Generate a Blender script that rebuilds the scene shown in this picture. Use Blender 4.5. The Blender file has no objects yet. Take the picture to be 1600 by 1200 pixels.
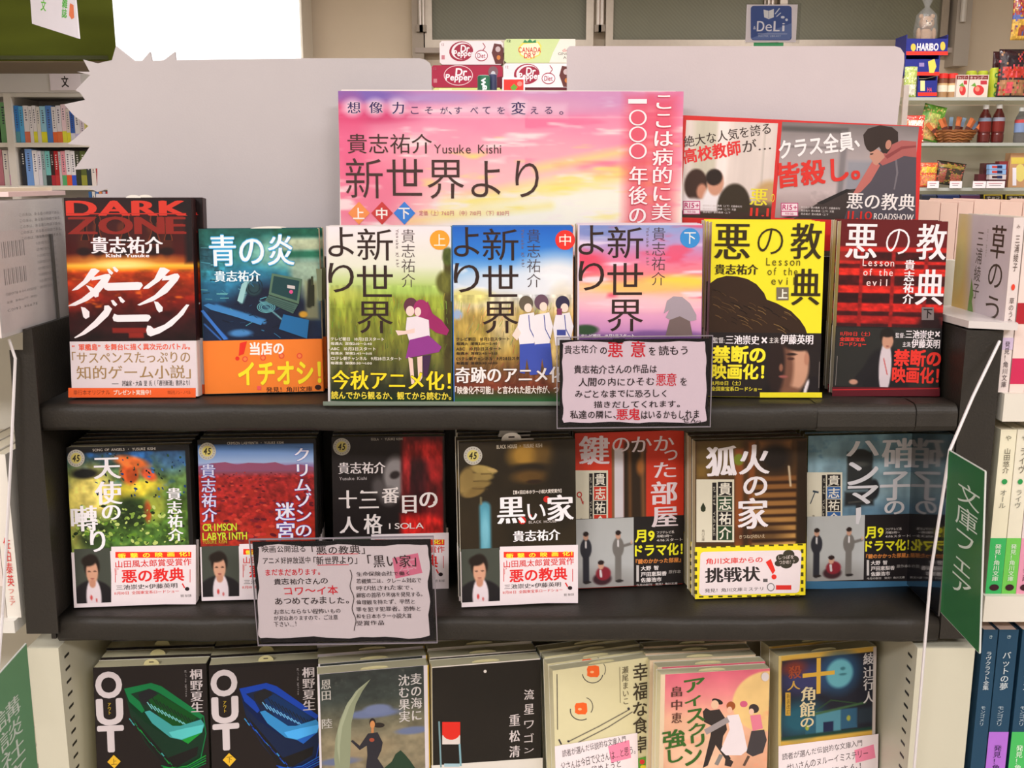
import bpy, math, random
import numpy as np
from mathutils import Vector, Matrix
from mathutils.geometry import tessellate_polygon

# ---------------------------------------------------------------- camera
SC = bpy.context.scene
COL = SC.collection
F = 1600.0
PITCH = math.atan(0.2)
cp, sp = math.cos(PITCH), math.sin(PITCH)
EYE = Vector((0, 0, 1.45))
cam = bpy.data.cameras.new('camera'); cam.sensor_width = 36; cam.lens = 36 * F / 1600
cam.clip_start = 0.02; cam.clip_end = 50
cam_o = bpy.data.objects.new('camera', cam); COL.objects.link(cam_o)
cam_o.location = EYE; cam_o.rotation_euler = (math.pi / 2 - PITCH, 0, 0)
SC.camera = cam_o
# ---------------------------------------------------------------- world, lamps, exposure
w = bpy.data.worlds.new('world'); SC.world = w; w.use_nodes = True
w.node_tree.nodes['Background'].inputs[0].default_value = (0.9, 0.93, 1, 1)
w.node_tree.nodes['Background'].inputs[1].default_value = 0.3
SC.view_settings.view_transform = 'Standard'; SC.view_settings.look = 'None'
SC.view_settings.gamma = 1; SC.view_settings.use_curve_mapping = False
SC.view_settings.exposure = 0.0
def ceiling_lamp(x, y, sx, sy, power, col=(1, 0.962, 0.968)):
    l = bpy.data.lights.new('ceiling_lamp', 'AREA'); l.shape = 'RECTANGLE'; l.size = sx; l.size_y = sy
    l.energy = power; l.color = col
    o = bpy.data.objects.new('ceiling_lamp', l); COL.objects.link(o); o.location = (x, y, 2.78)
    return o
for x in (-1.3, 1.3):
    ceiling_lamp(x, -1.7, 1.2, 0.5, 67)
    ceiling_lamp(x, 0.0, 1.2, 0.5, 14)
for x in (-2.0, 0, 2.0):
    ceiling_lamp(x, 2.6, 1.2, 0.3, 30)
    ceiling_lamp(x, 4.6, 1.2, 0.3, 36)

# ---------------------------------------------------------------- helpers
def s2l(c):
    c = np.clip(np.asarray(c, dtype=float) / 255.0, 0, 1)
    return np.where(c <= 0.04045, c / 12.92, ((c + 0.055) / 1.055) ** 2.4)
def ray(px, py):
    u = (px - 800) / F; v = (600 - py) / F
    return Vector((u, cp + v * sp, -sp + v * cp))
def P(px, py, Y):
    d = ray(px, py); return EYE + d * (Y / d.y)
def Y_on(px, py, z):                       # depth at which this line of sight meets height z
    d = ray(px, py); return d.y * (z - EYE.z) / d.z

MATS = {}
def mat(name, rough=0.5, noise=0.06, nscale=60, bump=0.0, bscale=200, coat=0.0, metal=0.0, spec=0.5,
        alpha=None, wave=None, emit=0.0, ior=1.45):
    if name in MATS: return MATS[name]
    m = bpy.data.materials.new(name); m.use_nodes = True
    nt = m.node_tree; N = nt.nodes; L = nt.links
    b = N['Principled BSDF']; out = N['Material Output']
    at = N.new('ShaderNodeAttribute'); at.attribute_name = 'Col'
    tc = N.new('ShaderNodeTexCoord')
    nz = N.new('ShaderNodeTexNoise'); nz.inputs['Scale'].default_value = nscale; nz.inputs['Detail'].default_value = 3
    L.new(tc.outputs['Object'], nz.inputs['Vector'])
    mr = N.new('ShaderNodeMapRange'); mr.inputs[3].default_value = 1 - noise; mr.inputs[4].default_value = 1 + noise
    L.new(nz.outputs['Fac'], mr.inputs[0])
    mx = N.new('ShaderNodeVectorMath'); mx.operation = 'MULTIPLY'
    L.new(at.outputs['Color'], mx.inputs[0]); L.new(mr.outputs[0], mx.inputs[1])
    src = mx.outputs[0]
    if wave:
        wv = N.new('ShaderNodeTexWave'); wv.bands_direction = wave[0]; wv.inputs['Scale'].default_value = wave[1]
        wv.inputs['Distortion'].default_value = wave[3] if len(wave) > 3 else 1.5
        L.new(tc.outputs['Object'], wv.inputs['Vector'])
        m2 = N.new('ShaderNodeMapRange'); m2.inputs[3].default_value = 1 - wave[2]; m2.inputs[4].default_value = 1
        L.new(wv.outputs['Fac'], m2.inputs[0])
        m3 = N.new('ShaderNodeVectorMath'); m3.operation = 'MULTIPLY'
        L.new(src, m3.inputs[0]); L.new(m2.outputs[0], m3.inputs[1]); src = m3.outputs[0]
    L.new(src, b.inputs['Base Color'])
    b.inputs['Roughness'].default_value = rough; b.inputs['Metallic'].default_value = metal
    b.inputs['Specular IOR Level'].default_value = spec
    b.inputs['Coat Weight'].default_value = coat; b.inputs['Coat Roughness'].default_value = 0.12
    if emit:
        L.new(src, b.inputs['Emission Color']); b.inputs['Emission Strength'].default_value = emit
    if bump:
        bn = N.new('ShaderNodeTexNoise'); bn.inputs['Scale'].default_value = bscale; bn.inputs['Detail'].default_value = 2
        L.new(tc.outputs['Object'], bn.inputs['Vector'])
        bp = N.new('ShaderNodeBump'); bp.inputs['Strength'].default_value = bump; bp.inputs['Distance'].default_value = 0.002
        L.new(bn.outputs['Fac'], bp.inputs['Height']); L.new(bp.outputs[0], b.inputs['Normal'])
    if alpha is not None:                  # clear plastic / glass sheet: transparent film with a glossy coat
        tr = N.new('ShaderNodeBsdfTransparent'); mixs = N.new('ShaderNodeMixShader')
        L.new(src, tr.inputs['Color'])
        mixs.inputs[0].default_value = alpha
        L.new(tr.outputs[0], mixs.inputs[1]); L.new(b.outputs[0], mixs.inputs[2])
        L.new(mixs.outputs[0], out.inputs['Surface'])
    MATS[name] = m
    return m
M_PRINT = mat('printed_paper', 0.4, 0.03, 90, 0.03, 40, spec=0.2)
M_GLOSS = mat('glossy_print', 0.25, 0.03, 60, 0.02, 30, spec=0.4)
M_CARD = mat('matte_card', 0.75, 0.03, 20, 0.05, 500, spec=0.2)
M_PAGES = mat('page_edges', 0.85, 0.05, 40, 0.1, 900, spec=0.1, wave=('Z', 320, 0.22))
M_BLACK = mat('black_wrap', 0.5, 0.16, 26, 0.18, 420, spec=0.35)
M_MIRROR = mat('polished_black_panel', 0.06, 0.05, 10, spec=1.0, coat=1.0)
M_STEEL = mat('painted_steel', 0.45, 0.03, 12, 0.03, 300, spec=0.4)
M_METAL = mat('brushed_metal', 0.35, 0.08, 40, 0.05, 200, metal=0.7)
M_PLASTIC = mat('moulded_plastic', 0.3, 0.04, 50, spec=0.5)
M_FOIL = mat('crinkled_foil', 0.22, 0.06, 30, 0.8, 60, spec=0.7)
M_SLEEVE = mat('clear_sleeve', 0.1, 0.0, 30, alpha=0.03, spec=0.6)
M_FILM = mat('clear_film', 0.15, 0.05, 30, 0.8, 40, alpha=0.12, spec=0.8)
M_GREENFILM = mat('tinted_film', 0.18, 0.05, 30, alpha=0.42, spec=0.5)
M_GLASS = mat('glass_shelf', 0.08, 0.02, 10, alpha=0.14, spec=0.8)
M_WIREGLASS = mat('wired_frosted_glass', 0.45, 0.06, 8, 0.6, 60, wave=('DIAGONAL', 26, 0.12, 0.5))
M_WALL = mat('plaster', 0.9, 0.05, 3, 0.1, 90, spec=0.15)
M_FLOOR = mat('vinyl_floor', 0.35, 0.08, 4, spec=0.4)
M_WICKER = mat('wicker', 0.7, 0.25, 40, 0.6, 60, wave=('Z', 40, 0.5, 4))
M_PLUSH = mat('plush', 0.95, 0.2, 90, 1.0, 160, spec=0.05)
M_LIT = mat('lit_panel', 0.4, 0.01, 3, emit=1.3)

_b = [n for n in M_SLEEVE.node_tree.nodes if n.type == 'BSDF_PRINCIPLED'][0]
M_SLEEVE.node_tree.links.remove(_b.inputs['Base Color'].links[0]); _b.inputs['Base Color'].default_value = (.02, .02, .02, 1)
def lin(c, g=1.0):
    return tuple(float(x) for x in np.minimum(s2l(c) * g, 0.93))

class MB:
    """collects faces with a colour each and links them as ONE mesh"""
    def __init__(s, g=1.0): s.v = []; s.f = []; s.c = []; s.g = g
    def face(s, pts, col):
        n = len(s.v); s.v += [tuple(p) for p in pts]; s.f.append(tuple(range(n, n + len(pts)))); s.c.append(lin(col, s.g))
    def add(s, vs, fs, col):
        n = len(s.v); s.v += [tuple(p) for p in vs]; c = lin(col, s.g)
        for f in fs: s.f.append(tuple(i + n for i in f)); s.c.append(c)
    def box(s, x0, y0, z0, x1, y1, z1, col, front=None):
        v = [(x, y, z) for z in (z0, z1) for y in (y0, y1) for x in (x0, x1)]
        s.add(v, [(0, 2, 3, 1), (4, 5, 7, 6), (0, 1, 5, 4), (2, 6, 7, 3), (0, 4, 6, 2), (1, 3, 7, 5)], col)
        return s
    def prism(s, poly, z0, z1, col, side=None):          # polygon in xy, extruded in z (z1 is the front)
        a = sum(poly[i][0] * poly[(i + 1) % len(poly)][1] - poly[(i + 1) % len(poly)][0] * poly[i][1] for i in range(len(poly)))
        if a < 0: poly = poly[::-1]
        n = len(poly); base = len(s.v)
        s.v += [(p[0], p[1], z0) for p in poly] + [(p[0], p[1], z1) for p in poly]
        for t in tessellate_polygon([[Vector((p[0], p[1], 0)) for p in poly]]):
            A, B, C = (Vector(poly[i]) for i in t)
            if (B - A).cross(C - A) < 0: t = t[::-1]
            s.f.append(tuple(base + n + i for i in t)); s.c.append(lin(col, s.g))
            s.f.append(tuple(base + i for i in t[::-1])); s.c.append(lin(side or col, s.g))
        for i in range(n):
            j = (i + 1) % n
            s.f.append((base + i, base + j, base + n + j, base + n + i)); s.c.append(lin(side or col, s.g))
        return s
    def lathe(s, prof, n=20, cx=0, cy=0, sx=1, sy=1):           # prof: (r, z, colour)
        for k in range(len(prof) - 1):
            r0, z0, c = prof[k]; r1, z1, _ = prof[k + 1]
            for i in range(n):
                a, b = 2 * math.pi * i / n, 2 * math.pi * (i + 1) / n
                s.face([(cx + r0 * sx * math.cos(a), cy + r0 * sy * math.sin(a), z0), (cx + r0 * sx * math.cos(b), cy + r0 * sy * math.sin(b), z0),
                        (cx + r1 * sx * math.cos(b), cy + r1 * sy * math.sin(b), z1), (cx + r1 * sx * math.cos(a), cy + r1 * sy * math.sin(a), z1)], c)
        return s
    def tube(s, pts, r, col, n=8):
        pts = [Vector(p) for p in pts]; rings = []
        for i, p in enumerate(pts):
            d = (pts[min(i + 1, len(pts) - 1)] - pts[max(i - 1, 0)]).normalized()
            u = d.orthogonal().normalized(); q = d.cross(u)
            rings.append([p + (u * math.cos(2 * math.pi * k / n) + q * math.sin(2 * math.pi * k / n)) * r for k in range(n)])
        vs = [v for R in rings for v in R]; fs = []
        for i in range(len(pts) - 1):
            for k in range(n):
                fs.append((i * n + k, i * n + (k + 1) % n, (i + 1) * n + (k + 1) % n, (i + 1) * n + k))
        fs.append(tuple(range(n))[::-1]); fs.append(tuple((len(pts) - 1) * n + k for k in range(n)))
        s.add(vs, fs, col); return s
    def blob(s, c, r, col, n=12, k=8, wob=0.0, seed=1):
        R = random.Random(seed); vs = []; fs = []
        for i in range(k + 1):
            t = math.pi * i / k
            for j in range(n):
                a = 2 * math.pi * j / n; q = 1 + wob * (R.random() - .5)
                vs.append((c[0] + r[0] * math.sin(t) * math.cos(a) * q, c[1] + r[1] * math.sin(t) * math.sin(a) * q, c[2] + r[2] * math.cos(t)))
        for i in range(k):
            for j in range(n): fs.append((i * n + j, (i + 1) * n + j, (i + 1) * n + (j + 1) % n, i * n + (j + 1) % n))
        s.add(vs, fs, col); return s
    def build(s, name, m, parent=None, smooth=False, world=None):
        me = bpy.data.meshes.new(name); me.from_pydata(s.v, [], s.f); me.materials.append(m)
        at = me.color_attributes.new('Col', 'FLOAT_COLOR', 'CORNER')
        cc = np.ones((len(me.loops), 4), dtype=np.float32)
        cc[:, :3] = np.repeat(np.array(s.c, dtype=np.float32), [len(f) for f in s.f], axis=0)
        at.data.foreach_set('color', cc.ravel())
        if smooth: me.polygons.foreach_set('use_smooth', np.ones(len(s.f), dtype=bool))
        me.update()
        o = bpy.data.objects.new(name, me); COL.objects.link(o)
        if parent: o.parent = parent
        elif world is not None: o.matrix_world = world
        return o

def tag(o, label=None, cat=None, group=None, kind=None):
    if label: o['label'] = label
    if cat: o['category'] = cat
    if group: o['group'] = group
    if kind: o['kind'] = kind
    return o
def empty(name, M=None, loc=None, label=None, cat=None, group=None):
    o = bpy.data.objects.new(name, None); o.empty_display_size = 0.02; COL.objects.link(o)
    if M is not None: o.matrix_world = M
    if loc is not None: o.location = loc
    return tag(o, label, cat, group)

class Fr:
    """a flat rectangle in the room (a book cover, card, poster): origin bottom left, x right, y up, z out"""
    def __init__(s, tl, tr, br, bl, Y=None, z=None, lean=6.0, yaw=0.0, zfix=None, g=1.0, p0=None):
        s.g = g
        mb = ((bl[0] + br[0]) / 2, (bl[1] + br[1]) / 2)
        if Y is None and p0 is None: Y = Y_on(mb[0], mb[1], z)
        le, ya = math.radians(lean), math.radians(yaw)
        s.N = Matrix.Rotation(ya, 3, 'Z') @ Vector((0, -math.cos(le), math.sin(le)))
        s.p0 = p0 or P(mb[0], mb[1], Y)
        A, B, C, D = s.hit(*tl), s.hit(*tr), s.hit(*br), s.hit(*bl)
        s.X = ((B - A) + (C - D)).normalized(); s.Yv = s.N.cross(s.X)
        s.w = ((B - A).dot(s.X) + (C - D).dot(s.X)) / 2
        s.h = ((A - D).dot(s.Yv) + (B - C).dot(s.Yv)) / 2
        s.O = (A + B + C + D) / 4 - s.X * s.w / 2 - s.Yv * s.h / 2
        lo = min(s.O.z, (s.O + s.X * s.w).z)
        if zfix is not None:
            k = (lo - zfix) / s.Yv.z; s.O = s.O - s.Yv * k; s.h += k
        s.M = Matrix(((s.X.x, s.Yv.x, s.N.x, s.O.x), (s.X.y, s.Yv.y, s.N.y, s.O.y), (s.X.z, s.Yv.z, s.N.z, s.O.z), (0, 0, 0, 1)))
    def hit(s, px, py):
        d = ray(px, py); return EYE + d * ((s.p0 - EYE).dot(s.N) / d.dot(s.N))
    def loc(s, px, py):
        q = s.hit(px, py) - s.O; return (q.dot(s.X), q.dot(s.Yv))

def flat(x0, y0, x1, y1, Y, lean=0.0, g=1.0):
    return Fr((x0, y0), (x1, y0), (x1, y1), (x0, y1), Y=Y, lean=lean, g=g)

GL = {}
def glyph(ch, off):
    k = (ch, off)
    if k not in GL:
        c = bpy.data.curves.new('glyph', 'FONT'); c.body = ch; c.resolution_u = 4; c.offset = off
        o = bpy.data.objects.new('glyph', c); m = o.to_mesh()
        n = len(m.vertices); v = np.zeros(n * 3, dtype=np.float32); m.vertices.foreach_get('co', v)
        v = v.reshape(-1, 3)[:, :2].astype(float)
        f = [tuple(p.vertices) for p in m.polygons]
        o.to_mesh_clear(); bpy.data.objects.remove(o); bpy.data.curves.remove(c)
        GL[k] = (v, f)
    return GL[k]
ROT = set('ー～…()「」『』―-!')

class Print:
    """ink on a flat thing: polygons, lines and lettering, given where they stand on it"""
    def __init__(s, fr, z0=1.0e-4, g=None):
        s.fr = fr; s.z = z0; s.dz = 6e-6; s.V = []; s.Fc = []; s.C = []; s.n = 0; s.g = fr.g if g is None else g
    def _put(s, v, f, col):
        s.z += s.dz
        s.V.append(np.column_stack([v, np.full(len(v), s.z)])); c = lin(col, s.g)
        for q in f: s.Fc.append(tuple(i + s.n for i in q)); s.C.append(c)
        s.n += len(v)
    def poly(s, pts, col):
        p = [s.fr.loc(*q) for q in pts]
        t = tessellate_polygon([[Vector((a, b, 0)) for a, b in p]]); out = []
        for q in t:
            A, B, C = (Vector(p[i]) for i in q)
            out.append(tuple(q) if (B - A).cross(C - A) > 0 else tuple(q[::-1]))
        s._put(np.array(p), out, col); return s
    def rect(s, x0, y0, x1, y1, col, y0r=None, y1r=None):
        return s.poly([(x0, y0), (x1, y0 if y0r is None else y0r), (x1, y1 if y1r is None else y1r), (x0, y1)], col)
    def ell(s, cx, cy, rx, ry, col, rot=0, n=22, a0=0, a1=360):
        r = math.radians(rot); pts = []
        for i in range(n):
            a = math.radians(a0 + (a1 - a0) * i / (n if a1 - a0 >= 360 else n - 1)); x, y = rx * math.cos(a), ry * math.sin(a)
            pts.append((cx + x * math.cos(r) - y * math.sin(r), cy + x * math.sin(r) + y * math.cos(r)))
        return s.poly(pts, col)
    def line(s, pts, wd, col):
        for (a, b), (c, d) in zip(pts[:-1], pts[1:]):
            L = math.hypot(c - a, d - b) or 1; nx, ny = -(d - b) / L * wd / 2, (c - a) / L * wd / 2
            s.poly([(a + nx, b + ny), (c + nx, d + ny), (c - nx, d - ny), (a - nx, b - ny)], col)
        return s
    def text(s, t, x0, y0, x1, y1, col, v=False, b=0.0, m=False, o=None, jit=0, rot=0, sl=0, mono=False, seed=3):
        R = random.Random(seed + len(t)); cells = []; pen = 0.0; b = b if b < .02 else .02 + (b - .02) * .45
        if o: o = (o[0], min(o[1], .035))
        for ch in t:
            cjk = ord(ch) > 0x2000
            if ch in ' 　': pen += 0.5 if ch == ' ' else 1.0; continue
            gv, _ = glyph(ch, 0.0)
            if not len(gv): continue
            j = [(R.random() - .5) * jit for _ in range(5)]
            if v:
                if not cjk: off = (0.5 - (gv[:, 0].min() + gv[:, 0].max()) / 2, 0)
                else: off = (0, 0)
                cells.append((ch, off[0], -pen, ch in ROT or (v == 2), j, cjk)); pen += 1.0 if cjk or v == 1 else .6
            else:
                if mono: off = .3 - (gv[:, 0].min() + gv[:, 0].max()) / 2
                else: off = 0 if cjk else -gv[:, 0].min() + .03
                cells.append((ch, pen + off, 0, False, j, cjk)); pen += 1.0 if cjk else .62 if mono else float(gv[:, 0].max() - gv[:, 0].min()) + (.17 if ch.isdigit() else .11)
        def place(off, dxs):
            out = []
            for ch, dx, dy, rt, j, cjk in cells:
                gv, gf = glyph(ch, off)
                for d in dxs:
                    q = gv.copy(); q[:, 0] += d
                    if rt:
                        c0 = q - np.array([.5, .38]); q = np.column_stack([c0[:, 1], -c0[:, 0]]) + np.array([.5, .38])
                    if jit:
                        c0 = (q - np.array([.5, .38])) * (1 + j[0]); a = j[1] * .5
                        q = np.column_stack([c0[:, 0] * math.cos(a) - c0[:, 1] * math.sin(a) + c0[:, 1] * j[4] * .5, c0[:, 0] * math.sin(a) + c0[:, 1] * math.cos(a)]) + np.array([.5 + j[2] * .4, .38 + j[3] * .5])
                    if sl: q[:, 0] += (q[:, 1] - .38) * sl
                    q = q + np.array([dx, dy]); out.append((q, gf))
            return out
        if not cells: return s
        base = place(0.0, (0,))
        A = np.vstack([q for q, _ in base]); mn, mx = A.min(0), A.max(0); ctr = (mn + mx) / 2
        X0, Y0 = s.fr.loc(x0, (y0 + y1) / 2)[0], s.fr.loc((x0 + x1) / 2, y1)[1]
        X1, Y1 = s.fr.loc(x1, (y0 + y1) / 2)[0], s.fr.loc((x0 + x1) / 2, y0)[1]
        sc = np.array([(X1 - X0) / max(mx[0] - mn[0], .05), (Y1 - Y0) / max(mx[1] - mn[1], .05)]); cc = np.array([(X0 + X1) / 2, (Y0 + Y1) / 2])
        r = math.radians(rot); Rm = np.array([[math.cos(r), -math.sin(r)], [math.sin(r), math.cos(r)]])
        def emit(items, c):
            vs = []; fs = []; n = 0
            for q, gf in items:
                vs.append(q); fs += [tuple(i + n for i in f) for f in gf]; n += len(q)
            V = (np.vstack(vs) - ctr) * sc; V = V @ Rm.T + cc
            s.z += 2e-6; s._put(V, fs, c)
        def shifted(ds, c):                      # a heavier weight: the same strokes printed again a hair aside
            for dx, dy in ds: emit([(q + np.array([dx, dy]), f) for q, f in base], c)
        if o: shifted([(o[1] * math.cos(k * math.pi / 3), o[1] * math.sin(k * math.pi / 3)) for k in range(6)], o[0])
        if m: shifted([(-.018 - max(b, 0) * .8, 0), (.018 + max(b, 0) * .8, 0)] + ([(0, b * .5)] if b > .01 else []), col)
        elif b > .02 and len(cells) <= 8 and max(len(glyph(c[0], 0.0)[0]) for c in cells) < 90: shifted([(b * math.cos(k * math.pi / 5), b * math.sin(k * math.pi / 5)) for k in range(10)] + [(0, 0)], col)
        elif b > .004: shifted([(b, b * .8), (-b, b * .8), (b, -b * .8), (-b, -b * .8)] if b > .011 else [(b, 0), (-b, 0)], col)
        elif b < 0 and max(len(glyph(c[0], 0.0)[0]) for c in cells) < 130: emit(place(b, (0,)), col)
        else: emit(base, col)
        return s
    def build(s, name, parent=None, m=None, M=None):
        me = bpy.data.meshes.new(name); me.from_pydata(np.vstack(s.V).tolist(), [], s.Fc); me.materials.append(m or M_PRINT)
        at = me.color_attributes.new('Col', 'FLOAT_COLOR', 'CORNER')
        cc = np.ones((len(me.loops), 4), dtype=np.float32)
        cc[:, :3] = np.repeat(np.array(s.C, dtype=np.float32), [len(f) for f in s.Fc], axis=0)
        at.data.foreach_set('color', cc.ravel()); me.update()
        o = bpy.data.objects.new(name, me); COL.objects.link(o)
        if parent: o.parent = parent
        return o

def vnoise(X, Y, sx, sy, seed, octv=3):
    R = np.random.RandomState(seed); out = np.zeros_like(X, dtype=float); amp = 1.0; tot = 0
    for k in range(octv):
        x = (X - X.min()) / (sx / 2 ** k); y = (Y - Y.min()) / (sy / 2 ** k)
        G = R.rand(int(y.max()) + 3, int(x.max()) + 3)
        xi, yi = x.astype(int), y.astype(int); fx, fy = x - xi, y - yi
        fx = fx * fx * (3 - 2 * fx); fy = fy * fy * (3 - 2 * fy)
        out += amp * (G[yi, xi] * (1 - fx) * (1 - fy) + G[yi, xi + 1] * fx * (1 - fy) + G[yi + 1, xi] * (1 - fx) * fy + G[yi + 1, xi + 1] * fx * fy)
        tot += amp; amp *= .55
    return out / tot
class Art:
    """a printed picture: colour laid on the points of a fine grid"""
    def __init__(s, fr, x0, y0, x1, y1, cell=2.0, z=5e-5, y0r=None, y1r=None):
        s.fr, s.z = fr, z; nx, ny = max(3, int((x1 - x0) / cell)), max(3, int((y1 - y0) / cell))
        s.X, s.Y = np.meshgrid(np.linspace(x0, x1, nx), np.linspace(y0, y1, ny)); s.im = np.zeros(s.X.shape + (3,))
        s.b = (x0, y0, x1, y1)
    def mix(s, a, col): s.im = s.im * (1 - a[..., None]) + np.array(col, dtype=float) * a[..., None]; return s
    def fill(s, c): s.im[:] = c; return s
    def grad(s, stops, ax='y', wob=0, seed=1, sx=60, sy=20):
        t = (s.Y if ax == 'y' else s.X).astype(float)
        if wob: t = t + (vnoise(s.X, s.Y, sx, sy, seed) - .5) * wob
        xs = [a for a, _ in stops]
        for k in range(3): s.im[..., k] = np.interp(t, xs, [c[k] for _, c in stops])
        return s
    def ell(s, cx, cy, rx, ry, col, soft=.3, rot=0, a=1.0):
        r = math.radians(rot); dx, dy = s.X - cx, s.Y - cy
        d = np.hypot((dx * math.cos(r) + dy * math.sin(r)) / rx, (-dx * math.sin(r) + dy * math.cos(r)) / ry)
        return s.mix(np.clip((1 + soft / 2 - d) / max(soft, 1e-3), 0, 1) * a, col)
    def box(s, x0, y0, x1, y1, col, soft=2.0, a=1.0):
        d = np.minimum(np.minimum(s.X - x0, x1 - s.X), np.minimum(s.Y - y0, y1 - s.Y))
        return s.mix(np.clip(d / soft + .5, 0, 1) * a, col)
    def line(s, x0, y0, x1, y1, wd, col, soft=1.5, a=1.0):
        L2 = (x1 - x0) ** 2 + (y1 - y0) ** 2; t = np.clip(((s.X - x0) * (x1 - x0) + (s.Y - y0) * (y1 - y0)) / L2, 0, 1)
        d = np.hypot(s.X - x0 - t * (x1 - x0), s.Y - y0 - t * (y1 - y0))
        return s.mix(np.clip((wd / 2 - d) / soft + .5, 0, 1) * a, col)
    def tex(s, sx, sy, amp, seed, box=None, octv=3, col=None, thr=.5):
        n = vnoise(s.X, s.Y, sx, sy, seed, octv); k = np.ones_like(n)
        if box is not None: k = ((s.X >= box[0]) & (s.X <= box[2]) & (s.Y >= box[1]) & (s.Y <= box[3])).astype(float)
        if col is None: s.im = s.im * (1 + ((n - .5) * 2 * amp * k))[..., None]
        else: s.mix(np.clip((n - thr) * 6, 0, 1) * amp * k, col)
        return s
    def build(s, name='cover_picture', parent=None, m=None):
        x0, y0, x1, y1 = s.b; fr = s.fr; xm, ym = (x0 + x1) / 2, (y0 + y1) / 2
        a, b = fr.loc(x0, ym)[0], fr.loc(x1, ym)[0]; c, d = fr.loc(xm, y1)[1], fr.loc(xm, y0)[1]
        e = 2e-4; a, c = max(a, e), max(c, e); b, d = min(b, fr.w - e), min(d, fr.h - e)
        ny, nx = s.X.shape
        gx, gy = np.meshgrid(np.linspace(a, b, nx), np.linspace(d, c, ny))
        V = np.column_stack([gx.ravel(), gy.ravel(), np.full(nx * ny, s.z)])
        i = np.arange(nx * ny).reshape(ny, nx)
        Q = np.stack([i[:-1, :-1], i[1:, :-1], i[1:, 1:], i[:-1, 1:]], -1).reshape(-1, 4)
        me = bpy.data.meshes.new(name); me.vertices.add(len(V)); me.vertices.foreach_set('co', V.ravel())
        me.loops.add(Q.size); me.loops.foreach_set('vertex_index', Q.ravel().astype(np.int32))
        me.polygons.add(len(Q)); me.polygons.foreach_set('loop_start', np.arange(0, Q.size, 4, dtype=np.int32))
        me.update(calc_edges=True); me.materials.append(m or M_PRINT)
        at = me.color_attributes.new('Col', 'FLOAT_COLOR', 'POINT')
        cc = np.ones((len(V), 4), dtype=np.float32); cc[:, :3] = np.minimum(s2l(s.im.reshape(-1, 3)) * fr.g, .93)
        at.data.foreach_set('color', cc.ravel())
        o = bpy.data.objects.new(name, me); COL.objects.link(o)
        if parent: o.parent = parent
        return o

def rrect(x0, y0, x1, y1, r, n=4):
    out = []
    for cx, cy, a in ((x1 - r, y1 - r, 0), (x0 + r, y1 - r, 90), (x0 + r, y0 + r, 180), (x1 - r, y0 + r, 270)):
        for k in range(n + 1):
            t = math.radians(a + 90 * k / n); out.append((cx + r * math.cos(t), cy + r * math.sin(t)))
    return out

# ---------------------------------------------------------------- room shell
HX0, HX1, HY0, HY1, HZ = -3.9, 3.9, -3.2, 6.6, 2.85
def struct(name, mb, m):
    o = mb.build(name, m); o['kind'] = 'structure'; return o
struct('floor', MB().box(HX0, HY0, -.1, HX1, HY1, 0, (176, 168, 156)), M_FLOOR)
struct('ceiling', MB().box(HX0, HY0, HZ, HX1, HY1, HZ + .1, (225, 222, 216)), M_WALL)
struct('wall_left', MB().box(HX0 - .1, HY0, 0, HX0, HY1, HZ, (214, 205, 192)), M_WALL)
struct('wall_right', MB().box(HX1, HY0, 0, HX1 + .1, HY1, HZ, (214, 205, 192)), M_WALL)
struct('wall_front', MB().box(HX0, HY0 - .1, 0, HX1, HY0, HZ, (214, 205, 192)), M_WALL)
struct('wall_back', MB().box(HX0, HY1, 0, HX1, HY1 + .1, HZ, (222, 204, 180)), M_WALL)

# windows in the back wall: metal frames, wired frosted panes, stay rods
def wbox(mb, x0, y0, x1, y1, Y, d, col, inset=0):        # a box whose front face covers these corners at depth Y
    a, b = P(x0, y1, Y), P(x1, y0, Y); mb.box(a.x, Y, a.z, b.x, Y + d, b.z, col); return mb
WY = 6.55
top = HZ - .02
panes = [(676, 915), (957, 1190), (1226, 1465)]
for k, (a, b) in enumerate(panes):
    A, B = P(a, 63, WY), P(b, 63, WY)
    fx0, fx1 = A.x - .045, B.x + .045; z0 = A.z - .05
    root = MB()
    for (x0, x1, za, zb) in ((fx0, A.x, z0, top), (B.x, fx1, z0, top), (A.x, B.x, z0, A.z), (A.x, B.x, top - .05, top)):
        root.box(x0, WY - .03, za, x1, WY + .05, zb, (168, 156, 142))
    o = root.build('window_%d' % (k + 1), M_METAL); o['kind'] = 'structure'
    g = MB().box(A.x, WY + .005, A.z, B.x, WY + .02, top - .05, (122, 120, 98)).build('pane', M_WIREGLASS, o)
    st = MB()
    for px in ((656, 661) if k == 0 else (a - 23, a - 17) if k == 1 else (a - 26, a - 20)):
        q = P(px, 42, WY - .05); st.tube([(q.x, WY - .05, q.z), (q.x, WY - .05, top)], .012, (212, 200, 190))
        st.box(q.x - .02, WY - .07, q.z - .03, q.x + .02, WY - .03, q.z + .01, (120, 108, 95))
    st.build('stay_rod', M_METAL, o)
tr = MB(); A, B = P(650, 76, WY), P(1495, 70, WY)
tr.box(A.x, WY - .05, A.z - .03, B.x, WY + .05, A.z + .0, (176, 160, 148))
struct('trim_1', tr, M_STEEL)
tr = MB(); A, B = P(1480, 105, WY), P(1503, 105, WY)
tr.box(A.x, WY - .08, A.z, B.x, WY + .05, top, (176, 164, 150))
tr.tube([(A.x + .03, WY - .1, A.z + .25), (A.x + .03, WY - .1, top)], .018, (205, 196, 184))
struct('trim_2', tr, M_STEEL)
tr = MB(); A = P(650, 60, WY); tr.box(A.x - .02, WY - .04, 0, A.x + .05, WY + .05, top, (170, 155, 138))
struct('trim_3', tr, M_STEEL)
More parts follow.
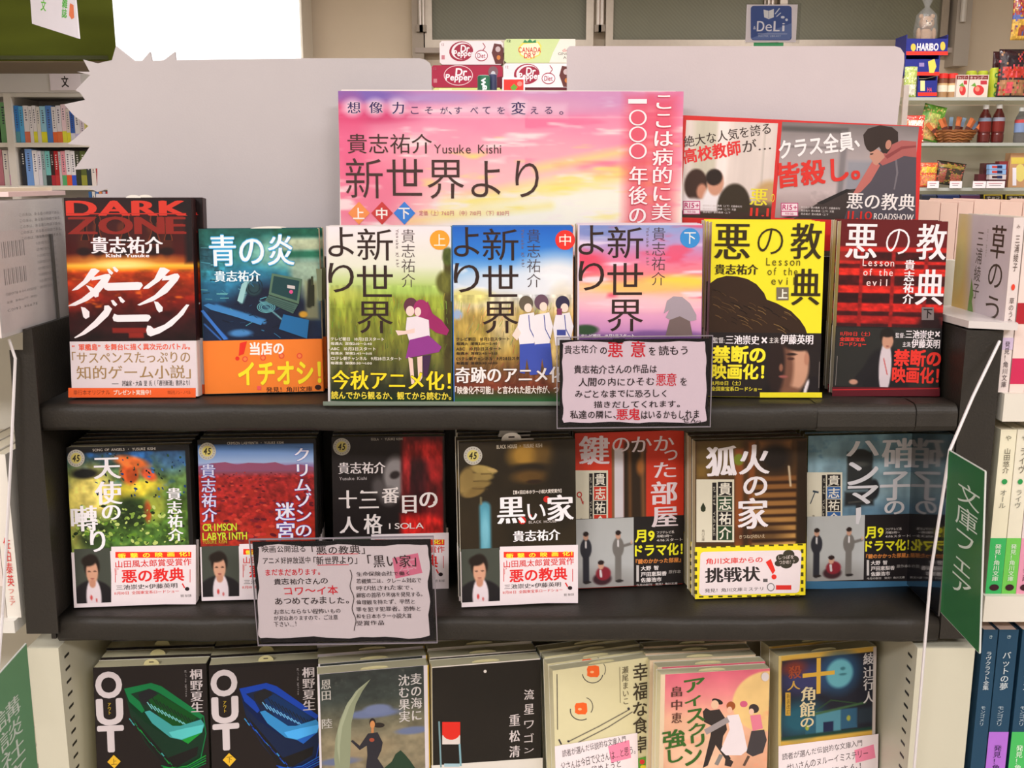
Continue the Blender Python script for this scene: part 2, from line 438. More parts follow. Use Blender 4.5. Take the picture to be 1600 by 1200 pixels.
# ---------------------------------------------------------------- the display bookcase
XL, XR, YF, YB = -.405, .380, .848, .985
Z1, Z2, Z3 = 1.45 - .187, 1.45 - .3804, 1.45 - .592      # the three levels books stand on
CREAMW = (204, 200, 180)
case = empty('bookcase', loc=(0, .9, 0), label='white slotted steel bookcase holding the stepped black display', cat='bookcase')
def wpart(name, mb, m, root):
    o = mb.build(name, m, root); o.matrix_parent_inverse = root.matrix_world.inverted() if False else Matrix.Translation(-root.location); return o
for X0, X1 in ((XL - .028, XL), (XR - .018, XR + .0335)):
    mb = MB().box(X0, YF + .002, .02, X1, YB + .02, Z2 - .03, CREAMW)
    up = wpart('side_panel', mb, M_STEEL, case)
    sl = MB(); inn = X1 if X0 < 0 else X0; sg = 1 if X0 < 0 else -1
    z = Z2 - .045
    while z > .12:
        for y0 in (YF + .012, YB - .018):
            sl.box(inn, y0, z, inn + sg * .0004, y0 + .009, z + .0022, (24, 22, 20))
        z -= .0125
    o = sl.build('slot_row', M_STEEL, up); o['kind'] = 'stuff'
wpart('back_panel', MB().box(XL, YB, .02, XR, YB + .015, Z2 - .03, (190, 186, 168)), M_STEEL, case)
for z in (Z3 - .0018, Z3 - .26, Z3 - .52, .12):
    wpart('shelf', MB().box(XL + .001, YF + .004, z - .022, XR - .019, YB - .001, z, CREAMW), M_STEEL, case)
wpart('base', MB().box(XL - .028, YF + .01, 0, XR + .012, YB + .02, .019, (150, 148, 140)), M_STEEL, case)

BK = (44, 40, 35)
rack = empty('display_rack', loc=(0, .85, Z2 - .02), label='stepped black paper-covered display rack with two shelves and side panels', cat='display rack')
def bar(z, thick, name):
    mb = MB(); n = 6; prof = [(YB - .002, z), (YF + .008, z)]
    for k in range(1, n): 
        a = math.pi / 2 * k / n; prof.append((YF + .008 - .008 * math.sin(a), z - .007 * (1 - math.cos(a))))
    prof += [(YF, z - .009), (YF + .0004, z - thick + .005), (YF + .003, z - thick + .0015), (YF + .008, z - thick), (YB - .002, z - thick)]
    vs = []; N = 24
    for i in range(N + 1):
        x = XL + .001 + (XR - XL - .002) * i / N; wv = .0006 * math.sin(i * 1.3) + .0004 * math.sin(i * 2.9)
        vs += [(x, y, zz + (wv if 1 < j < len(prof) - 1 else 0)) for j, (y, zz) in enumerate(prof)]
    L = len(prof); fs = []
    for i in range(N):
        for j in range(L): fs.append((i * L + j, i * L + (j + 1) % L, (i + 1) * L + (j + 1) % L, (i + 1) * L + j))
    fs.append(tuple(range(L))[::-1]); fs.append(tuple(N * L + j for j in range(L)))
    mb.add(vs, fs, BK); o = wpart(name, mb, M_BLACK, rack)
    o.data.polygons.foreach_set('use_smooth', np.array([len(f) == 4 for f in fs])); return o
b1 = bar(Z1 - .0015, .0235, 'shelf'); b2 = bar(Z2 - .0015, .0235, 'shelf')
# the wrapping sheet overlaps itself near the right end of the upper shelf
for px in (1278, 1432):
    x = P(px, 645, YF).x
    mb = MB(); x1 = x + (.083 if px < 1300 else XR - x - .002); z = Z1 - .0015; e = .0006; pr = [(YF + .03, z + e), (YF + .008, z + e)]
    for k in range(1, 7): q = math.pi / 2 * k / 6; pr.append((YF + .008 - (.008 + e) * math.sin(q), z - .007 + (.007 + e) * math.cos(q)))
    pr += [(YF - e, z - .018), (YF + .003 - e, z - .0225)]
    if px > 1300: pr = [(y - .0006, zz + .0005) for y, zz in pr]
    mb.add([(xx, y, zz) for y, zz in pr for xx in (x, x1)], [(2 * i, 2 * i + 1, 2 * i + 3, 2 * i + 2) for i in range(len(pr) - 1)], (48, 44, 39))
    wpart('wrap_sheet', mb, M_BLACK, rack)
ZT = 1.327
# left side: folded flap in front, inner wall behind
pl = [P(x, y, YF - .002) for x, y in ((36, 517), (50, 513), (92, 990), (42, 990), (17, 570), (15, 547), (36, 547))]
mb = MB(); mb.prism([(p.x, p.z) for p in pl], 0, .002, BK)
mb.v = [(x, YF - .002 - z + .0015, y) for x, y, z in mb.v]; mb.f = [f[::-1] for f in mb.f]
fl = wpart('side_panel', mb, M_BLACK, rack)
mb = MB().box(XL - .004, YF, Z2 - .02, XL, YB, ZT, BK)
wpart('inner_wall', mb, M_BLACK, rack)
mb = MB().box(XR, YF, Z2 - .02, XR + .031, YB + .003, ZT - .001, BK)
wpart('side_panel', mb, M_BLACK, rack)
mb = MB().box(XR - .0022, YF + .002, Z2 + .0005, XR - .0002, YB - .001, Z1 - .027, (22, 22, 26))
o = wpart('side_lining', mb, M_MIRROR, rack); o['label'] = 'glossy dark lining reflecting the nearest book'
wpart('back_panel', MB().box(XL - .004, YB + .0006, Z2 - .029, XR, YB + .0036, ZT - .01, BK), M_BLACK, rack)

# ---------------------------------------------------------------- big header panels standing on the bookcase
def board(name, fr, pts, T, col, label, cat, m=None, side=None, group=None):
    root = empty(name, fr.M, label=label, cat=cat, group=group)
    pl = [fr.loc(*p) for p in pts]
    MB(fr.g).prism(pl, -T, 0, col, side).build('panel', m or M_CARD, root)
    return root
YH = 1.0
jag = [(130, 93), (153, 99), (165, 96), (175, 94), (181, 72), (210, 95), (222, 95), (234, 81), (237, 95), (256, 94), (273, 81), (274, 94),
       (480, 91), (655, 91), (664, 93), (671, 98), (674, 105), (675, 420), (150, 420), (150, 303), (168, 303), (168, 295), (152, 300), (135, 292), (152, 290), (152, 263),
       (115, 265), (118, 262), (130, 245), (141, 228), (105, 225), (115, 218), (138, 197), (115, 180), (100, 163), (133, 156), (125, 145), (118, 141), (141, 117), (120, 112), (140, 112)]
jag = [(x, min(y, 400)) for x, y in jag]
frL = flat(100, 72, 675, 400, YH)
hp = board('header_panel', frL, jag, .004, (197, 190, 192), 'wide pale grey header board with a jagged torn left edge', 'panel')
frR = flat(886, 72, 1414, 400, YH)
board('header_panel', frR, [(886, 400), (886, 76), (890, 72), (1398, 72), (1407, 75), (1413, 84), (1413, 96), (1400, 210), (1400, 400)], .004,
      (208, 196, 199), 'pale grey rounded header board behind the film poster', 'panel')
# ledge the boards and posters stand on, at the back of the top level
o = MB(); a = P(130, 400, YH); b = P(1403, 400, YH)
o.box(-.36, YB + .0045, ZT - .2, .335, YB + .07, a.z - .0005, (60, 56, 52)); sup = o.build('back_ledge', M_STEEL)
tag(sup, 'dark ledge behind the top row carrying the grey header boards', 'ledge')

# ---------------------------------------------------------------- sky-coloured poster
fr = Fr((529, 140), (1067, 142), (1064, 400), (531, 400), Y=.962, lean=3)
pb = board('poster_board', fr, [(531, 144), (534, 140), (1055, 142), (1067, 152), (1065, 398), (531, 398)], .003, (236, 226, 224),
           'pink and yellow sunset sky poster board with a large dark title', 'poster', side=(235, 235, 235))
A = Art(fr, 531, 142.5, 1065, 398, 2.2)
A.grad([(150, (228, 120, 165)), (200, (240, 150, 180)), (250, (246, 175, 190)), (300, (250, 200, 200)), (340, (252, 225, 215)), (400, (252, 235, 225))], wob=50, sx=110, sy=40)
A.tex(90, 16, .9, 5, (820, 150, 1067, 400), col=(238, 120, 160), thr=.55)
A.ell(560, 300, 90, 70, (232, 100, 140), .9, a=.75); A.ell(540, 170, 100, 30, (205, 80, 120), .9, a=.8)
A.ell(840, 335, 130, 26, (255, 250, 240), .9); A.ell(930, 320, 120, 40, (255, 250, 235), 1.0, a=.9)
A.line(700, 320, 1010, 262, 16, (255, 240, 110), 26, a=.85); A.line(840, 262, 1040, 222, 8, (255, 238, 120), 18, a=.8)
A.line(640, 345, 860, 320, 6, (255, 225, 110), 16, a=.7)
A.tex(70, 12, .75, 9, (640, 200, 1067, 350), col=(255, 232, 120), thr=.64)
A.tex(60, 10, .8, 12, col=(255, 240, 238), thr=.62)
A.ell(900, 150, 150, 26, (200, 160, 205), .9, a=.7); A.ell(600, 150, 120, 14, (170, 120, 185), .9, a=.8); A.ell(800, 165, 110, 14, (225, 165, 195), .9, a=.7)
A.box(532, 182, 1067, 183.5, (250, 205, 215), 1.5, a=.5)
for cx in (1034, 997): A.box(cx - 20, 150, cx + 20, 352, (225, 75, 100), 22, a=.75)
A.ell(560, 149, 70, 11, (120, 96, 180), .8, a=.9); A.ell(580, 178, 66, 12, (204, 60, 112), .9, a=.85); A.ell(545, 215, 30, 60, (226, 80, 128), .9, a=.6); A.ell(690, 152, 60, 9, (176, 150, 206), .9, a=.7)
for cx in (553, 588, 622, 810): A.ell(cx, 168, 15, 13, (240, 218, 234), .8, a=.75)
A.box(640, 163, 790, 182, (240, 210, 228), 10, a=.45); A.box(828, 163, 884, 182, (240, 215, 228), 10, a=.4)
A.build('poster_picture', pb, M_GLOSS)
p = Print(fr); W = (250, 240, 244); NV = (60, 40, 95); K = (66, 44, 42)
for ch, x0, x1, y0, y1 in (('想', 543, 563, 159, 177), ('像', 577, 598, 159, 177), ('力', 613, 631, 159, 178), ('変', 799, 821, 159, 179)):
    p.text(ch, x0, y0, x1, y1, NV, m=True, o=((245, 215, 232), .07))
for ch, x in zip('こそがすべてをえる', (648, 670, 694, 716, 741, 760, 783, 835, 857)):
    p.text(ch, x - 6, 167, x + 6, 178, NV)
p.text('、', 701, 174, 706, 179, NV); p.text('。', 874, 174, 880, 179, NV)
p.text('貴志祐介', 543, 209, 675, 240, K, b=.004); p.text('Yusuke Kishi', 678, 226, 783, 240, K, b=-.003)
p.text('新世界より', 540, 247, 842, 311, K, b=-.004)
for cx, col, ch in ((561, (244, 148, 84), '上'), (597, (206, 62, 62), '中'), (632, (58, 132, 222), '下')):
    p.poly([(cx, 315), (cx + 17, 333), (cx, 351), (cx - 17, 333)], col); p.text(ch, cx - 9, 325, cx + 8, 342, (255, 240, 235), b=.02)
p.text('定価（上）760円 （中）710円 （下）830円', 655, 329, 795, 337, (205, 110, 130))
p.text('ここは病的に美しい', 1019, 149, 1050, 398, W, v=True, m=True, o=((222, 60, 85), .06))
p.text('一', 982, 156, 1010, 161, W, b=.02)
for y in (184, 210, 236): 
    p.ell(996.5, y, 14, 12.5, W); p.ell(996.5, y, 11, 10.5, (226, 92, 115))
p.text('年後の日', 982, 260, 1011, 380, W, v=True, m=True, o=((222, 60, 85), .06))
p.build('poster_lettering', pb, M_GLOSS)

# ---------------------------------------------------------------- red film poster, two pictures
fr = Fr((1066, 180), (1441, 197), (1432, 400), (1066, 392), Y=.975, lean=1, yaw=1)
fp = board('film_poster', fr, [(1066, 180), (1441, 197), (1433, 392), (1066, 392)], .0015, (212, 48, 48), 'red bordered film poster with two pictures side by side', 'poster', m=M_GLOSS, side=(230, 225, 220))
A = Art(fr, 1067, 190, 1210, 342, 1.8)
A.fill((226, 212, 206)).box(1080, 188, 1118, 345, (205, 198, 180), 10).box(1118, 188, 1135, 345, (238, 226, 222), 5).tex(14, 200, .06, 3)
A.box(1190, 180, 1192, 345, (190, 180, 172), 2); A.ell(1205, 300, 22, 20, (196, 160, 110), .5); A.ell(1185, 335, 60, 20, (70, 52, 40), .5)
A.ell(1085, 312, 18, 12, (232, 222, 225), .4); A.ell(1088, 290, 18, 25, (58, 36, 30), .15); A.ell(1098, 300, 8, 12, (200, 140, 115), .4); A.ell(1086, 325, 20, 14, (236, 228, 230), .4)
A.ell(1122, 318, 22, 30, (236, 230, 234), .25); A.ell(1119, 286, 13, 20, (206, 150, 125), .2); A.ell(1116, 277, 13, 13, (36, 24, 22), .2)
A.ell(1150, 322, 26, 36, (50, 40, 28), .12); A.box(1067, 331, 1212, 345, (58, 40, 34), 3)
A.build('poster_picture', fp, M_GLOSS)
A = Art(fr, 1216, 194, 1429, 344, 1.8)
A.grad([(190, (120, 112, 112)), (225, (160, 150, 152)), (300, (196, 180, 182)), (345, (150, 130, 130))], wob=20)
A.box(1216, 200, 1320, 208, (92, 88, 88), 4).box(1216, 230, 1310, 233, (120, 112, 114), 3).box(1310, 205, 1320, 345, (128, 122, 126), 5).box(1322, 250, 1380, 300, (146, 146, 156), 8)
A.line(1216, 352, 1345, 298, 5, (40, 34, 36), 4); A.ell(1320, 345, 70, 22, (58, 48, 46), .5); A.box(1320, 325, 1436, 345, (52, 42, 42), 20)
A.tex(10, 6, .12, 4, (1270, 300, 1433, 345))
A.build('poster_picture', fp, M_GLOSS)
p = Print(fr)
q = lambda pts, c: p.poly([(1000 + x / 2.667, y / 2.667) for x, y in pts], c)
q([(640, 912), (735, 850), (860, 792), (905, 785), (900, 912)], (58, 48, 48)); q([(735, 846), (860, 788), (885, 790), (760, 852)], (30, 26, 30))
q([(985, 640), (1040, 600), (1100, 590), (1152, 598), (1148, 914), (850, 914), (880, 830), (940, 760), (975, 700)], (80, 75, 86)); q([(1070, 660), (1076, 720), (1062, 790), (1056, 790), (1068, 720), (1062, 660)], (116, 110, 118))
q([(1015, 640), (1040, 605), (1090, 585), (1152, 590), (1152, 656), (1100, 650), (1060, 670), (1010, 690), (990, 670)], (172, 94, 92)); q([(1020, 650), (1090, 610), (1150, 606), (1150, 614), (1092, 622), (1030, 662)], (140, 66, 68))
q([(975, 660), (1000, 690), (962, 756), (920, 800), (884, 812), (930, 735)], (190, 108, 102)); q([(960, 622), (990, 622), (1014, 640), (1020, 655), (985, 690), (972, 682), (966, 668), (956, 655)], (196, 142, 124)); q([(958, 640), (972, 638), (972, 643), (960, 646)], (50, 34, 34))
q([(935, 600), (930, 562), (950, 536), (1000, 522), (1050, 530), (1075, 550), (1076, 590), (1050, 602), (1042, 622), (1028, 640), (1010, 636), (996, 612), (975, 628), (960, 634), (945, 622)], (50, 38, 36)); p.ell(1388, 226, 4.5, 7.5, (188, 130, 112), rot=10)
p.text('絶大な人気を誇る', 1068, 202, 1204, 220, (60, 46, 44), b=.01, rot=11)
p.text('高校教師', 1068, 226, 1157, 249, (222, 52, 54), b=.035, rot=11); p.text('が…', 1160, 217, 1204, 236, (70, 56, 54), b=.01, rot=8)
p.text('悪', 1172, 295, 1199, 321, (236, 222, 60), b=0, m=True); p.text('の', 1204, 303, 1210, 316, (236, 222, 60))
p.text('11.1', 1172, 325, 1201, 338, (222, 52, 40), b=.008)
for x0, y0 in ((1067, 314), (1220, 317)):
    p.rect(x0, y0, x0 + 27, y0 + 21, (190, 60, 120)); p.rect(x0 + 1.2, y0 + 1.2, x0 + 25.8, y0 + 12.5, (244, 224, 232)); p.rect(x0 + 1.2, y0 + 14, x0 + 25.8, y0 + 19.8, (244, 224, 232))
    p.text('R15+', x0 + 2.5, y0 + 3, x0 + 25, y0 + 11, (186, 50, 110), b=.02); p.text('映倫', x0 + 7, y0 + 15, x0 + 20, y0 + 19, (186, 70, 120))
    for k in range(3): p.text('貴志祐介 悪の教典（上下）文藝春秋刊'[:18 - 3 * k], x0 + 31, y0 + 6 + 5 * k, x0 + 92 - 9 * k, y0 + 9.5 + 5 * k, (225, 215, 215))
p.text('クラス全員', 1217, 212, 1333, 242, (244, 238, 240), b=.03, rot=9); p.text('、', 1335, 220, 1343, 229, (244, 238, 240), b=.03)
p.text('皆殺し。', 1216, 249, 1342, 287, (220, 50, 44), b=.04, rot=8)
p.text('悪の教典', 1323, 302, 1429, 328, (244, 236, 236), m=True)
p.text('11.10', 1324, 330, 1362, 343, (216, 46, 40), b=.008); p.text('ROADSHOW', 1365, 334, 1427, 344, (238, 228, 226), m=True)
p.build('poster_lettering', fp, M_GLOSS)

a, b = P(505, 628, YF + .001), P(884, 631, YF + .001)
o = MB().box(a.x, YF + .0002, Z1 - .0014, b.x, YF + .0038, Z1 - .0002, (150, 166, 150)).box(a.x, YF + .0002, Z1 - .0002, b.x, YF + .0010, Z1 + .0022, (170, 184, 170)).build('clear_ledge', M_GREENFILM)
tag(o, 'thin clear greenish plastic strip along the upper shelf edge under the meadow book', 'strip')
# ---------------------------------------------------------------- paperbacks
LEAN = 6.0
def bframe(row, tl, tr, br, bl, g=None):
    if row < 3:
        z = (Z1, Z2)[row - 1]; YL, YR = Y_on(*bl, z), Y_on(*br, z); A, B = P(*bl, YL), P(*br, YR)
        yaw = math.degrees(math.atan2(YR - YL, B.x - A.x)); yaw = max(-14, min(14, yaw))
        Y = max((YL + YR) / 2, .8525 + abs(math.sin(math.radians(yaw))) * .05)
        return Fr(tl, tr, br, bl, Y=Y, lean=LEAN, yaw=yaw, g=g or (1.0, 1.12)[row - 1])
    z = Z3 + .1475; YL, YR = Y_on(*tl, z), Y_on(*tr, z); A, B = P(*tl, YL), P(*tr, YR)
    yaw = max(-16, min(16, math.degrees(math.atan2(YR - YL, B.x - A.x))))
    m = ((tl[0] + tr[0]) / 2, (tl[1] + tr[1]) / 2)
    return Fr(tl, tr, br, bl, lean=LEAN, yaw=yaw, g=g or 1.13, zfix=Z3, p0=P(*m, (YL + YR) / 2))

def ushape(mb, w, y0, y1, T, e, front, spine, side='R', back=None, r=.0012, t=.00025):
    """folded paper jacket: front sheet, spine, back sheet"""
    def outl(o):
        p = [(0 - e, o)]; R = r
        for k in range(4):
            a = math.pi / 2 * k / 3; p.append((w + e - R + (R + o - e) * math.sin(a), -R + (R + o) * math.cos(a)))
        for k in range(4):
            a = math.pi / 2 * k / 3; p.append((w + e - R + (R + o - e) * math.cos(a), -T + R - (R + o) * math.sin(a)))
        p.append((0 - e, -T - o)); return p
    a, b = outl(e), outl(e - t); n = len(a)
    fx = (lambda x: x) if side == 'R' else (lambda x: w - x)
    for i in range(n - 1):
        c = front if i == 0 else (back or front) if i == n - 2 else spine
        q = [(a[i], a[i + 1]), (b[i + 1], b[i])]
        for (s0, s1), cc in ((q[0], c), (q[1], (235, 232, 222))):
            pts = [(fx(s0[0]), y0, s0[1]), (fx(s1[0]), y0, s1[1]), (fx(s1[0]), y1, s1[1]), (fx(s0[0]), y1, s0[1])]
            mb.face(pts if side == 'R' else pts[::-1], cc)
        for y in (y0, y1):
            mb.face([(fx(a[i][0]), y, a[i][1]), (fx(a[i + 1][0]), y, a[i + 1][1]), (fx(b[i + 1][0]), y, b[i + 1][1]), (fx(b[i][0]), y, b[i][1])], c)
    for x, oo in ((a[0], b[0]), (a[-1], b[-1])):
        mb.face([(fx(x[0]), y0, x[1]), (fx(x[0]), y1, x[1]), (fx(oo[0]), y1, oo[1]), (fx(oo[0]), y0, oo[1])], front)
    return mb
def book(fr, T, cover, spine, label, side='R', band=None, pages=(222, 208, 168), name='paperback_book', cat='book', group=None, back=None):
    root = empty(name, fr.M, label=label, cat=cat, group=group)
    ushape(MB(fr.g), fr.w, 0, fr.h, T, 0, cover, spine, side, back).build('cover', M_PRINT, root)
    a, b = (.0004, .0010) if side == 'R' else (.0010, .0004)
    pg = MB(fr.g); pg.box(a, .0003, -T + .0004, fr.w - b, fr.h - .0003, -.0004, pages)
    pg.build('page_block', M_PAGES, root)
    if band:                                              # (photo height of its top edge, front colour, spine colour)
        hb = fr.loc((fr_mid(fr)), band[0])[1]
        ushape(MB(fr.g), fr.w, .0004, hb, T, .0003, band[1], band[2], side, back=band[1]).build('paper_band', M_PRINT, root)
    return root
def fr_mid(fr): return fr.mid if hasattr(fr, 'mid') else 800
def stack(root, fr, n, T, label, group, dx=.0008, seed=1, up=0.0, gap=.0007, ox=0.0):
    R = random.Random(seed)
    kids = [c for c in bpy.data.objects if c.parent == root]
    M0 = root.matrix_world.copy() if False else fr.M
    for k in range(1, n + 1):
        d = (T + gap) * k
        lim = YB - .001 if fr.O.z < 1.2 else .957
        if max((fr.M @ Vector((x, fr.h, -d - T))).y for x in (0, fr.w)) > lim: break     # no room left before the back panel
        c = root.copy(); COL.objects.link(c)
        c.matrix_world = M0 @ Matrix.Translation(((R.random() - .5) * 2 * dx + ox, d * math.tan(math.radians(LEAN)) + up * k, -d))
        c['label'] = (('second', 'third', 'fourth', 'fifth')[k - 1] + ' copy from the front in the stack led by the ' + label.split(' behind the ')[1]) if n > 1 else label; c['group'] = group
        for ch in kids:
            if ch.name.split('.')[0] in ('cover_picture', 'cover_lettering', 'band_picture', 'band_lettering') and k > 1: continue
            q = ch.copy(); COL.objects.link(q); q.parent = c
BZ = .0003 + 1e-4
def slip(bk, fr, cx, top, rx, h, col=(232, 226, 220), mark=True, flat_to=None):
    """order slip tucked in the pages: its rounded tab peeps out above the book"""
    x, y = fr.loc(cx, top); r = rx / 193 * .105; hh = h / 193 * .105
    pts = [(x - r, fr.h - .004), (x + r, fr.h - .004)] + [(x + r * math.cos(math.radians(a)), fr.h + hh * math.sin(math.radians(a))) for a in range(0, 181, 20)]
    mb = MB(fr.g); mb.prism(pts, -.0042, -.0040, col)
    if flat_to: mb.box(x - r, fr.h - .004, -.0046, fr.loc(flat_to, top)[0], fr.h + .0012, -.0044, col)
    o = mb.build('order_slip', M_CARD, bk)
    if mark: MB(fr.g).box(x - r * .3, fr.h + hh * .3, -.0039, x + r * .3, fr.h + hh * .5, -.00385, (60, 50, 50)).build('slip_mark', M_CARD, o)
def portrait(A, x0, y0, x1, y1):                      # a man in a white shirt against grey-green, as printed on the bands
    w, h = x1 - x0, y1 - y0; cx = x0 + w * .47
    A.box(x0 - 3, y0 - 3, x1 + 1, y1 + 3, (66, 70, 62), 2).ell(cx, y0 + h * .98, w * .62, h * .4, (30, 27, 30), .1)
    A.ell(cx + 1, y0 + h * .9, w * .21, h * .36, (216, 202, 208), .15)
    A.ell(cx, y0 + h * .32, w * .22, h * .22, (34, 26, 22), .25)
    A.ell(cx, y0 + h * .43, w * .165, h * .22, (200, 150, 124), .2); A.ell(cx - 4, y0 + h * .22, w * .21, h * .10, (34, 26, 22), .35, rot=-8)
    A.ell(cx, y0 + h * .64, w * .09, h * .08, (186, 132, 108), .4)
    for s in (-1, 1): A.ell(cx + s * w * .08, y0 + h * .42, 2.6, 1.2, (60, 36, 30), .5)
    A.ell(cx, y0 + h * .55, 3, 1.1, (150, 84, 76), .5); A.ell(cx - 3, y0 + h * .9, 2, 4, (196, 70, 70), .6); A.ell(cx + 5, y0 + h * .95, 1.5, 3, (190, 90, 90), .6)

def dband(bk, fr, x0, x1, y0, y1, xs, full=True):
    """portrait band: white paper with red lettering; xs = where the portrait ends"""
    A = Art(fr, x0, y0, xs, y1, 1.3, z=BZ); portrait(A, x0, y0, xs, y1); A.build('band_picture', bk)
    if not full: return
    p = Print(fr, BZ); w = x1 - xs; X = lambda t: xs + w * t; h = y1 - y0; Yy = lambda t: y0 + h * t; RD = (206, 44, 44)
    p.rect(xs, y0 - 3, x1 + 3, y1 + 2, (224, 212, 216), y0r=y0 - 6)
    p.rect(X(.05), Yy(.06), X(.97), Yy(.17), (226, 52, 32)); p.text('衝 撃 の 映 画 化！', X(.08), Yy(.07), X(.95), Yy(.16), (250, 226, 60), b=.03)
    p.text('山田風太郎賞受賞作', X(.05), Yy(.20), X(.97), Yy(.33), RD, b=.012)
    p.text('悪の教典', X(.13), Yy(.37), X(.88), Yy(.61), (216, 40, 40), b=.03, m=False)
    p.text('『', X(.045), Yy(.36), X(.09), Yy(.48), RD); p.line([(X(.05), Yy(.38)), (X(.05), Yy(.62))], 1, RD); p.line([(X(.955), Yy(.38)), (X(.955), Yy(.62))], 1, RD)
    p.text('三池崇史×伊藤英明', X(.06), Yy(.65), X(.80), Yy(.74), (70, 60, 62), m=True)
    p.text('11月10日 全国東宝系ロードショー', X(.04), Yy(.77), X(.82), Yy(.83), RD, b=.01)
    p.text('発見！角川文庫', X(.84), Yy(.84), X(.97), Yy(.89), (60, 50, 50)); p.ell(X(.92), Yy(.74), 3.5, 3, (40, 26, 30)); p.line([(X(.86), Yy(.64)), (X(.89), Yy(.72))], 2, (216, 44, 40))
    p.build('band_lettering', bk)

WT = (240, 230, 234)
# ---- row 1 -------------------------------------------------------------
# 1 dark hardcover-size novel with white katakana
fr = bframe(1, (101, 309), (303, 309), (306, 620), (112, 622)); fr.mid = 205
bk = book(fr, .0145, (42, 22, 22), (52, 28, 28), 'tall black and red novel with large white title over an orange horizon glow', band=(533, (222, 208, 212), (224, 214, 214)), pages=(226, 216, 188), name='novel')
A = Art(fr, 102, 310, 304, 534, 1.6)
A.fill((36, 18, 20)).grad([(309, (34, 18, 20)), (350, (58, 18, 18)), (395, (70, 14, 12)), (408, (150, 40, 10)), (414, (250, 190, 60)), (418, (245, 150, 30)), (426, (190, 60, 16)), (470, (110, 22, 14)), (500, (50, 14, 16)), (533, (30, 14, 16))], wob=0)
A.ell(190, 412, 40, 6, (255, 240, 180), 1.0); A.ell(190, 408, 90, 10, (255, 200, 80), 1.2, a=.6); A.tex(16, 7, .6, 3, (102, 420, 304, 480), col=(244, 120, 30), thr=.62); A.tex(20, 12, .5, 8, (102, 420, 304, 533))
for x, w in ((130, 9), (152, 9), (192, 11), (240, 12), (262, 9)):
    A.ell(x, 356, w * .7, 9, (96, 42, 24), .6, a=.8); A.ell(x, 380, w, 20, (72, 30, 18), .6, a=.8); A.ell(x, 392, w * 1.3, 6, (34, 14, 14), .5)
A.ell(276, 310, 60, 18, (26, 16, 18), .8); A.box(292, 305, 306, 410, (26, 16, 18), 8); A.box(170, 512, 240, 520, (170, 40, 30), 2, a=.7); A.box(196, 520, 220, 528, (180, 44, 30), 2, a=.7)
A.build(parent=bk)
p = Print(fr)
for x, y, k in ((133, 352, .8), (152, 348, 1), (196, 346, 1.15), (241, 346, 1.2), (263, 352, .8)):
    for cc, g in (((110, 46, 26), 1.0), ((34, 14, 14), .72)):
        p.poly([(x + a * k * g, y + b_ * k * (.94 + .06 * g)) for a, b_ in ((-5, -8), (-3, -11), (3, -11), (5, -8), (6, -1), (3, 3), (4, 14), (8, 24), (9, 30), (-9, 30), (-8, 24), (-4, 14), (-3, 3), (-6, -1))], cc)
p.text('DARK', 106, 314, 290, 337, (206, 54, 40), m=True, b=.05); p.rect(104, 333, 291, 335, (190, 44, 34)); p.text('ZONE', 108, 339, 288, 366, (136, 36, 28), m=True, b=.05)
p.text('貴志祐介', 143, 370, 254, 396, WT, m=True, b=.018); p.text('Kishi Yusuke', 166, 397, 233, 402, WT, b=.04)
q = lambda pts: p.poly([(x / 3.159, 280 + y / 3.159) for x, y in pts], WT)      # brushed katakana
for pts in ([(450, 442), (470, 440), (493, 452), (432, 512), (385, 545), (354, 551), (365, 540), (412, 500)],
            [(452, 478), (470, 482), (522, 468), (540, 468), (548, 480), (532, 512), (494, 556), (432, 600), (372, 625), (334, 627), (348, 618), (404, 588), (456, 546), (500, 494), (452, 500)],
            [(424, 522), (452, 532), (490, 558), (486, 580), (470, 584), (448, 556)], [(528, 444), (540, 442), (560, 462), (552, 472), (538, 464)], [(556, 434), (568, 432), (586, 450), (578, 460), (566, 454)],
            [(516, 506), (530, 512), (680, 508), (698, 510), (706, 524), (690, 546), (534, 550), (518, 544), (508, 528)],
            [(790, 436), (812, 436), (840, 450), (786, 504), (734, 540), (706, 542), (712, 532), (762, 492)],
            [(806, 474), (826, 478), (862, 466), (878, 466), (888, 480), (878, 500), (826, 560), (756, 602), (690, 624), (678, 620), (700, 608), (764, 572), (838, 498), (800, 500)],
            [(400, 630), (420, 634), (442, 654), (442, 680), (424, 690), (412, 680)], [(516, 624), (536, 622), (554, 640), (536, 674), (480, 726), (420, 766), (372, 785), (366, 782), (404, 756), (466, 700), (514, 646)],
            [(548, 598), (560, 596), (580, 618), (570, 628), (558, 620)], [(584, 582), (596, 580), (618, 602), (608, 612), (596, 606)],
            [(564, 664), (580, 670), (724, 668), (738, 670), (746, 682), (732, 702), (580, 704), (562, 700), (556, 684)],
            [(760, 602), (780, 606), (804, 632), (802, 652), (786, 658), (774, 644)], [(728, 722), (744, 724), (760, 738), (812, 718), (876, 668), (920, 618), (935, 620), (906, 668), (850, 724), (790, 760), (744, 776), (728, 768), (722, 746)]): q(pts)
p.build('cover_lettering', bk)
p = Print(fr, BZ)
p.rect(107, 606, 306, 621, (240, 98, 44))
p.text('“軍艦島”を舞台に描く異次元のバトル。', 113, 537, 297, 547, (230, 84, 50), b=.02)
BRN = (160, 128, 84)
p.text('「サスペンスたっぷりの', 113, 549, 297, 567, BRN, b=.01); p.text('知的ゲーム小説」', 120, 571, 298, 592, BRN, b=.01)
p.text('――　評論家・大森 望 氏（「週刊新潮」書評より）', 175, 594, 297, 603, (60, 56, 56), b=.01)
p.text('単行本オリジナル', 115, 609, 172, 617, (140, 60, 30)); p.text('プレゼント実施中！', 178, 609, 236, 617, (246, 226, 210), b=.02); p.text('祥伝社ノン・ノベル', 262, 610, 298, 616, (150, 66, 30))
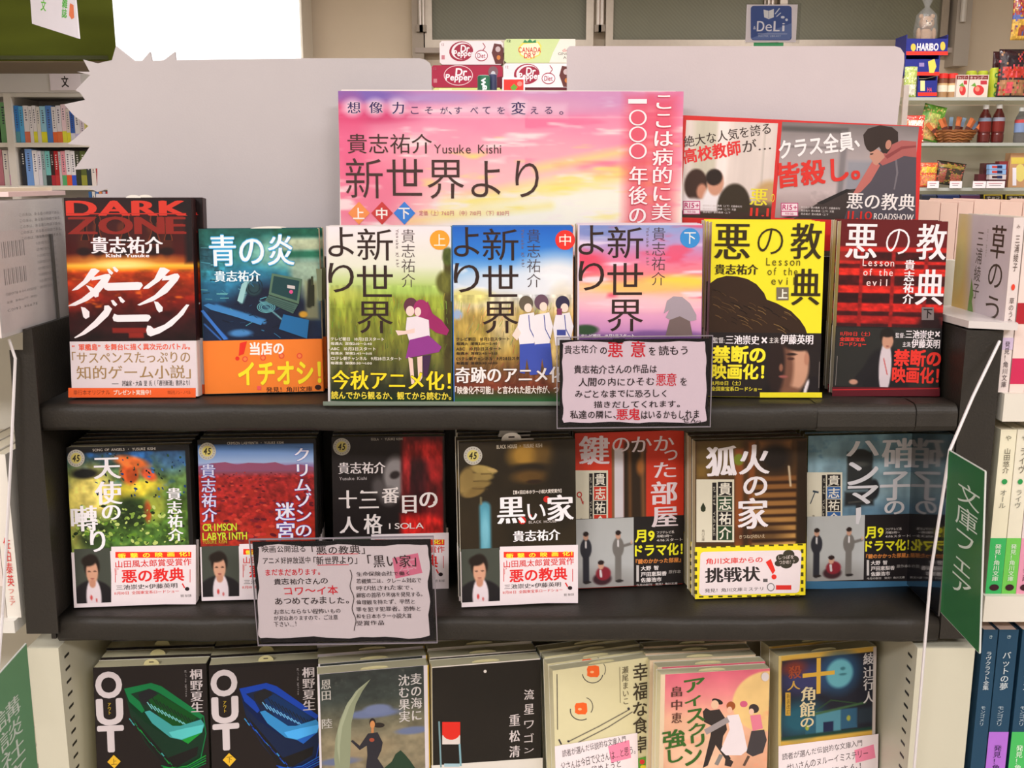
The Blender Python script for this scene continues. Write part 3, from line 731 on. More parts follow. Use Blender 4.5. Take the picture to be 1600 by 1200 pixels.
p.build('band_lettering', bk)
slip(bk, fr, 206, 309, 12, 5, mark=False)
stack(bk, fr, 1, .0145, 'identical black and red novel behind the front copy, only its dark spine showing', 'spare copies of the black and red novel', dx=0, seed=2, ox=.0055)

# 2 teal desk cover
fr = bframe(1, (311, 358), (500, 356), (504, 612), (320, 616)); fr.mid = 410
bk = book(fr, .0115, (36, 84, 86), (220, 208, 170), 'paperback with a teal photograph of a desk and an orange band', band=(531, (240, 128, 48), (236, 120, 46)))
A = Art(fr, 312, 358, 503, 532, 1.5)
A.grad([(356, (30, 84, 76)), (400, (52, 130, 128)), (440, (44, 120, 150)), (470, (30, 70, 110)), (532, (20, 34, 62))])
A.ell(450, 395, 60, 22, (150, 196, 176), .9, a=.8); A.box(440, 372, 505, 392, (178, 190, 158), 8); A.box(430, 356, 505, 370, (30, 90, 70), 6); A.box(440, 392, 505, 404, (40, 110, 86), 5); A.box(455, 406, 505, 470, (150, 176, 156), 12)
A.ell(385, 440, 50, 26, (50, 130, 170), .8, a=.7); A.box(311, 385, 340, 420, (42, 90, 104), 6); A.tex(7, 5, .35, 4, (311, 380, 350, 470)); A.tex(12, 10, .25, 5)
A.ell(420, 500, 75, 60, (22, 30, 52), .4); A.ell(350, 500, 45, 26, (20, 34, 60), .5); A.box(311, 440, 350, 470, (36, 96, 130), 4, a=.8)
A.line(335, 478, 410, 502, 8, (62, 130, 190), 3); A.line(315, 490, 350, 528, 3, (60, 120, 210), 2); A.line(315, 505, 340, 530, 2, (60, 120, 210), 2); A.line(375, 470, 388, 440, 7, (130, 190, 200), 3)
A.line(405, 470, 440, 500, 2, (120, 180, 190), 2); A.ell(416, 478, 14, 9, (60, 120, 140), .3, a=.6); A.ell(395, 452, 12, 10, (40, 66, 74), .4); A.ell(372, 520, 18, 6, (70, 130, 190), .6)
A.ell(430, 545, 100, 20, (16, 26, 54), .6); A.box(478, 440, 500, 500, (150, 150, 110), 8, a=.8); A.line(487, 440, 484, 478, 8, (40, 44, 34), 3); A.ell(474, 492, 7, 5, (200, 150, 50), .5)
A.build(parent=bk)
p = Print(fr)
R = random.Random(12)
for k in range(26): x, y = R.uniform(313, 345), R.uniform(382, 468); p.line([(x, y), (x + R.uniform(5, 18), y + R.uniform(-2, 3))], R.uniform(.8, 2.4), R.choice([(30, 66, 80), (70, 140, 160), (24, 50, 70), (90, 160, 170)]))
for k in range(30): x, y = R.uniform(345, 430), R.uniform(440, 528); a_ = R.uniform(-.6, 1.0); l_ = R.uniform(4, 14); p.line([(x, y), (x + l_ * math.cos(a_), y + l_ * math.sin(a_))], R.uniform(.6, 1.8), R.choice([(18, 26, 44), (50, 110, 150), (30, 60, 90), (80, 150, 170), (16, 22, 34)]))
for r_ in (13, 9): p.line([(397 + r_ * math.cos(t * .52), 448 + r_ * 1.1 * math.sin(t * .52)) for t in range(13)], 1.3, (30, 50, 60))
for r_ in (14, 11, 8): p.line([(416 + r_ * math.cos(t * .52), 480 + r_ * .6 * math.sin(t * .52)) for t in range(13)], .9, (110, 180, 190))
p.poly([(318, 477), (326, 474), (412, 500), (408, 508), (372, 496), (330, 484)], (62, 128, 190)); p.poly([(314, 486), (318, 484), (356, 530), (350, 531)], (58, 116, 200)); p.poly([(371, 470), (378, 444), (388, 436), (386, 446), (379, 474)], (150, 196, 200))
p.rect(484, 445, 491, 478, (44, 48, 34)); p.rect(486, 432, 489, 446, (60, 66, 44)); p.poly([(494, 420), (503, 420), (503, 470), (498, 470)], (130, 140, 110))
p.poly([(425, 427), (472, 436), (467, 475), (420, 460)], (86, 116, 96)); p.poly([(428, 431), (468, 439), (464, 470), (424, 457)], (32, 66, 70)); p.poly([(420, 461), (466, 476), (458, 490), (414, 470)], (70, 100, 92))
p.rect(449, 445, 461, 450, (206, 196, 196), 447, 452); p.ell(455, 456, 3, 3, (214, 84, 140))
for q in range(4): p.line([(417 + q, 464 + 3 * q), (460, 478 + 3 * q)], .8, (44, 66, 66))
p.poly([(443, 491), (483, 500), (480, 529), (436, 514)], (34, 104, 160))
p.text('青の炎', 328, 367, 459, 415, (232, 240, 246), m=True, o=((70, 170, 220), .045)); p.text('貴志祐介', 336, 423, 407, 440, (226, 240, 246), m=True, b=.015, o=((60, 150, 190), .04))
p.build('cover_lettering', bk)
p = Print(fr, BZ)
for x, y in ((383, 561), (411, 559), (440, 556), (468, 556)): p.ell(x, y, 4.5, 4.5, (226, 78, 54)); p.ell(x, y, 2.8, 2.8, (240, 128, 70))
p.text('当店の', 391, 535, 443, 554, (250, 240, 236), b=.05)
p.poly([(375, 536), (386, 533), (381, 553), (373, 556)], (226, 50, 36)); p.ell(371, 560, 3.2, 3.2, (226, 50, 36), rot=20)
p.text('イチオシ！', 373, 566, 501, 600, (250, 226, 44), b=.05, o=((70, 70, 20), .10))
p.text('発見！角川文庫', 416, 604, 488, 612, (66, 36, 26), b=.01); p.rect(402, 603, 408, 609, (236, 90, 90)); p.ell(497, 605, 5, 4, (50, 26, 22))
p.build('band_lettering', bk)
slip(bk, fr, 415, 357, 26, 3, mark=False)
stack(bk, fr, 1, .0115, 'identical teal desk paperback right behind the front copy', 'spare copies of the teal desk paperback', dx=.0005, seed=3, ox=.0028)

# 3-5 three volumes of the same novel: meadow, blue sky and sunset covers
def volume(fr, x0, y0, ink, volcol, volch, K=(50, 34, 30), yaj=0, thin=0):
    p = Print(fr, 2.4e-4)
    s = lambda a, b, c, d: (x0 + a, y0 + b, x0 + c, y0 + d)
    for k, ch in enumerate('新世界'): p.text(ch, *s(47, 4 + 57 * k, 103, 54 + 57 * k - (0 if k else 0)), K, b=0)
    for k, ch in enumerate('より'): p.text(ch, *s(2, 2 + 56 * k, 42, 48 + 56 * k), K, b=0)
    p.text('貴志祐介', *s(116, 5, 138, 96), (74, 60, 62), v=True, b=-.008)
    p.text('Yusuke Kishi', *s(107, 5, 113, 64), (120, 100, 104), v=2)
    p.ell(x0 + 176, y0 + 22, 15.5, 15.5, volcol); p.text(volch, x0 + 167, y0 + 13, x0 + 185, y0 + 31, (250, 236, 224))
    for k, (t, x) in enumerate((('テレビ朝日　10月2日スタート', 83), ('毎週火 深夜2:10～2:40', 64), ('ABC　10月3日スタート', 70), ('毎週水 深夜2:45～3:15', 64), ('CSテレ朝チャンネル　9月28日スタート', 110), ('毎週金 深夜0:30～1:00', 64))):
        if yaj and k > 0: break
        p.text(t, *s(6, 174 + 7.6 * k - (2 if yaj else 0), 6 + x, 179.5 + 7.6 * k - (k % 2) - (2 if yaj else 0)), ink, b=.02)
    return p
# first volume
fr = bframe(1, (511, 353), (706, 353), (706, 629), (511, 627)); fr.mid = 608
bk = book(fr, .0125, (214, 206, 206), (84, 130, 84), 'paperback with a sunlit green meadow cover and an orange disc near its top')
A = Art(fr, 513, 354, 706, 628, 1.6)
A.grad([(353, (234, 222, 228)), (415, (222, 222, 204)), (440, (186, 204, 130)), (465, (150, 166, 62)), (500, (138, 146, 50)), (545, (104, 106, 42)), (590, (58, 58, 34)), (612, (34, 40, 26)), (628, (30, 56, 30))])
A.tex(5, 30, .32, 6, (513, 445, 706, 600)); A.tex(10, 40, .3, 9, (513, 480, 706, 628)); A.ell(535, 460, 30, 12, (196, 200, 90), .8, a=.6); A.ell(640, 452, 60, 8, (160, 196, 90), .9, a=.6)
A.box(694, 388, 710, 600, (70, 62, 30), 4); A.ell(696, 440, 14, 18, (92, 92, 40), .4); A.ell(700, 400, 8, 14, (76, 88, 38), .4); A.tex(6, 12, .3, 11, (690, 385, 706, 560)); A.box(705, 353, 710, 470, (120, 160, 200), 1)
A.box(511, 340, 514.5, 629, (225, 218, 214), 1.5)
A.build(parent=bk)
pg = Print(fr, 7e-5); pg.dz = 6e-7; R = random.Random(8)
for k in range(230):
    x, y = R.uniform(516, 700), R.uniform(470, 600); t = (y - 470) / 130; l_ = R.uniform(5, 13); w_ = R.uniform(-3, 3)
    pg.line([(x, y), (x + w_, y - l_)], R.uniform(.4, 1.0), tuple(v * R.uniform(.75, 1.25) for v in (150 - 100 * t, 156 - 96 * t, 60 - 30 * t)))
pg.build('cover_picture', bk)
p = volume(fr, 511, 353, (226, 220, 206), (246, 158, 50), '上')
# plain figures in white tops and purple skirts (no faces, no likeness)
p.poly([(668, 470), (676, 490), (690, 500), (702, 516), (698, 524), (682, 520), (668, 510), (660, 495)], (150, 40, 96))
p.ell(642, 478, 11, 13, (96, 50, 66)); p.ell(658, 483, 12, 15, (156, 46, 100)); p.ell(641, 486, 6.5, 8, (232, 204, 196)); p.ell(653, 487, 5, 7, (234, 206, 198))
p.poly([(636, 496), (652, 494), (670, 500), (672, 528), (640, 534), (634, 514)], (226, 214, 222)); p.poly([(618, 516), (622, 524), (648, 520), (648, 513), (632, 517)], (230, 200, 190))
p.poly([(640, 531), (670, 524), (690, 542), (686, 550), (634, 560)], (140, 56, 136)); p.poly([(638, 558), (645, 560), (648, 600), (643, 600)], (228, 196, 184)); p.poly([(652, 558), (660, 556), (660, 590), (654, 600)], (226, 194, 182)); p.poly([(660, 556), (674, 554), (668, 588), (662, 588)], (66, 40, 70))
YL = (244, 216, 40)
p.text('今秋アニメ化！', 519, 579, 704, 609, YL, m=True, b=.012, o=((46, 40, 20), .05)); p.text('読んでから観るか、観てから読むか。', 518, 612, 705, 624, (240, 218, 70), b=.02)
p.build('cover_lettering', bk)
stack(bk, fr, 1, .0125, 'spare copy hidden behind the green meadow volume', 'spare copies of the meadow volume', dx=0.0, seed=4)
# second volume
fr = bframe(1, (708, 353), (895, 352), (897, 628), (707, 629)); fr.mid = 800
bk = book(fr, .0125, (60, 110, 180), (226, 150, 70), 'paperback with deep blue sky over tall dry grass and a red disc')
A = Art(fr, 709, 354, 895, 628, 1.6)
A.grad([(353, (34, 96, 190)), (400, (56, 130, 214)), (425, (150, 190, 228)), (450, (206, 214, 226)), (470, (208, 200, 170)), (490, (176, 150, 80)), (540, (166, 140, 64)), (575, (112, 78, 44)), (605, (110, 48, 34)), (616, (60, 66, 36)), (628, (44, 110, 60))])
A.ell(870, 440, 60, 40, (226, 228, 234), .8); A.ell(790, 436, 50, 16, (216, 224, 236), 1.0, a=.8); A.tex(40, 16, .8, 5, (709, 395, 895, 465), col=(236, 238, 242), thr=.6); A.ell(735, 462, 36, 12, (214, 204, 120), .6, a=.9); A.ell(785, 500, 20, 40, (220, 208, 180), .9, a=.5)
A.ell(880, 530, 30, 70, (214, 184, 124), .8, a=.8); A.tex(5, 26, .3, 6, (709, 460, 895, 600)); A.tex(16, 22, .25, 7, (709, 465, 895, 610)); A.ell(715, 490, 8, 8, (150, 170, 200), .6)
A.build(parent=bk)
pg = Print(fr, 7e-5); pg.dz = 6e-7; R = random.Random(9)
for k in range(230):
    x, y = R.uniform(712, 892), R.uniform(482, 600); t = (y - 482) / 118; l_ = R.uniform(6, 16); w_ = R.uniform(-1, 6)
    pg.line([(x, y), (x + w_, y - l_)], R.uniform(.4, 1.0), tuple(v * R.uniform(.75, 1.25) for v in (196 - 80 * t, 164 - 90 * t, 96 - 50 * t)))
pg.build('cover_picture', bk)
p = volume(fr, 707, 353, (44, 34, 30), (226, 52, 44), '中')
for x, y, hc in ((822, 474, (98, 88, 74)), (846, 472, (104, 76, 92)), (879, 474, (52, 46, 72))):
    p.ell(x, y, 11, 12, hc); p.ell(x + 3, y + 7, 6, 7, (238, 214, 200))
for x, sc in ((824, 1), (848, 1), (880, .8)):
    p.poly([(x - 12, 492), (x + 10, 488), (x + 16, 510), (x + 10, 538), (x - 12, 540), (x - 16, 512)], (232, 226, 232)); p.line([(x + 2, 492), (x + 4, 514), (x + 12, 530)], 1.4, (60, 70, 150))
    if sc == 1: p.poly([(x - 12, 538), (x + 12, 536), (x + 16, 585), (x + 4, 586), (x - 1, 560), (x - 4, 584), (x - 12, 582)], (62, 80, 170))
p.poly([(808, 510), (800, 524), (808, 532), (814, 520)], (236, 212, 200)); p.rect(870, 482, 878, 492, (130, 60, 96)); p.rect(870, 515, 884, 524, (66, 76, 150))
p.text('奇跡のアニメ化！', 712, 573, 890, 598, (238, 228, 226), m=True, b=.015, o=((70, 40, 30), .05)); p.text('「映像化不可能」と言われた超大作が、ついに', 711, 603, 890, 615, (236, 224, 216), b=.02)
p.build('cover_lettering', bk)
stack(bk, fr, 1, .0125, 'spare copy hidden behind the blue sky volume', 'spare copies of the blue sky volume', dx=0.0, seed=5)
# third volume
fr = bframe(1, (902, 350), (1097, 350), (1097, 627), (902, 628)); fr.mid = 1000
bk = book(fr, .0125, (214, 200, 214), (150, 80, 150), 'paperback with a violet and pink sunset sky and a blue disc')
A = Art(fr, 905, 352, 1096, 627, 1.6)
A.grad([(350, (140, 156, 206)), (380, (176, 150, 200)), (402, (216, 120, 160)), (425, (240, 130, 140)), (445, (246, 170, 140)), (462, (246, 190, 180)), (490, (226, 160, 196)), (512, (200, 140, 190)), (520, (130, 90, 150)), (560, (90, 60, 110)), (627, (60, 40, 80))], wob=16, sx=70, sy=30)
A.tex(50, 14, .8, 7, (905, 352, 1097, 470), col=(226, 78, 110), thr=.58); A.tex(60, 12, .8, 17, (905, 352, 1097, 480), col=(242, 224, 238), thr=.6); A.ell(1060, 440, 60, 10, (250, 206, 80), .9); A.ell(990, 448, 80, 8, (250, 190, 110), 1); A.ell(930, 360, 40, 14, (110, 130, 190), .9, a=.7); A.ell(920, 410, 24, 16, (224, 70, 96), .9, a=.8)
A.ell(915, 514, 20, 8, (50, 76, 50), .4); A.ell(1000, 474, 90, 10, (248, 196, 206), .9, a=.7)
A.build(parent=bk)
p = volume(fr, 902, 350, (240, 228, 236), (56, 138, 206), '下', yaj=1)
p.poly([(1042, 470), (1052, 463), (1066, 464), (1078, 474), (1088, 492), (1088, 500), (1078, 502), (1066, 496), (1052, 502), (1040, 496), (1046, 484), (1037, 490)], (164, 150, 160)); p.poly([(1046, 500), (1062, 494), (1078, 502), (1082, 524), (1040, 524)], (116, 98, 96))
p.build('cover_lettering', bk)
stack(bk, fr, 2, .0125, 'spare copy standing behind the pink sunset volume', 'spare copies of the sunset volume', dx=.0016, seed=6)

# 6 yellow cover
fr = bframe(1, (1112, 345), (1286, 347), (1284, 621), (1106, 620)); fr.mid = 1196
bk = book(fr, .0145, (232, 220, 40), (220, 206, 30), 'bright yellow paperback with a dark rounded back of feathers on its cover', band=(520, (34, 28, 28), (30, 26, 26)), pages=(236, 222, 196))
A = Art(fr, 1107, 346, 1286, 521, 1.6)
A.fill((234, 222, 42))
A.build(parent=bk)
p = Print(fr, 8e-5)
body = [(1109, 443), (1120, 435), (1135, 431), (1152, 432), (1168, 436), (1182, 444), (1194, 458), (1198, 468), (1214, 474), (1236, 486), (1250, 500), (1258, 512), (1261, 521), (1107, 521)]
p.poly(body, (52, 34, 22))
R = random.Random(4)
for k in range(46):
    x = R.uniform(1112, 1230); y = 450 + (x - 1112) * .32 + R.uniform(0, 45)
    if y > 514 or y < 447 + max(0, x - 1185) * .8: continue
    dx = R.uniform(8, 20); p.line([(x, y), (x + dx * .6, y + dx * .22), (x + dx, y + dx * .55)], R.uniform(.5, 1.3), R.choice([(104, 76, 44), (80, 56, 32), (26, 16, 12), (122, 94, 56)]))
KY = (52, 40, 14)
p.text('悪', 1117, 350, 1171, 405, KY, m=True, b=-.004); p.text('の', 1183, 356, 1224, 398, KY, b=-.01); p.text('教', 1236, 349, 1283, 405, KY, m=True, b=-.004); p.text('典', 1237, 420, 1281, 477, KY, m=True, b=-.004)
p.text('貴志祐介', 1117, 413, 1184, 429, (50, 40, 20), m=True, b=.018)
for t, x0, y0, x1 in (('Lesson', 1197, 403, 1250), ('of the', 1199, 418, 1246), ('evil', 1205, 433, 1241)): p.text(t, x0, y0, x1, y0 + 12, (90, 78, 20), mono=True)
p.rect(1213, 449, 1232, 469, (116, 106, 90)); p.text('上', 1216, 452, 1230, 466, (240, 236, 220), b=.03)
p.build('cover_lettering', bk)
A = Art(fr, 1110, 523, 1284, 620, 1.4, z=BZ)
A.fill((34, 27, 27)).ell(1240, 625, 46, 45, (24, 20, 22), .2).ell(1232, 566, 32, 40, (40, 28, 24), .2).ell(1246, 572, 20, 38, (196, 148, 122), .25).ell(1228, 576, 14, 40, (112, 74, 58), .5).ell(1214, 570, 14, 46, (40, 27, 25), .4)
A.ell(1250, 536, 26, 12, (34, 24, 22), .3).ell(1238, 553, 9, 1.8, (40, 24, 22), .4).ell(1237, 560, 6, 2, (70, 40, 34), .4).ell(1226, 588, 7, 2.2, (150, 84, 78), .5).ell(1222, 574, 3, 6, (140, 92, 72), .5).ell(1262, 612, 3.4, 20, (222, 212, 214), .3, rot=12).ell(1272, 612, 8, 26, (28, 22, 26), .3, rot=12).ell(1262, 560, 4, 10, (176, 124, 100), .4).ell(1238, 612, 16, 8, (120, 80, 62), .6)
A.build('band_picture', bk)
p = Print(fr, BZ + 5e-5)
p.text('監督:', 1114, 527, 1132, 536, (230, 222, 220)); p.text('三池崇史', 1134, 524, 1186, 538, WT, m=True, b=.015); p.text('×', 1190, 527, 1198, 536, WT, b=.03); p.text('主演:', 1202, 527, 1217, 536, (230, 222, 220)); p.text('伊藤英明', 1219, 523, 1270, 538, WT, m=True, b=.015)
YY = (246, 230, 50)
p.text('禁断の', 1114, 541, 1195, 567, YY, b=.055); p.text('映画化！', 1112, 569, 1193, 592, YY, b=.055)
p.text('11月10日（土）', 1112, 595, 1157, 602, (226, 210, 60), b=.02); p.text('全国東宝系ロードショー', 1111, 604, 1190, 611, (226, 210, 60), b=.02); p.rect(1187, 613, 1284, 621, (232, 216, 40)); p.line([(1280, 565), (1279, 606)], 1, (120, 110, 106))
p.build('band_lettering', bk)
stack(bk, fr, 4, .0145, 'spare copy stacked behind the bright yellow paperback', 'spare copies of the yellow paperback', dx=.0012, seed=7)

# 7 dark red cover
fr = bframe(1, (1318, 343), (1481, 347), (1467, 619), (1298, 616)); fr.mid = 1390
bk = book(fr, .0145, (96, 20, 22), (90, 20, 22), 'dark red paperback with a red barred building front on its cover', band=(511, (32, 27, 28), (30, 26, 26)), pages=(236, 222, 196))
A = Art(fr, 1306, 344, 1481, 513, 1.5)
A.fill((98, 20, 22))
for y0, y1, c in ((385, 393, (190, 34, 28)), (393, 407, (60, 12, 14)), (407, 412, (200, 36, 28)), (412, 420, (80, 12, 14)), (419, 430, (210, 40, 28)), (430, 447, (66, 12, 14)), (446, 458, (206, 38, 28)), (458, 474, (46, 10, 14)), (474, 487, (196, 34, 28)), (487, 494, (60, 12, 16)), (494, 506, (170, 30, 28)), (506, 515, (60, 14, 18))): A.box(1300, y0, 1490, y1, c, 2)
for x in (1340, 1392, 1446): A.box(x, 393, x + 6, 515, (150, 26, 24), 2)
A.tex(9, 5, .35, 5, (1300, 395, 1490, 515)); A.ell(1462, 505, 20, 18, (34, 12, 16), .6); A.ell(1310, 400, 24, 10, (190, 50, 40), .9, a=.6)
A.build(parent=bk)
p = Print(fr)
p.text('悪', 1322, 350, 1370, 404, WT, m=True, b=-.004); p.text('の', 1384, 357, 1422, 398, WT, b=-.01); p.text('教', 1433, 350, 1478, 406, WT, m=True, b=-.004); p.text('典', 1431, 421, 1474, 477, WT, m=True, b=-.004)
p.text('貴志祐介', 1412, 406, 1428, 475, WT, v=True, m=True, b=.018)
for t, x0, y0, x1 in (('Lesson', 1348, 405, 1397), ('of the', 1349, 420, 1395), ('evil', 1354, 436, 1386)): p.text(t, x0, y0, x1, y0 + 11, (240, 208, 206), mono=True, b=.01)
p.rect(1440, 480, 1459, 500, (118, 108, 108)); p.text('下', 1443, 483, 1456, 497, (30, 22, 22), b=.03)
p.build('cover_lettering', bk)
A = Art(fr, 1302, 513, 1472, 605, 1.4, z=BZ)
A.fill((40, 40, 38)).ell(1385, 600, 38, 58, (26, 24, 28), .15).line(1370, 560, 1342, 596, 16, (28, 26, 30), 3).line(1412, 560, 1425, 590, 16, (26, 24, 28), 3).ell(1384, 574, 10, 42, (206, 192, 198), .15).ell(1385, 525, 12, 13, (30, 24, 22), .2).ell(1386, 533, 9, 12, (192, 142, 118), .2).ell(1385, 521, 11, 6, (30, 24, 22), .3)
A.ell(1334, 598, 7, 4, (190, 140, 118), .4).line(1381, 560, 1388, 585, 1.5, (190, 60, 60), 1).ell(1386, 541, 3, 1, (150, 90, 80), .5).box(1460, 500, 1475, 610, (26, 24, 26), 6)
A.build('band_picture', bk)
p = Print(fr, BZ + 5e-5); RR = (228, 54, 44)
p.rect(1300, 605, 1468, 619, (90, 18, 30)); p.line([(1301, 609), (1466, 607)], 1.4, (190, 40, 44))
p.text('11月10日（土）', 1313, 518, 1359, 525, RR, b=.01); p.text('全国東宝系', 1312, 527, 1351, 533, RR, b=.02); p.text('ロードショー', 1312, 535, 1353, 541, RR, b=.02)
p.text('監督:', 1399, 520, 1413, 528, WT); p.text('三池崇史', 1415, 516, 1459, 529, WT, m=True, b=.015); p.text('×', 1461, 518, 1468, 526, WT, b=.03); p.text('主演:', 1410, 534, 1423, 542, WT); p.text('伊藤英明', 1424, 530, 1468, 544, WT, m=True, b=.015)
p.text('禁断の', 1397, 547, 1469, 572, RR, b=.055); p.text('映画化！', 1394, 574, 1466, 598, RR, b=.055); p.line([(1308, 556), (1305, 602)], 1, (120, 112, 108))
p.build('band_lettering', bk)
stack(bk, fr, 4, .0145, 'spare copy stacked behind the dark red paperback', 'spare copies of the dark red paperback', dx=.0012, seed=8)
# ---- row 2 -------------------------------------------------------------
def seal(p, x, y, r):                                  # round cream horror-series seal
    p.ell(x, y, r, r, (180, 175, 164), n=30); p.ell(x, y, r * .62, r * .62, (198, 184, 104)); p.text('45', x - r * .42, y - r * .36, x + r * .42, y + r * .36, (40, 34, 26), b=.04, sl=.2)
    for k in range(18):
        a = k * 20; p.ell(x + r * .81 * math.cos(math.radians(a)), y + r * .81 * math.sin(math.radians(a)), r * .06, r * .06, (120, 112, 100), n=6)
DB = (60, 62, 54)
# 1 green jungle cover
fr = bframe(2, (102, 699), (298, 694), (304, 943), (118, 950)); fr.mid = 206
bk = book(fr, .0135, (26, 24, 22), (28, 26, 24), 'dark edged paperback with a blurred yellow and green jungle cover', band=(860, (224, 212, 216), (226, 214, 216)))
A = Art(fr, 103, 700, 300, 862, 1.6)
A.grad([(697, (24, 22, 22)), (704, (24, 24, 24)), (708, (40, 66, 90)), (740, (90, 120, 70)), (790, (70, 100, 36)), (860, (62, 96, 40))])
A.tex(26, 20, .9, 3, (100, 706, 297, 760), col=(40, 90, 150), thr=.5); A.tex(9, 9, .5, 4); A.ell(140, 770, 34, 40, (232, 214, 110), .7); A.ell(115, 800, 26, 60, (214, 196, 100), .8, a=.8)
A.ell(210, 765, 46, 14, (220, 200, 60), .6, rot=-8); A.ell(202, 738, 15, 18, (200, 84, 36), .5); A.ell(206, 722, 28, 9, (226, 110, 50), .6, rot=12); A.ell(232, 742, 14, 8, (220, 90, 50), .6, rot=30); A.ell(205, 742, 9, 12, (170, 70, 30), .4)
A.ell(240, 790, 16, 24, (150, 160, 60), .8); A.ell(228, 800, 6, 16, (190, 84, 40), .6); A.ell(200, 800, 24, 26, (34, 50, 24), .7); A.ell(135, 830, 22, 30, (44, 60, 30), .7); A.tex(14, 10, .5, 8, (100, 800, 300, 862), col=(150, 180, 80), thr=.62)
A.ell(270, 720, 24, 20, (60, 100, 150), .9, a=.7); A.ell(130, 738, 22, 8, (26, 26, 26), .6); A.tex(12, 12, .3, 22)
A.box(293, 695, 302, 862, (24, 22, 22), 1.5).box(100, 696, 300, 706, (24, 22, 22), 1.5)
A.build(parent=bk)
pg = Print(fr, 7e-5); pg.dz = 6e-7; R = random.Random(6)
for k in range(170):
    x, y = R.uniform(114, 290), R.uniform(790, 850); r_ = R.uniform(.8, 3)
    pg.ell(x, y, r_ * 1.6, r_, R.choice([(90, 130, 40), (150, 176, 80), (50, 76, 30), (120, 150, 60), (30, 44, 20), (180, 196, 110)]), rot=R.uniform(-60, 60), n=7)
for k in range(70):
    x, y = R.uniform(150, 290), R.uniform(708, 780); pg.ell(x, y, R.uniform(1, 3.4), R.uniform(.8, 2), R.choice([(30, 60, 110), (24, 34, 40), (60, 110, 170), (40, 70, 50), (20, 28, 30)]), rot=R.uniform(0, 90), n=7)
pg.build('cover_picture', bk)
p = Print(fr, 2.4e-4); seal(p, 119, 716, 13.5); p.text('SONG OF ANGELS ・ YUSUKE KISHI', 145, 700, 243, 704, (190, 180, 168))
for k, (ch, x0, y0, x1, y1) in enumerate((('天', 147, 715, 188, 748), ('使', 149, 752, 190, 788), ('の', 160, 789, 188, 812), ('囀', 112, 790, 152, 830), ('り', 142, 828, 164, 862))): p.text(ch, x0, y0, x1, y1, WT, m=True, b=.01)
p.text('貴志祐介', 262, 762, 285, 845, WT, v=True, m=True, b=.015); p.build('cover_lettering', bk)
dband(bk, fr, 118, 303, 857, 942, 174)
p = Print(fr, BZ); stack(bk, fr, 4, .0135, 'spare copy stacked behind the jungle cover paperback', 'spare copies of the jungle cover paperback', seed=11)
# 2 red desert cover
fr = bframe(2, (308, 687), (494, 686), (498, 934), (316, 940)); fr.mid = 400
bk = book(fr, .0135, (26, 24, 22), (28, 24, 24), 'dark edged paperback with a crimson desert under a pale blue sky', band=(853, (224, 212, 216), (226, 214, 216)))
A = Art(fr, 309, 688, 495, 854, 1.6)
A.grad([(686, (28, 22, 22)), (693, (28, 24, 24)), (695, (70, 110, 170)), (722, (150, 170, 206)), (731, (130, 90, 140)), (737, (130, 70, 90)), (745, (160, 40, 40)), (800, (150, 34, 30)), (853, (146, 40, 26))])
A.ell(380, 728, 60, 4, (140, 80, 130), .5); A.tex(6, 5, .45, 5, (305, 740, 500, 860)); A.tex(26, 20, .5, 6, (305, 745, 500, 860), col=(200, 50, 36), thr=.6); A.tex(24, 20, .5, 9, (305, 745, 500, 860), col=(90, 20, 30), thr=.62); A.ell(430, 840, 60, 14, (170, 50, 30), .8, rot=-20)
A.box(491, 680, 500, 860, (26, 22, 22), 1.5)
A.build(parent=bk)
pg = Print(fr, 7e-5); pg.dz = 6e-7; R = random.Random(7)
pg.poly([(310, 729), (330, 724), (352, 722), (370, 726), (388, 723), (412, 724), (430, 722), (446, 727), (466, 725), (490, 730), (490, 734), (310, 735)], (140, 76, 104))
for k in range(190):
    t = R.random(); x, y = R.uniform(318, 487), 738 + 108 * t ** 1.2; r_ = 1 + 3.2 * t
    pg.ell(x, y, r_ * 1.5, r_ * .7, R.choice([(120, 24, 34), (186, 46, 40), (90, 20, 30), (170, 40, 30), (196, 66, 50), (110, 30, 40)]), rot=R.uniform(-20, 20), n=7)
pg.build('cover_picture', bk)
p = Print(fr, 2.4e-4); seal(p, 324, 705, 13.5); p.text('CRIMSON LABYRINTH ・ YUSUKE KISHI', 355, 690, 443, 694, (190, 180, 168))
p.text('クリムゾンの', 461, 700, 486, 838, (230, 226, 236), v=True, m=True, o=((60, 80, 180), .04)); p.text('迷宮', 431, 785, 461, 843, (226, 222, 236), v=True, m=True, b=.01, o=((60, 80, 180), .04))
p.text('貴志祐介', 315, 725, 338, 815, (206, 204, 226), v=True, m=True, o=((60, 70, 160), .05)); p.text('CRIMSON', 317, 818, 370, 829, (190, 200, 50), b=.03, mono=True); p.text('LABYRINTH', 317, 832, 386, 843, (190, 200, 50), b=.03, mono=True); p.text('YUSUKE KISHI', 317, 844, 355, 849, (180, 170, 50))
p.build('cover_lettering', bk)
dband(bk, fr, 316, 498, 853, 932, 374)
stack(bk, fr, 4, .0135, 'spare copy stacked behind the crimson desert paperback', 'spare copies of the crimson desert paperback', seed=12)
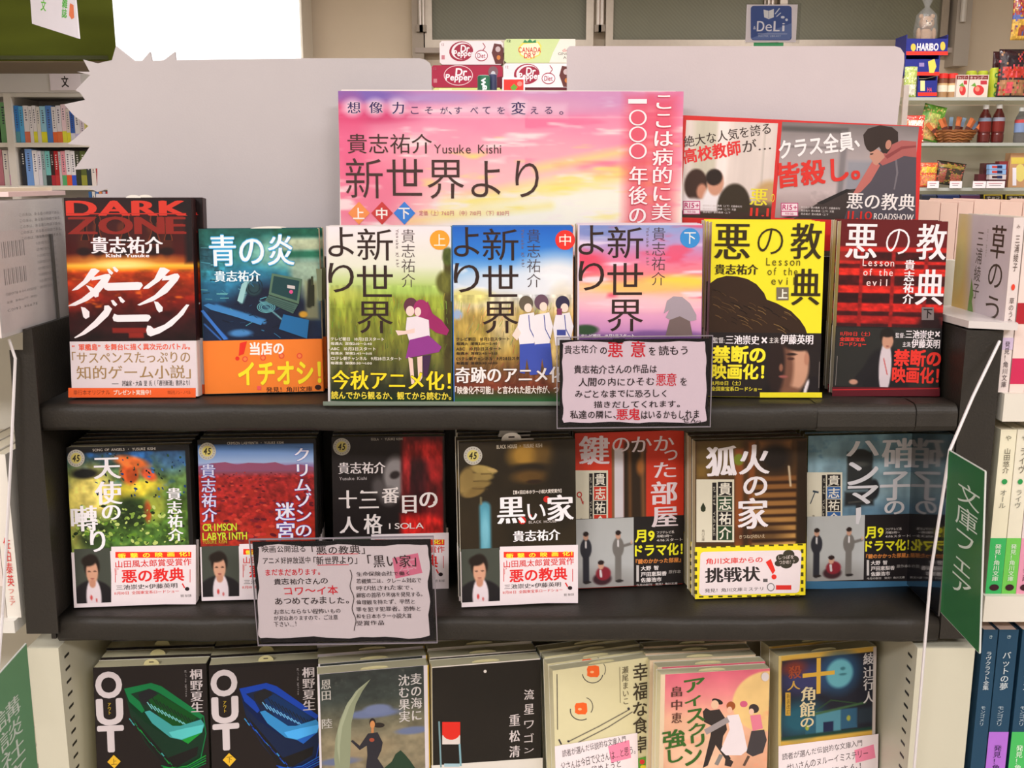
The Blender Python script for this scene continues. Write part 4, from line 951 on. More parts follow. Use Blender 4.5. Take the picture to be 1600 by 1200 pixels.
# 3 black and red face cover
fr = bframe(2, (517, 682), (695, 681), (698, 917), (523, 922)); fr.mid = 605
bk = book(fr, .0135, (28, 24, 24), (30, 24, 24), 'black paperback with a pale face half swallowed by red glow', band=(838, (224, 212, 216), (226, 214, 216)))
A = Art(fr, 518, 683, 695, 839, 1.6)
A.fill((34, 28, 28)); A.ell(618, 745, 20, 32, (134, 128, 128), .4); A.ell(616, 742, 8, 6, (44, 36, 36), .5, rot=-20); A.ell(606, 775, 14, 14, (96, 90, 90), .7); A.ell(590, 760, 10, 14, (80, 74, 74), .8)
A.box(626, 680, 700, 840, (96, 22, 24), 6); A.ell(665, 705, 26, 14, (206, 46, 44), .9); A.ell(682, 725, 12, 30, (170, 34, 34), .9, a=.9); A.ell(650, 750, 16, 40, (50, 16, 20), .8); A.ell(635, 720, 6, 40, (170, 40, 40), .9, a=.8); A.box(626, 806, 700, 845, (206, 38, 34), 12); A.tex(6, 16, .5, 3, (626, 680, 700, 845)); A.ell(690, 790, 12, 20, (120, 20, 26), .9)
A.box(692, 680, 700, 840, (32, 24, 24), 1.5)
A.build(parent=bk)
p = Print(fr); seal(p, 534, 698, 13.5); p.text('ISOLA ・ YUSUKE KISHI', 580, 684, 629, 688, (190, 180, 168)); p.text('貴志祐介', 529, 722, 602, 740, (216, 206, 206), m=True, b=.01); p.text('Yusuke Kishi', 530, 745, 573, 750, (190, 180, 180))
for ch, x0, y0, x1, y1 in (('十', 530, 766, 557, 794), ('三', 562, 768, 591, 794), ('番', 597, 762, 623, 786), ('目', 629, 774, 650, 801), ('の', 656, 769, 683, 793), ('人', 531, 807, 560, 833), ('格', 569, 803, 597, 834)): p.text(ch, x0, y0, x1, y1, (232, 222, 220), m=True, b=.01)
for x, y in ((545, 792), (566, 768), (620, 763), (634, 800), (679, 785), (537, 830)): p.ell(x, y, 2.2, 2.2, (232, 222, 220), n=9)
p.text('ISOLA', 608, 817, 662, 826, (226, 214, 212), b=.01, mono=True); p.build('cover_lettering', bk)
dband(bk, fr, 522, 698, 838, 918, 580)
stack(bk, fr, 4, .0135, 'spare copy stacked behind the black and red face paperback', 'spare copies of the black and red face paperback', seed=13)
# 4 dark cover with a hand and a blade
fr = bframe(2, (718, 692), (901, 685), (900, 941), (720, 949)); fr.mid = 810
bk = book(fr, .0135, (36, 30, 22), (30, 26, 22), 'dark brown paperback showing a hand gripping a blue blade', band=(858, (224, 212, 216), (226, 214, 216)))
A = Art(fr, 719, 690, 900, 861, 1.5)
A.fill((42, 34, 22)); A.ell(822, 712, 26, 20, (160, 120, 48), .8); A.ell(850, 715, 16, 22, (100, 74, 34), .9, a=.8); A.ell(828, 732, 34, 8, (40, 32, 22), .7); A.ell(828, 745, 26, 10, (100, 72, 34), .8); A.ell(835, 753, 12, 3, (50, 34, 24), .6); A.ell(880, 760, 22, 60, (34, 28, 20), .8)
A.ell(755, 732, 20, 7, (170, 146, 84), .3, rot=12); A.ell(749, 743, 22, 7, (156, 132, 76), .3); A.ell(745, 755, 22, 7, (142, 118, 66), .3, rot=-8); A.ell(740, 766, 18, 7, (126, 102, 56), .3, rot=-16); A.ell(728, 748, 12, 22, (140, 116, 66), .4, rot=20); A.ell(770, 733, 8, 3, (190, 160, 100), .4, rot=15)
A.line(752, 738, 768, 738, 1.5, (80, 62, 32), 1); A.line(740, 749, 766, 750, 1.2, (84, 66, 36), 1); A.line(738, 760, 762, 762, 1.2, (84, 66, 36), 1)
A.line(757, 790, 757, 862, 17, (76, 140, 160), 5); A.ell(757, 830, 6, 30, (120, 180, 196), .8, a=.7); A.line(751, 775, 751, 785, 3, (120, 110, 80), 1)
A.tex(40, 60, .2, 3)
A.build(parent=bk)
p = Print(fr); seal(p, 739, 712, 14.5); p.text('BLACK HOUSE ・ YUSUKE KISHI', 776, 694, 847, 700, (200, 186, 164), b=.01)
p.text('【第4回日本ホラー小説大賞受賞作】', 802, 765, 877, 771, (226, 216, 208), b=.02)
for x, y, r in ((854, 780, 5), (816, 813, 6), (828, 806, 3)): p.ell(x, y, r, r, (196, 40, 34))
p.text('黒', 778, 777, 819, 818, WT, m=True, b=.02); p.text('い', 824, 787, 852, 812, WT, b=.01); p.text('家', 856, 773, 895, 814, WT, m=True, b=.02)
p.text('BLACK HOUSE', 826, 813, 869, 817, (200, 190, 186)); p.text('貴志祐介', 802, 828, 875, 845, WT, m=True, b=.02); p.build('cover_lettering', bk)
dband(bk, fr, 720, 900, 857, 940, 781)
slip(bk, fr, 800, 688, 17, 13, flat_to=835)
stack(bk, fr, 4, .0135, 'spare copy stacked behind the hand and blade paperback', 'spare copies of the hand and blade paperback', seed=14, dx=.002)

def trio(A, x0, y0, x1, y1):                           # printed band picture: three men on a pale ground
    w, h = x1 - x0, y1 - y0; X = lambda t: x0 + w * t; Y = lambda t: y0 + h * t
    A.fill((176, 178, 178)); A.ell(X(.5), Y(1), w * .7, h * .25, (150, 148, 146), .8)
    for cx, c, s in ((.17, (44, 44, 52), 1), (.73, (112, 108, 104), 1)):
        A.ell(X(cx), Y(.43), w * .10, h * .15, c, .15).line(X(cx), Y(.5), X(cx), Y(.9), w * .11, c, 1.5).ell(X(cx + .02), Y(.92), w * .07, h * .02, (40, 34, 34), .3)
        A.ell(X(cx), Y(.25), w * .045, h * .06, (190, 146, 124), .2).ell(X(cx), Y(.215), w * .05, h * .035, (40, 28, 26), .2).line(X(cx), Y(.33), X(cx), Y(.41), w * .03, (210, 206, 208), 1)
    A.line(X(.78), Y(.42), X(.96), Y(.38), w * .05, (112, 108, 104), 1.5).ell(X(.96), Y(.36), w * .015, h * .03, (200, 160, 140), .3)
    A.ell(X(.45), Y(.88), w * .16, h * .09, (60, 34, 40), .3).ell(X(.47), Y(.8), w * .13, h * .1, (130, 36, 48), .25).ell(X(.43), Y(.68), w * .05, h * .06, (196, 150, 128), .2).ell(X(.43), Y(.64), w * .055, h * .035, (44, 30, 30), .2).line(X(.42), Y(.76), X(.43), Y(.84), w * .04, (206, 200, 202), 1)
def tvband(bk, fr, x0, y0, xs, x1, y1):
    A = Art(fr, x0, y0, xs, y1, 1.3, z=BZ); trio(A, x0, y0, xs, y1); A.build('band_picture', bk)
    p = Print(fr, BZ); w = x1 - xs; h = y1 - y0; X = lambda t: xs + w * t; Y = lambda t: y0 + h * t; YY = (244, 230, 44)
    p.text('月9', X(.03), Y(.17), X(.4), Y(.34), YY, b=.045)
    for k, t in enumerate(('フジテレビ系', '月曜21時～', '4/16スタート')): p.text(t, X(.45), Y(.18 + k * .055), X(.45 + (.34, .3, .5)[k]), Y(.22 + k * .055), (222, 214, 210), b=.01)
    p.text('ドラマ化！', X(.03), Y(.37), X(.95), Y(.54), YY, b=.045); p.text('『鍵のかかった部屋』', X(.04), Y(.58), X(.92), Y(.65), (222, 140, 70), b=.02)
    for k, t in enumerate(('大野 智', '戸田恵梨香', '佐藤浩市')): p.text(t, X(.14), Y(.69 + k * .085), X(.14 + (.34, .5, .4)[k]), Y(.755 + k * .085), (232, 224, 222), b=.02)
    p.rect(X(.05), Y(.68), X(.10), Y(.92), (196, 190, 188)); p.text('原作本', X(.68), Y(.75), X(.92), Y(.80), (180, 174, 170)); p.text('今月の新刊　発見！角川文庫', X(.05), Y(.94), X(.85), Y(.975), (196, 190, 186), b=.01)
    p.build('band_lettering', bk)
def nameplate(p, x0, y0, x1, y1, c2, col2=None, icon='key'):  # cream label with the author's name in alternating squares
    w, h = x1 - x0, y1 - y0; p.rect(x0, y0, x1, y1, (206, 200, 180))
    xs = x0 + w * .57; sw = w * .38; sh = h / 4 * .93
    for k, ch in enumerate('貴志祐介'):
        ya = y0 + h * .04 + k * h * .235; p.rect(xs, ya, xs + sw, ya + sh * .96, (34, 30, 30) if k % 2 == 0 else c2); p.text(ch, xs + 2, ya + 1.5, xs + sw - 2, ya + sh * .96 - 1.5, (216, 210, 196), b=.015)
    p.rect(x0 + w * .42, y0 + h * .05, x0 + w * .53, y0 + h * .97, (34, 30, 30)); p.text('KISHI YUSUKE', x0 + w * .44, y0 + h * .12, x0 + w * .51, y0 + h * .9, (170, 164, 150), v=2)
    p.text('角川文庫', x0 + w * .14, y0 + h * .80, x0 + w * .22, y0 + h * .98, (120, 110, 96), v=True)
    cx, cy = x0 + w * .18, y0 + h * .45
    if icon == 'key': p.ell(cx - 3, cy - 4, 4.2, 4.8, (176, 50, 40)); p.ell(cx - 3, cy - 4, 2.4, 2.8, (206, 200, 180)); p.line([(cx - 1, cy), (cx + 3, cy + 11)], 1.8, (176, 50, 40)); p.line([(cx + 1, cy + 9), (cx + 4, cy + 7)], 1.5, (176, 50, 40))
    elif icon == 'drop': p.poly([(cx, cy - 8), (cx + 4, cy), (cx + 3.4, cy + 5), (cx, cy + 7), (cx - 3.4, cy + 5), (cx - 4, cy)], (44, 50, 34))
    else: p.line([(cx + 3, cy - 8), (cx - 5, cy + 12)], 1.5, (60, 70, 80)); p.line([(cx - 1, cy - 8), (cx + 8, cy - 6)], 3, (60, 70, 80))
# 5 red door cover
fr = bframe(2, (898, 677), (1066, 672), (1071, 912), (900, 920)); fr.mid = 985
bk = book(fr, .0135, (186, 48, 30), (180, 46, 30), 'red paperback with a half open door strip on its cover', band=(808, (34, 30, 30), (34, 30, 30)))
A = Art(fr, 899, 676, 1070, 812, 1.5)
A.fill((192, 52, 32)); A.box(959, 700, 975, 812, (202, 196, 202), 1.5).box(956, 696, 960, 812, (120, 90, 60), 1.5); A.box(975, 702, 1010, 812, (46, 34, 24), 2); A.box(975, 690, 1010, 706, (66, 44, 30), 6); A.ell(1001, 730, 6, 12, (150, 90, 40), .9); A.line(984, 705, 985, 812, 4, (130, 84, 46), 5, a=.8); A.line(1004, 705, 1006, 812, 5, (160, 104, 60), 6, a=.7); A.tex(70, 60, .05, 3)
A.build(parent=bk)
p = Print(fr); nameplate(p, 899, 735, 950, 828, (186, 52, 36)); w3 = (216, 200, 206)
p.text('鍵', 906, 681, 951, 726, w3, m=True, b=.02)
for ch, x0, y0, x1, y1 in (('の', 957, 684, 983, 706), ('か', 987, 682, 1018, 706), ('か', 1022, 681, 1053, 704), ('っ', 1038, 703, 1058, 719), ('た', 1022, 722, 1056, 746)): p.text(ch, x0, y0, x1, y1, w3, b=.01)
p.z = BZ + 2e-5
p.text('部', 1018, 752, 1057, 788, w3, m=True, b=.015); p.text('屋', 1019, 792, 1058, 823, w3, m=True, b=.015)
p.build('cover_lettering', bk)
tvband(bk, fr, 900, 810, 990, 1070, 917)
stack(bk, fr, 4, .0135, 'spare copy stacked behind the red door paperback', 'spare copies of the red door paperback', seed=15)
# 6 wooden stairs cover with a yellow edged band
fr = bframe(2, (1091, 690), (1265, 684), (1255, 931), (1082, 936)); fr.mid = 1172
bk = book(fr, .0135, (66, 44, 26), (60, 40, 26), 'brown paperback with wooden stairs and a yellow bordered band', band=(852, (232, 214, 40), (232, 214, 40)), pages=(212, 198, 158))
A = Art(fr, 1088, 687, 1266, 856, 1.5)
A.fill((70, 46, 24)); A.box(1088, 687, 1160, 740, (90, 70, 34), 14); A.box(1190, 690, 1240, 702, (140, 90, 46), 6)
A.box(1150, 700, 1163, 860, (130, 70, 34), 5).box(1172, 690, 1182, 860, (120, 66, 32), 5)
for k in range(9):
    y = 744 + k * 13; A.box(1178, y, 1250, y + 8, (120 + 8 * k, 76 + 8 * k, 38 + 5 * k), 3); A.box(1178, y + 8, 1250, y + 13, (52, 30, 18), 3)
A.ell(1215, 715, 26, 24, (30, 22, 18), .8); A.box(1250, 690, 1268, 860, (40, 28, 18), 5); A.ell(1156, 717, 8, 9, (110, 120, 36), .3); A.line(1237, 730, 1240, 760, 3, (200, 180, 150), 2); A.box(1088, 725, 1105, 745, (116, 88, 40), 10); A.ell(1190, 835, 40, 18, (40, 24, 16), .8, a=.6)
A.build(parent=bk)
p = Print(fr); nameplate(p, 1088, 749, 1147, 847, (36, 62, 40), icon='drop')
for ch, x0, y0, x1, y1, mm in (('狐', 1104, 697, 1150, 744, 1), ('火', 1156, 695, 1201, 741, 1), ('の', 1162, 745, 1198, 774, 0), ('家', 1154, 778, 1199, 826, 1)): p.text(ch, x0, y0, x1, y1, (226, 218, 222), m=bool(mm), b=.018)
p.text('きつねびのいえ', 1155, 835, 1195, 841, (210, 190, 160)); p.build('cover_lettering', bk)
p = Print(fr, BZ)
for k in range(11): p.rect(1096 + k * 15, 853.5 - k * .4, 1104 + k * 15, 856 - k * .4, (70, 66, 24)); p.rect(1092 + k * 15, 931 - k * .2, 1099 + k * 15, 933.5 - k * .2, (70, 66, 24))
for k in range(6): p.rect(1084.5, 862 + k * 12, 1089, 868 + k * 12, (70, 66, 24)); p.rect(1251, 858 + k * 12, 1255, 864 + k * 12, (70, 66, 24))
pts = []
for cx, cy, a in ((1246, 865, -90), (1243, 920, 0), (1098, 924, 90), (1100, 868, 180)):
    for k in range(5): t = math.radians(a + 22.5 * k); pts.append((cx + 6 * math.cos(t), cy + 6 * math.sin(t)))
p.poly(pts, (226, 212, 214))
p.text('角川文庫からの', 1103, 871, 1191, 880, (214, 50, 46), b=.02); p.text('挑戦状', 1102, 886, 1187, 909, (46, 40, 40), m=True, b=.018); p.text('発見！角川文庫ミステリ', 1101, 918, 1192, 924, (60, 52, 52), b=.01); p.rect(1192, 904, 1199, 909, (90, 84, 84))
for x, y, r in ((1220, 872, 8), (1232, 866, 9), (1240, 874, 8), (1228, 880, 10), (1216, 880, 6)): p.ell(x, y, r, r * .8, (60, 56, 46))
p.text('しっぽを', 1216, 867, 1240, 873, (220, 206, 200)); p.text('つかめ！？', 1217, 875, 1241, 881, (220, 206, 200))
p.poly([(1196, 878), (1204, 873), (1211, 891), (1207, 897)], (222, 50, 40)); p.ell(1209, 901, 4, 4, (222, 50, 40)); p.ell(1204, 917, 6, 6.5, (120, 116, 116)); p.ell(1204, 917, 4.6, 5, (222, 214, 216)); p.rect(1212, 914, 1236, 921, (210, 50, 44))
p.build('band_lettering', bk)
stack(bk, fr, 4, .0135, 'spare copy stacked behind the wooden stairs paperback', 'spare copies of the wooden stairs paperback', seed=16, dx=.0016)
# 7 blue chair cover
fr = bframe(2, (1266, 681), (1433, 677), (1421, 913), (1256, 919)); fr.mid = 1342
bk = book(fr, .0135, (96, 130, 146), (222, 216, 160), 'grey blue paperback with a black leather chair on its cover', band=(805, (34, 30, 32), (34, 30, 32)), pages=(226, 220, 160))
A = Art(fr, 1257, 679, 1432, 918, 1.6)
A.grad([(680, (104, 134, 146)), (760, (126, 150, 158)), (800, (86, 116, 136)), (918, (70, 106, 130))], wob=20); A.tex(20, 26, .25, 4)
A.tex(10, 8, .4, 6, (1257, 679, 1432, 740), col=(70, 110, 136), thr=.6)
A.ell(1342, 718, 21, 17, (44, 46, 46), .12); A.box(1321, 706, 1363, 765, (42, 44, 44), 4); A.box(1318, 768, 1366, 790, (34, 36, 38), 5); A.ell(1366, 765, 9, 16, (36, 38, 42), .3); A.box(1337, 788, 1345, 806, (40, 40, 44), 2); A.ell(1342, 725, 14, 4, (90, 90, 84), .8, a=.6); A.line(1325, 785, 1362, 782, 2, (80, 78, 74), 2)
A.box(1257, 906, 1426, 920, (60, 100, 130), 3)
A.build(parent=bk)
p = Print(fr); nameplate(p, 1261, 738, 1316, 821, (50, 92, 150), icon='hammer'); w4 = (206, 204, 208)
p.z = BZ + 3e-5
for ch, x0, y0, x1, y1, mm in (('ハ', 1323, 689, 1372, 712, 0), ('ン', 1325, 722, 1371, 757, 0), ('マ', 1325, 759, 1371, 787, 0), ('硝', 1379, 685, 1425, 731, 1), ('子', 1376, 737, 1420, 782, 1), ('の', 1382, 783, 1412, 803, 0)): p.text(ch, x0, y0, x1, y1, w4, m=bool(mm), b=.018)
p.poly([(1337, 794), (1345, 792), (1345, 806), (1341, 819), (1337, 818)], w4)
p.build('cover_lettering', bk)
tvband(bk, fr, 1258, 806, 1350, 1424, 907)
p = Print(fr, BZ); p.rect(1256, 908, 1425, 920, (58, 104, 138)); p.build('band_edge', bk)
stack(bk, fr, 3, .0135, 'spare copy stacked behind the grey blue chair paperback', 'spare copies of the grey blue chair paperback', seed=17, dx=.001, ox=.0022)

# ---- row 3 -------------------------------------------------------------
PG3 = (238, 226, 188)
def boat(p, ox, oy, c1, c2, c3):                       # a glowing boat hull seen from above
    dk = tuple(v * .42 for v in c1); Q = lambda pts: [(ox + x, oy + y) for x, y in pts]
    p.poly(Q([(52, 42), (94, 33), (110, 38), (176, 84), (180, 112), (172, 160), (150, 176), (118, 166), (86, 128), (62, 84)]), tuple(v * .30 + 14 for v in c1))
    p.poly(Q([(66, 86), (88, 112), (120, 150), (168, 132), (166, 146), (128, 168), (112, 160), (84, 122)]), (26, 24, 24))
    p.poly(Q([(52, 42), (62, 52), (86, 76), (128, 108), (136, 120), (118, 116), (84, 94), (60, 70)]), dk)
    p.poly(Q([(52, 42), (94, 33), (110, 38), (176, 84), (172, 90), (106, 48), (92, 42), (62, 50), (76, 62), (84, 76), (80, 80), (60, 62)]), c1)
    p.poly(Q([(74, 50), (90, 42), (102, 46), (104, 60), (84, 68), (76, 60)]), (30, 30, 34))
    p.poly(Q([(90, 60), (106, 50), (166, 86), (158, 96), (128, 102), (112, 92)]), tuple(v * .5 for v in c2))
    for k in range(12): p.line(Q([(88 + 5.6 * k, 63 + 3.1 * k), (96 + 5.4 * k, 74 + 2.6 * k)]), 1.5, tuple(min(255, v * .8 + 60) for v in c3)); p.line(Q([(96 + 5.6 * k, 56 + 3.1 * k), (104 + 5.4 * k, 68 + 2.9 * k)]), 1.4, (24, 30, 30))
    p.poly(Q([(84, 78), (92, 76), (128, 100), (140, 100), (172, 90), (178, 98), (172, 112), (142, 122), (124, 118), (96, 96)]), c3)
    p.poly(Q([(122, 110), (146, 104), (176, 98), (174, 110), (142, 121), (128, 118)]), tuple(min(255, v * 1.15 + 14) for v in c3))
    p.poly(Q([(142, 122), (174, 110), (152, 128)]), c2)
    R = random.Random(5)
    for k in range(20):
        x, y = 60 + k * 4.2, 88 + k * 4.6 + R.uniform(-2, 2); p.line(Q([(x, y), (x + 4, y + 5)]), R.uniform(.8, 2), R.choice([c1, c2, c3]))
    for k in range(5): p.line(Q([(110 + k * 3, 162 + k * 2.4 - (k > 2) * 3), (150, 172 - k * 3), (180, 158 - k * 4)]), 1.6, (c1, c2, c1, c2, dk)[k])
    p.line(Q([(176, 84), (180, 112), (172, 150)]), 1.6, c1)
for n, (tl, tr, br, bl, c1, c2, c3, ch, lab, nm) in enumerate((
    ((145, 1044), (322, 1036), (331, 1294), (156, 1302), (16, 110, 60), (24, 140, 50), (60, 150, 150), '上', 'black paperback with a green boat shape and big white letters', 'green boat'),
    ((325, 1041), (497, 1028), (504, 1288), (335, 1300), (20, 60, 160), (30, 90, 180), (50, 130, 190), '下', 'black paperback with a blue boat shape and big white letters', 'blue boat'))):
    fr = bframe(3, tl, tr, br, bl); fr.mid = tl[0] + 80
    bk = book(fr, .0195, (26, 22, 22), (24, 22, 22), lab, pages=PG3)
    A = Art(fr, tl[0] + 1, 1040, tr[0] + 8, 1290, 1.6); A.fill((32, 26, 25)); A.build(parent=bk)
    p = Print(fr); boat(p, tl[0] - 3, 1034, c1, c2, c3); x = tl[0]; y = tl[1]
    for k, c in enumerate('OUT'): p.text(c, x + 6 + 2 * k, y + 7 + 42 * k, x + 44 + 1.5 * k, y + 45 + 42 * k, (196, 186, 188), b=.06)
    p.text('アウト', x + 24, y + 54, x + 29, y + 72, (206, 176, 50), v=True)
    p.poly([(x + 33, y + 135), (x + 44, y + 145), (x + 34, y + 156), (x + 23, y + 146)], (214, 170, 44)); p.text(ch, x + 29, y + 141, x + 38, y + 150, (70, 50, 20))
    p.text('桐野夏生', tr[0] - 24, y + 1, tr[0] - 5, y + 68, (190, 180, 182), v=True, m=True, b=.01); p.text('Kirino Natsuo', tr[0] - 33, y + 3, tr[0] - 29, y + 44, (150, 144, 144), v=2)
    p.build('cover_lettering', bk)
    slip(bk, fr, tl[0] + 90, 1040, 13, 9, col=(196, 188, 140))
    stack(bk, fr, 3, .0195, 'spare copy stacked behind the %s paperback' % nm, 'spare copies of the %s paperback' % nm, seed=20 + n, dx=.0014)
# 3 crescent moon cover
fr = bframe(3, (494, 1055), (668, 1038), (676, 1297), (505, 1315)); fr.mid = 585
bk = book(fr, .0195, (206, 198, 204), (214, 176, 40), 'white bordered paperback with a crescent moon and a girl in a dark dress', pages=PG3)
A = Art(fr, 502, 1046, 664, 1290, 1.4)
A.grad([(1046, (50, 54, 52)), (1090, (56, 62, 58)), (1120, (92, 90, 74)), (1160, (130, 120, 96)), (1290, (120, 110, 90))]); A.tex(14, 10, .2, 4)
A.ell(583, 1115, 42, 7, (98, 108, 140), .5); A.ell(590, 1109, 22, 8, (104, 114, 146), .4); A.ell(645, 1148, 26, 6, (98, 108, 138), .5); A.ell(530, 1186, 32, 6, (96, 104, 130), .5); A.ell(570, 1170, 40, 16, (150, 130, 100), .8, a=.5); A.tex(5, 4, .5, 6, (502, 1048, 664, 1110), col=(110, 110, 100), thr=.74)
A.build(parent=bk)
p = Print(fr, 8e-5)
moon = [(579, 1061), (560, 1076), (543, 1098), (531, 1125), (524, 1155), (522, 1185), (525, 1215), (535, 1240), (545, 1215), (547, 1190), (548, 1160), (549, 1130), (556, 1100), (566, 1080)]
p.poly(moon, (132, 138, 112)); p.poly([(579, 1061), (560, 1080), (546, 1104), (535, 1135), (531, 1165), (531, 1195), (527, 1170), (528, 1140), (540, 1104), (556, 1080)], (150, 156, 130))
p.ell(592, 1133, 9, 4, (44, 38, 34)); p.ell(582, 1129, 5, 7, (44, 36, 32)); p.ell(582, 1132, 3.8, 6, (190, 130, 80)); p.rect(580, 1137, 584, 1146, (180, 120, 76))
p.poly([(575, 1146), (590, 1144), (598, 1160), (596, 1172), (590, 1185), (600, 1200), (608, 1215), (570, 1215), (574, 1180), (573, 1165), (562, 1172), (548, 1158), (551, 1156), (562, 1165)], (44, 42, 48)); p.ell(581, 1156, 4, 3, (150, 70, 50))
p.poly([(600, 1200), (612, 1190), (618, 1178), (626, 1172), (634, 1180), (642, 1190), (650, 1202), (650, 1215), (600, 1215)], (40, 60, 44))
p.text('麦の海に', 642, 1052, 659, 1125, (190, 184, 182), v=True, m=True); p.text('沈む果実', 623, 1054, 640, 1128, (190, 184, 182), v=True, m=True)
p.text('恩田', 502, 1062, 517, 1094, (170, 166, 160), v=True, m=True); p.text('陸', 503, 1123, 519, 1138, (170, 166, 160), m=True); p.build('cover_lettering', bk)
slip(bk, fr, fr.mid, 1040, 24, 3.5, col=(196, 188, 146), mark=False)
stack(bk, fr, 3, .0195, 'spare copy stacked behind the crescent moon paperback', 'spare copies of the crescent moon paperback', seed=23, dx=.0014)
# 4 plain dark cover
fr = bframe(3, (674, 1044), (843, 1027), (848, 1287), (678, 1303)); fr.mid = 760
bk = book(fr, .0185, (214, 206, 196), (60, 90, 120), 'plain near-black paperback with small white lettering and one tiny dot', pages=PG3)
A = Art(fr, 675, 1037, 845, 1296, 2.2); A.fill((34, 30, 26)).tex(60, 60, .06, 3); A.build(parent=bk)
p = Print(fr, 8e-5)
p.poly([(674, 1196), (848, 1184), (848, 1296), (676, 1303)], (208, 202, 194)); p.ell(758, 1049, 2.4, 2.4, (214, 206, 200))
p.rect(691, 1128, 719, 1163, (206, 196, 190)); p.poly([(691, 1128), (719, 1128), (719, 1150)] + [(705 + 14 * math.cos(math.radians(a)), 1144 + 12 * math.sin(math.radians(a))) for a in range(20, 161, 20)] + [(691, 1150)], (206, 44, 34)); p.line([(686, 1127), (689, 1199)], 2.6, (110, 140, 146)); p.line([(718, 1162), (720, 1197)], 3, (120, 160, 170)); p.rect(694, 1193, 718, 1198, (150, 180, 190))
for ch, y0, y1 in zip('流星ワゴン', (1077, 1100, 1126, 1146, 1168), (1093, 1116, 1138, 1160, 1176)): p.text(ch, 819, y0, 834, y1, (196, 186, 186), m=ch in '流星')
for ch, y0 in zip('重松清', (1116, 1141, 1165)): p.text(ch, 796, y0, 812, y0 + 18, (196, 186, 186), m=True, b=.008)
p.build('cover_lettering', bk)
slip(bk, fr, fr.mid, 1040, 24, 3.5, col=(196, 188, 146), mark=False)
stack(bk, fr, 3, .0185, 'spare copy stacked behind the plain near-black paperback', 'spare copies of the near-black paperback', seed=24, dx=.0014)
# 5 cream cover with two egg yolks
fr = bframe(3, (865, 1051), (1018, 1023), (1020, 1283), (870, 1305)); fr.mid = 942
bk = book(fr, .0135, (208, 200, 160), (196, 190, 150), 'cream paperback with two orange egg yolk drawings and dark vertical title', pages=PG3)
p = Print(fr, 8e-5); G = (60, 56, 60)
def arc(cx, cy, rx, ry, a0, a1, wd, col):
    p.line([(cx + rx * math.cos(math.radians(a0 + (a1 - a0) * k / 12)), cy + ry * math.sin(math.radians(a0 + (a1 - a0) * k / 12))) for k in range(13)], wd, col)
for cx, cy in ((927, 1049), (908, 1107)):
    p.poly([(cx + (9.5 + (k % 3) * 1.4) * math.cos(k * .5), cy + (9 + (k * 7 % 3)) * math.sin(k * .5)) for k in range(12)], (226, 96, 40)); p.ell(cx - 2, cy + 1, 3, 2, (240, 170, 120))
arc(926, 1052, 16, 15, 10, 175, 1.3, G); arc(940, 1046, 6, 10, -60, 50, 1, G); arc(908, 1110, 17, 15, 60, 190, 1.3, G); arc(914, 1104, 12, 14, -80, 40, 1, G)
p.line([(870, 1053), (871, 1140)], 1.1, G); p.line([(873, 1155), (877, 1163)], 2.4, G); p.line([(889, 1158), (935, 1135), (984, 1108)], 1.6, (110, 104, 90)); p.line([(903, 1160), (950, 1136), (988, 1112)], 1.6, (110, 104, 90)); p.ell(982, 1107, 2, 2, G); p.ell(888, 1158, 2, 1.6, G)
for ch, y0, y1 in (('幸', 1036, 1063), ('福', 1066, 1093), ('な', 1096, 1118), ('食', 1120, 1146), ('卓', 1150, 1176)): p.text(ch, 989, y0, 1012, y1, (66, 58, 46), b=.012)
p.text('瀬尾まいこ', 972, 1041, 982, 1100, (90, 82, 64), v=True); p.line([(968, 1042), (969, 1098)], .7, (130, 122, 100)); p.poly([(996, 1185), (1020, 1178), (1020, 1283), (998, 1286)], (90, 150, 56)); p.ell(1003, 1190, 4, 4, (214, 60, 60)); p.ell(1005, 1198, 5, 3, (226, 206, 60))
p.build('cover_lettering', bk); NB5 = fr
slip(bk, fr, fr.mid, 1040, 24, 3.5, col=(196, 188, 146), mark=False)
stack(bk, fr, 3, .0135, 'spare copy stacked behind the egg yolk paperback', 'spare copies of the egg yolk paperback', seed=25, dx=.0014)
# 6 pink walking couple cover
fr = bframe(3, (1032, 1056), (1205, 1042), (1194, 1300), (1028, 1310)); fr.mid = 1115
bk = book(fr, .0135, (212, 190, 160), (200, 180, 150), 'pink and peach paperback with drawn figures strolling arm in arm', pages=PG3)
A = Art(fr, 1037, 1046, 1204, 1300, 1.4)
A.grad([(1046, (206, 96, 116)), (1085, (218, 130, 130)), (1120, (222, 170, 140)), (1200, (214, 160, 130)), (1300, (206, 150, 120))]); A.ell(1200, 1100, 55, 50, (222, 186, 124), .06); A.ell(1090, 1180, 50, 45, (224, 180, 150), .6); A.tex(30, 30, .06, 5); A.tex(30, 16, .4, 8, (1037, 1110, 1204, 1300), col=(226, 140, 110), thr=.62)
A.build(parent=bk)
p = Print(fr, 8e-5); D = (54, 46, 44)
p.ell(1121, 1096, 9, 4, (44, 38, 36), rot=20); p.ell(1117, 1101, 6, 7, (220, 180, 150)); p.poly([(1110, 1110), (1124, 1108), (1133, 1122), (1136, 1140), (1130, 1150), (1128, 1165), (1142, 1185), (1136, 1190), (1118, 1164), (1106, 1196), (1098, 1200), (1110, 1150), (1112, 1134), (1100, 1128), (1098, 1112), (1103, 1106)], D)
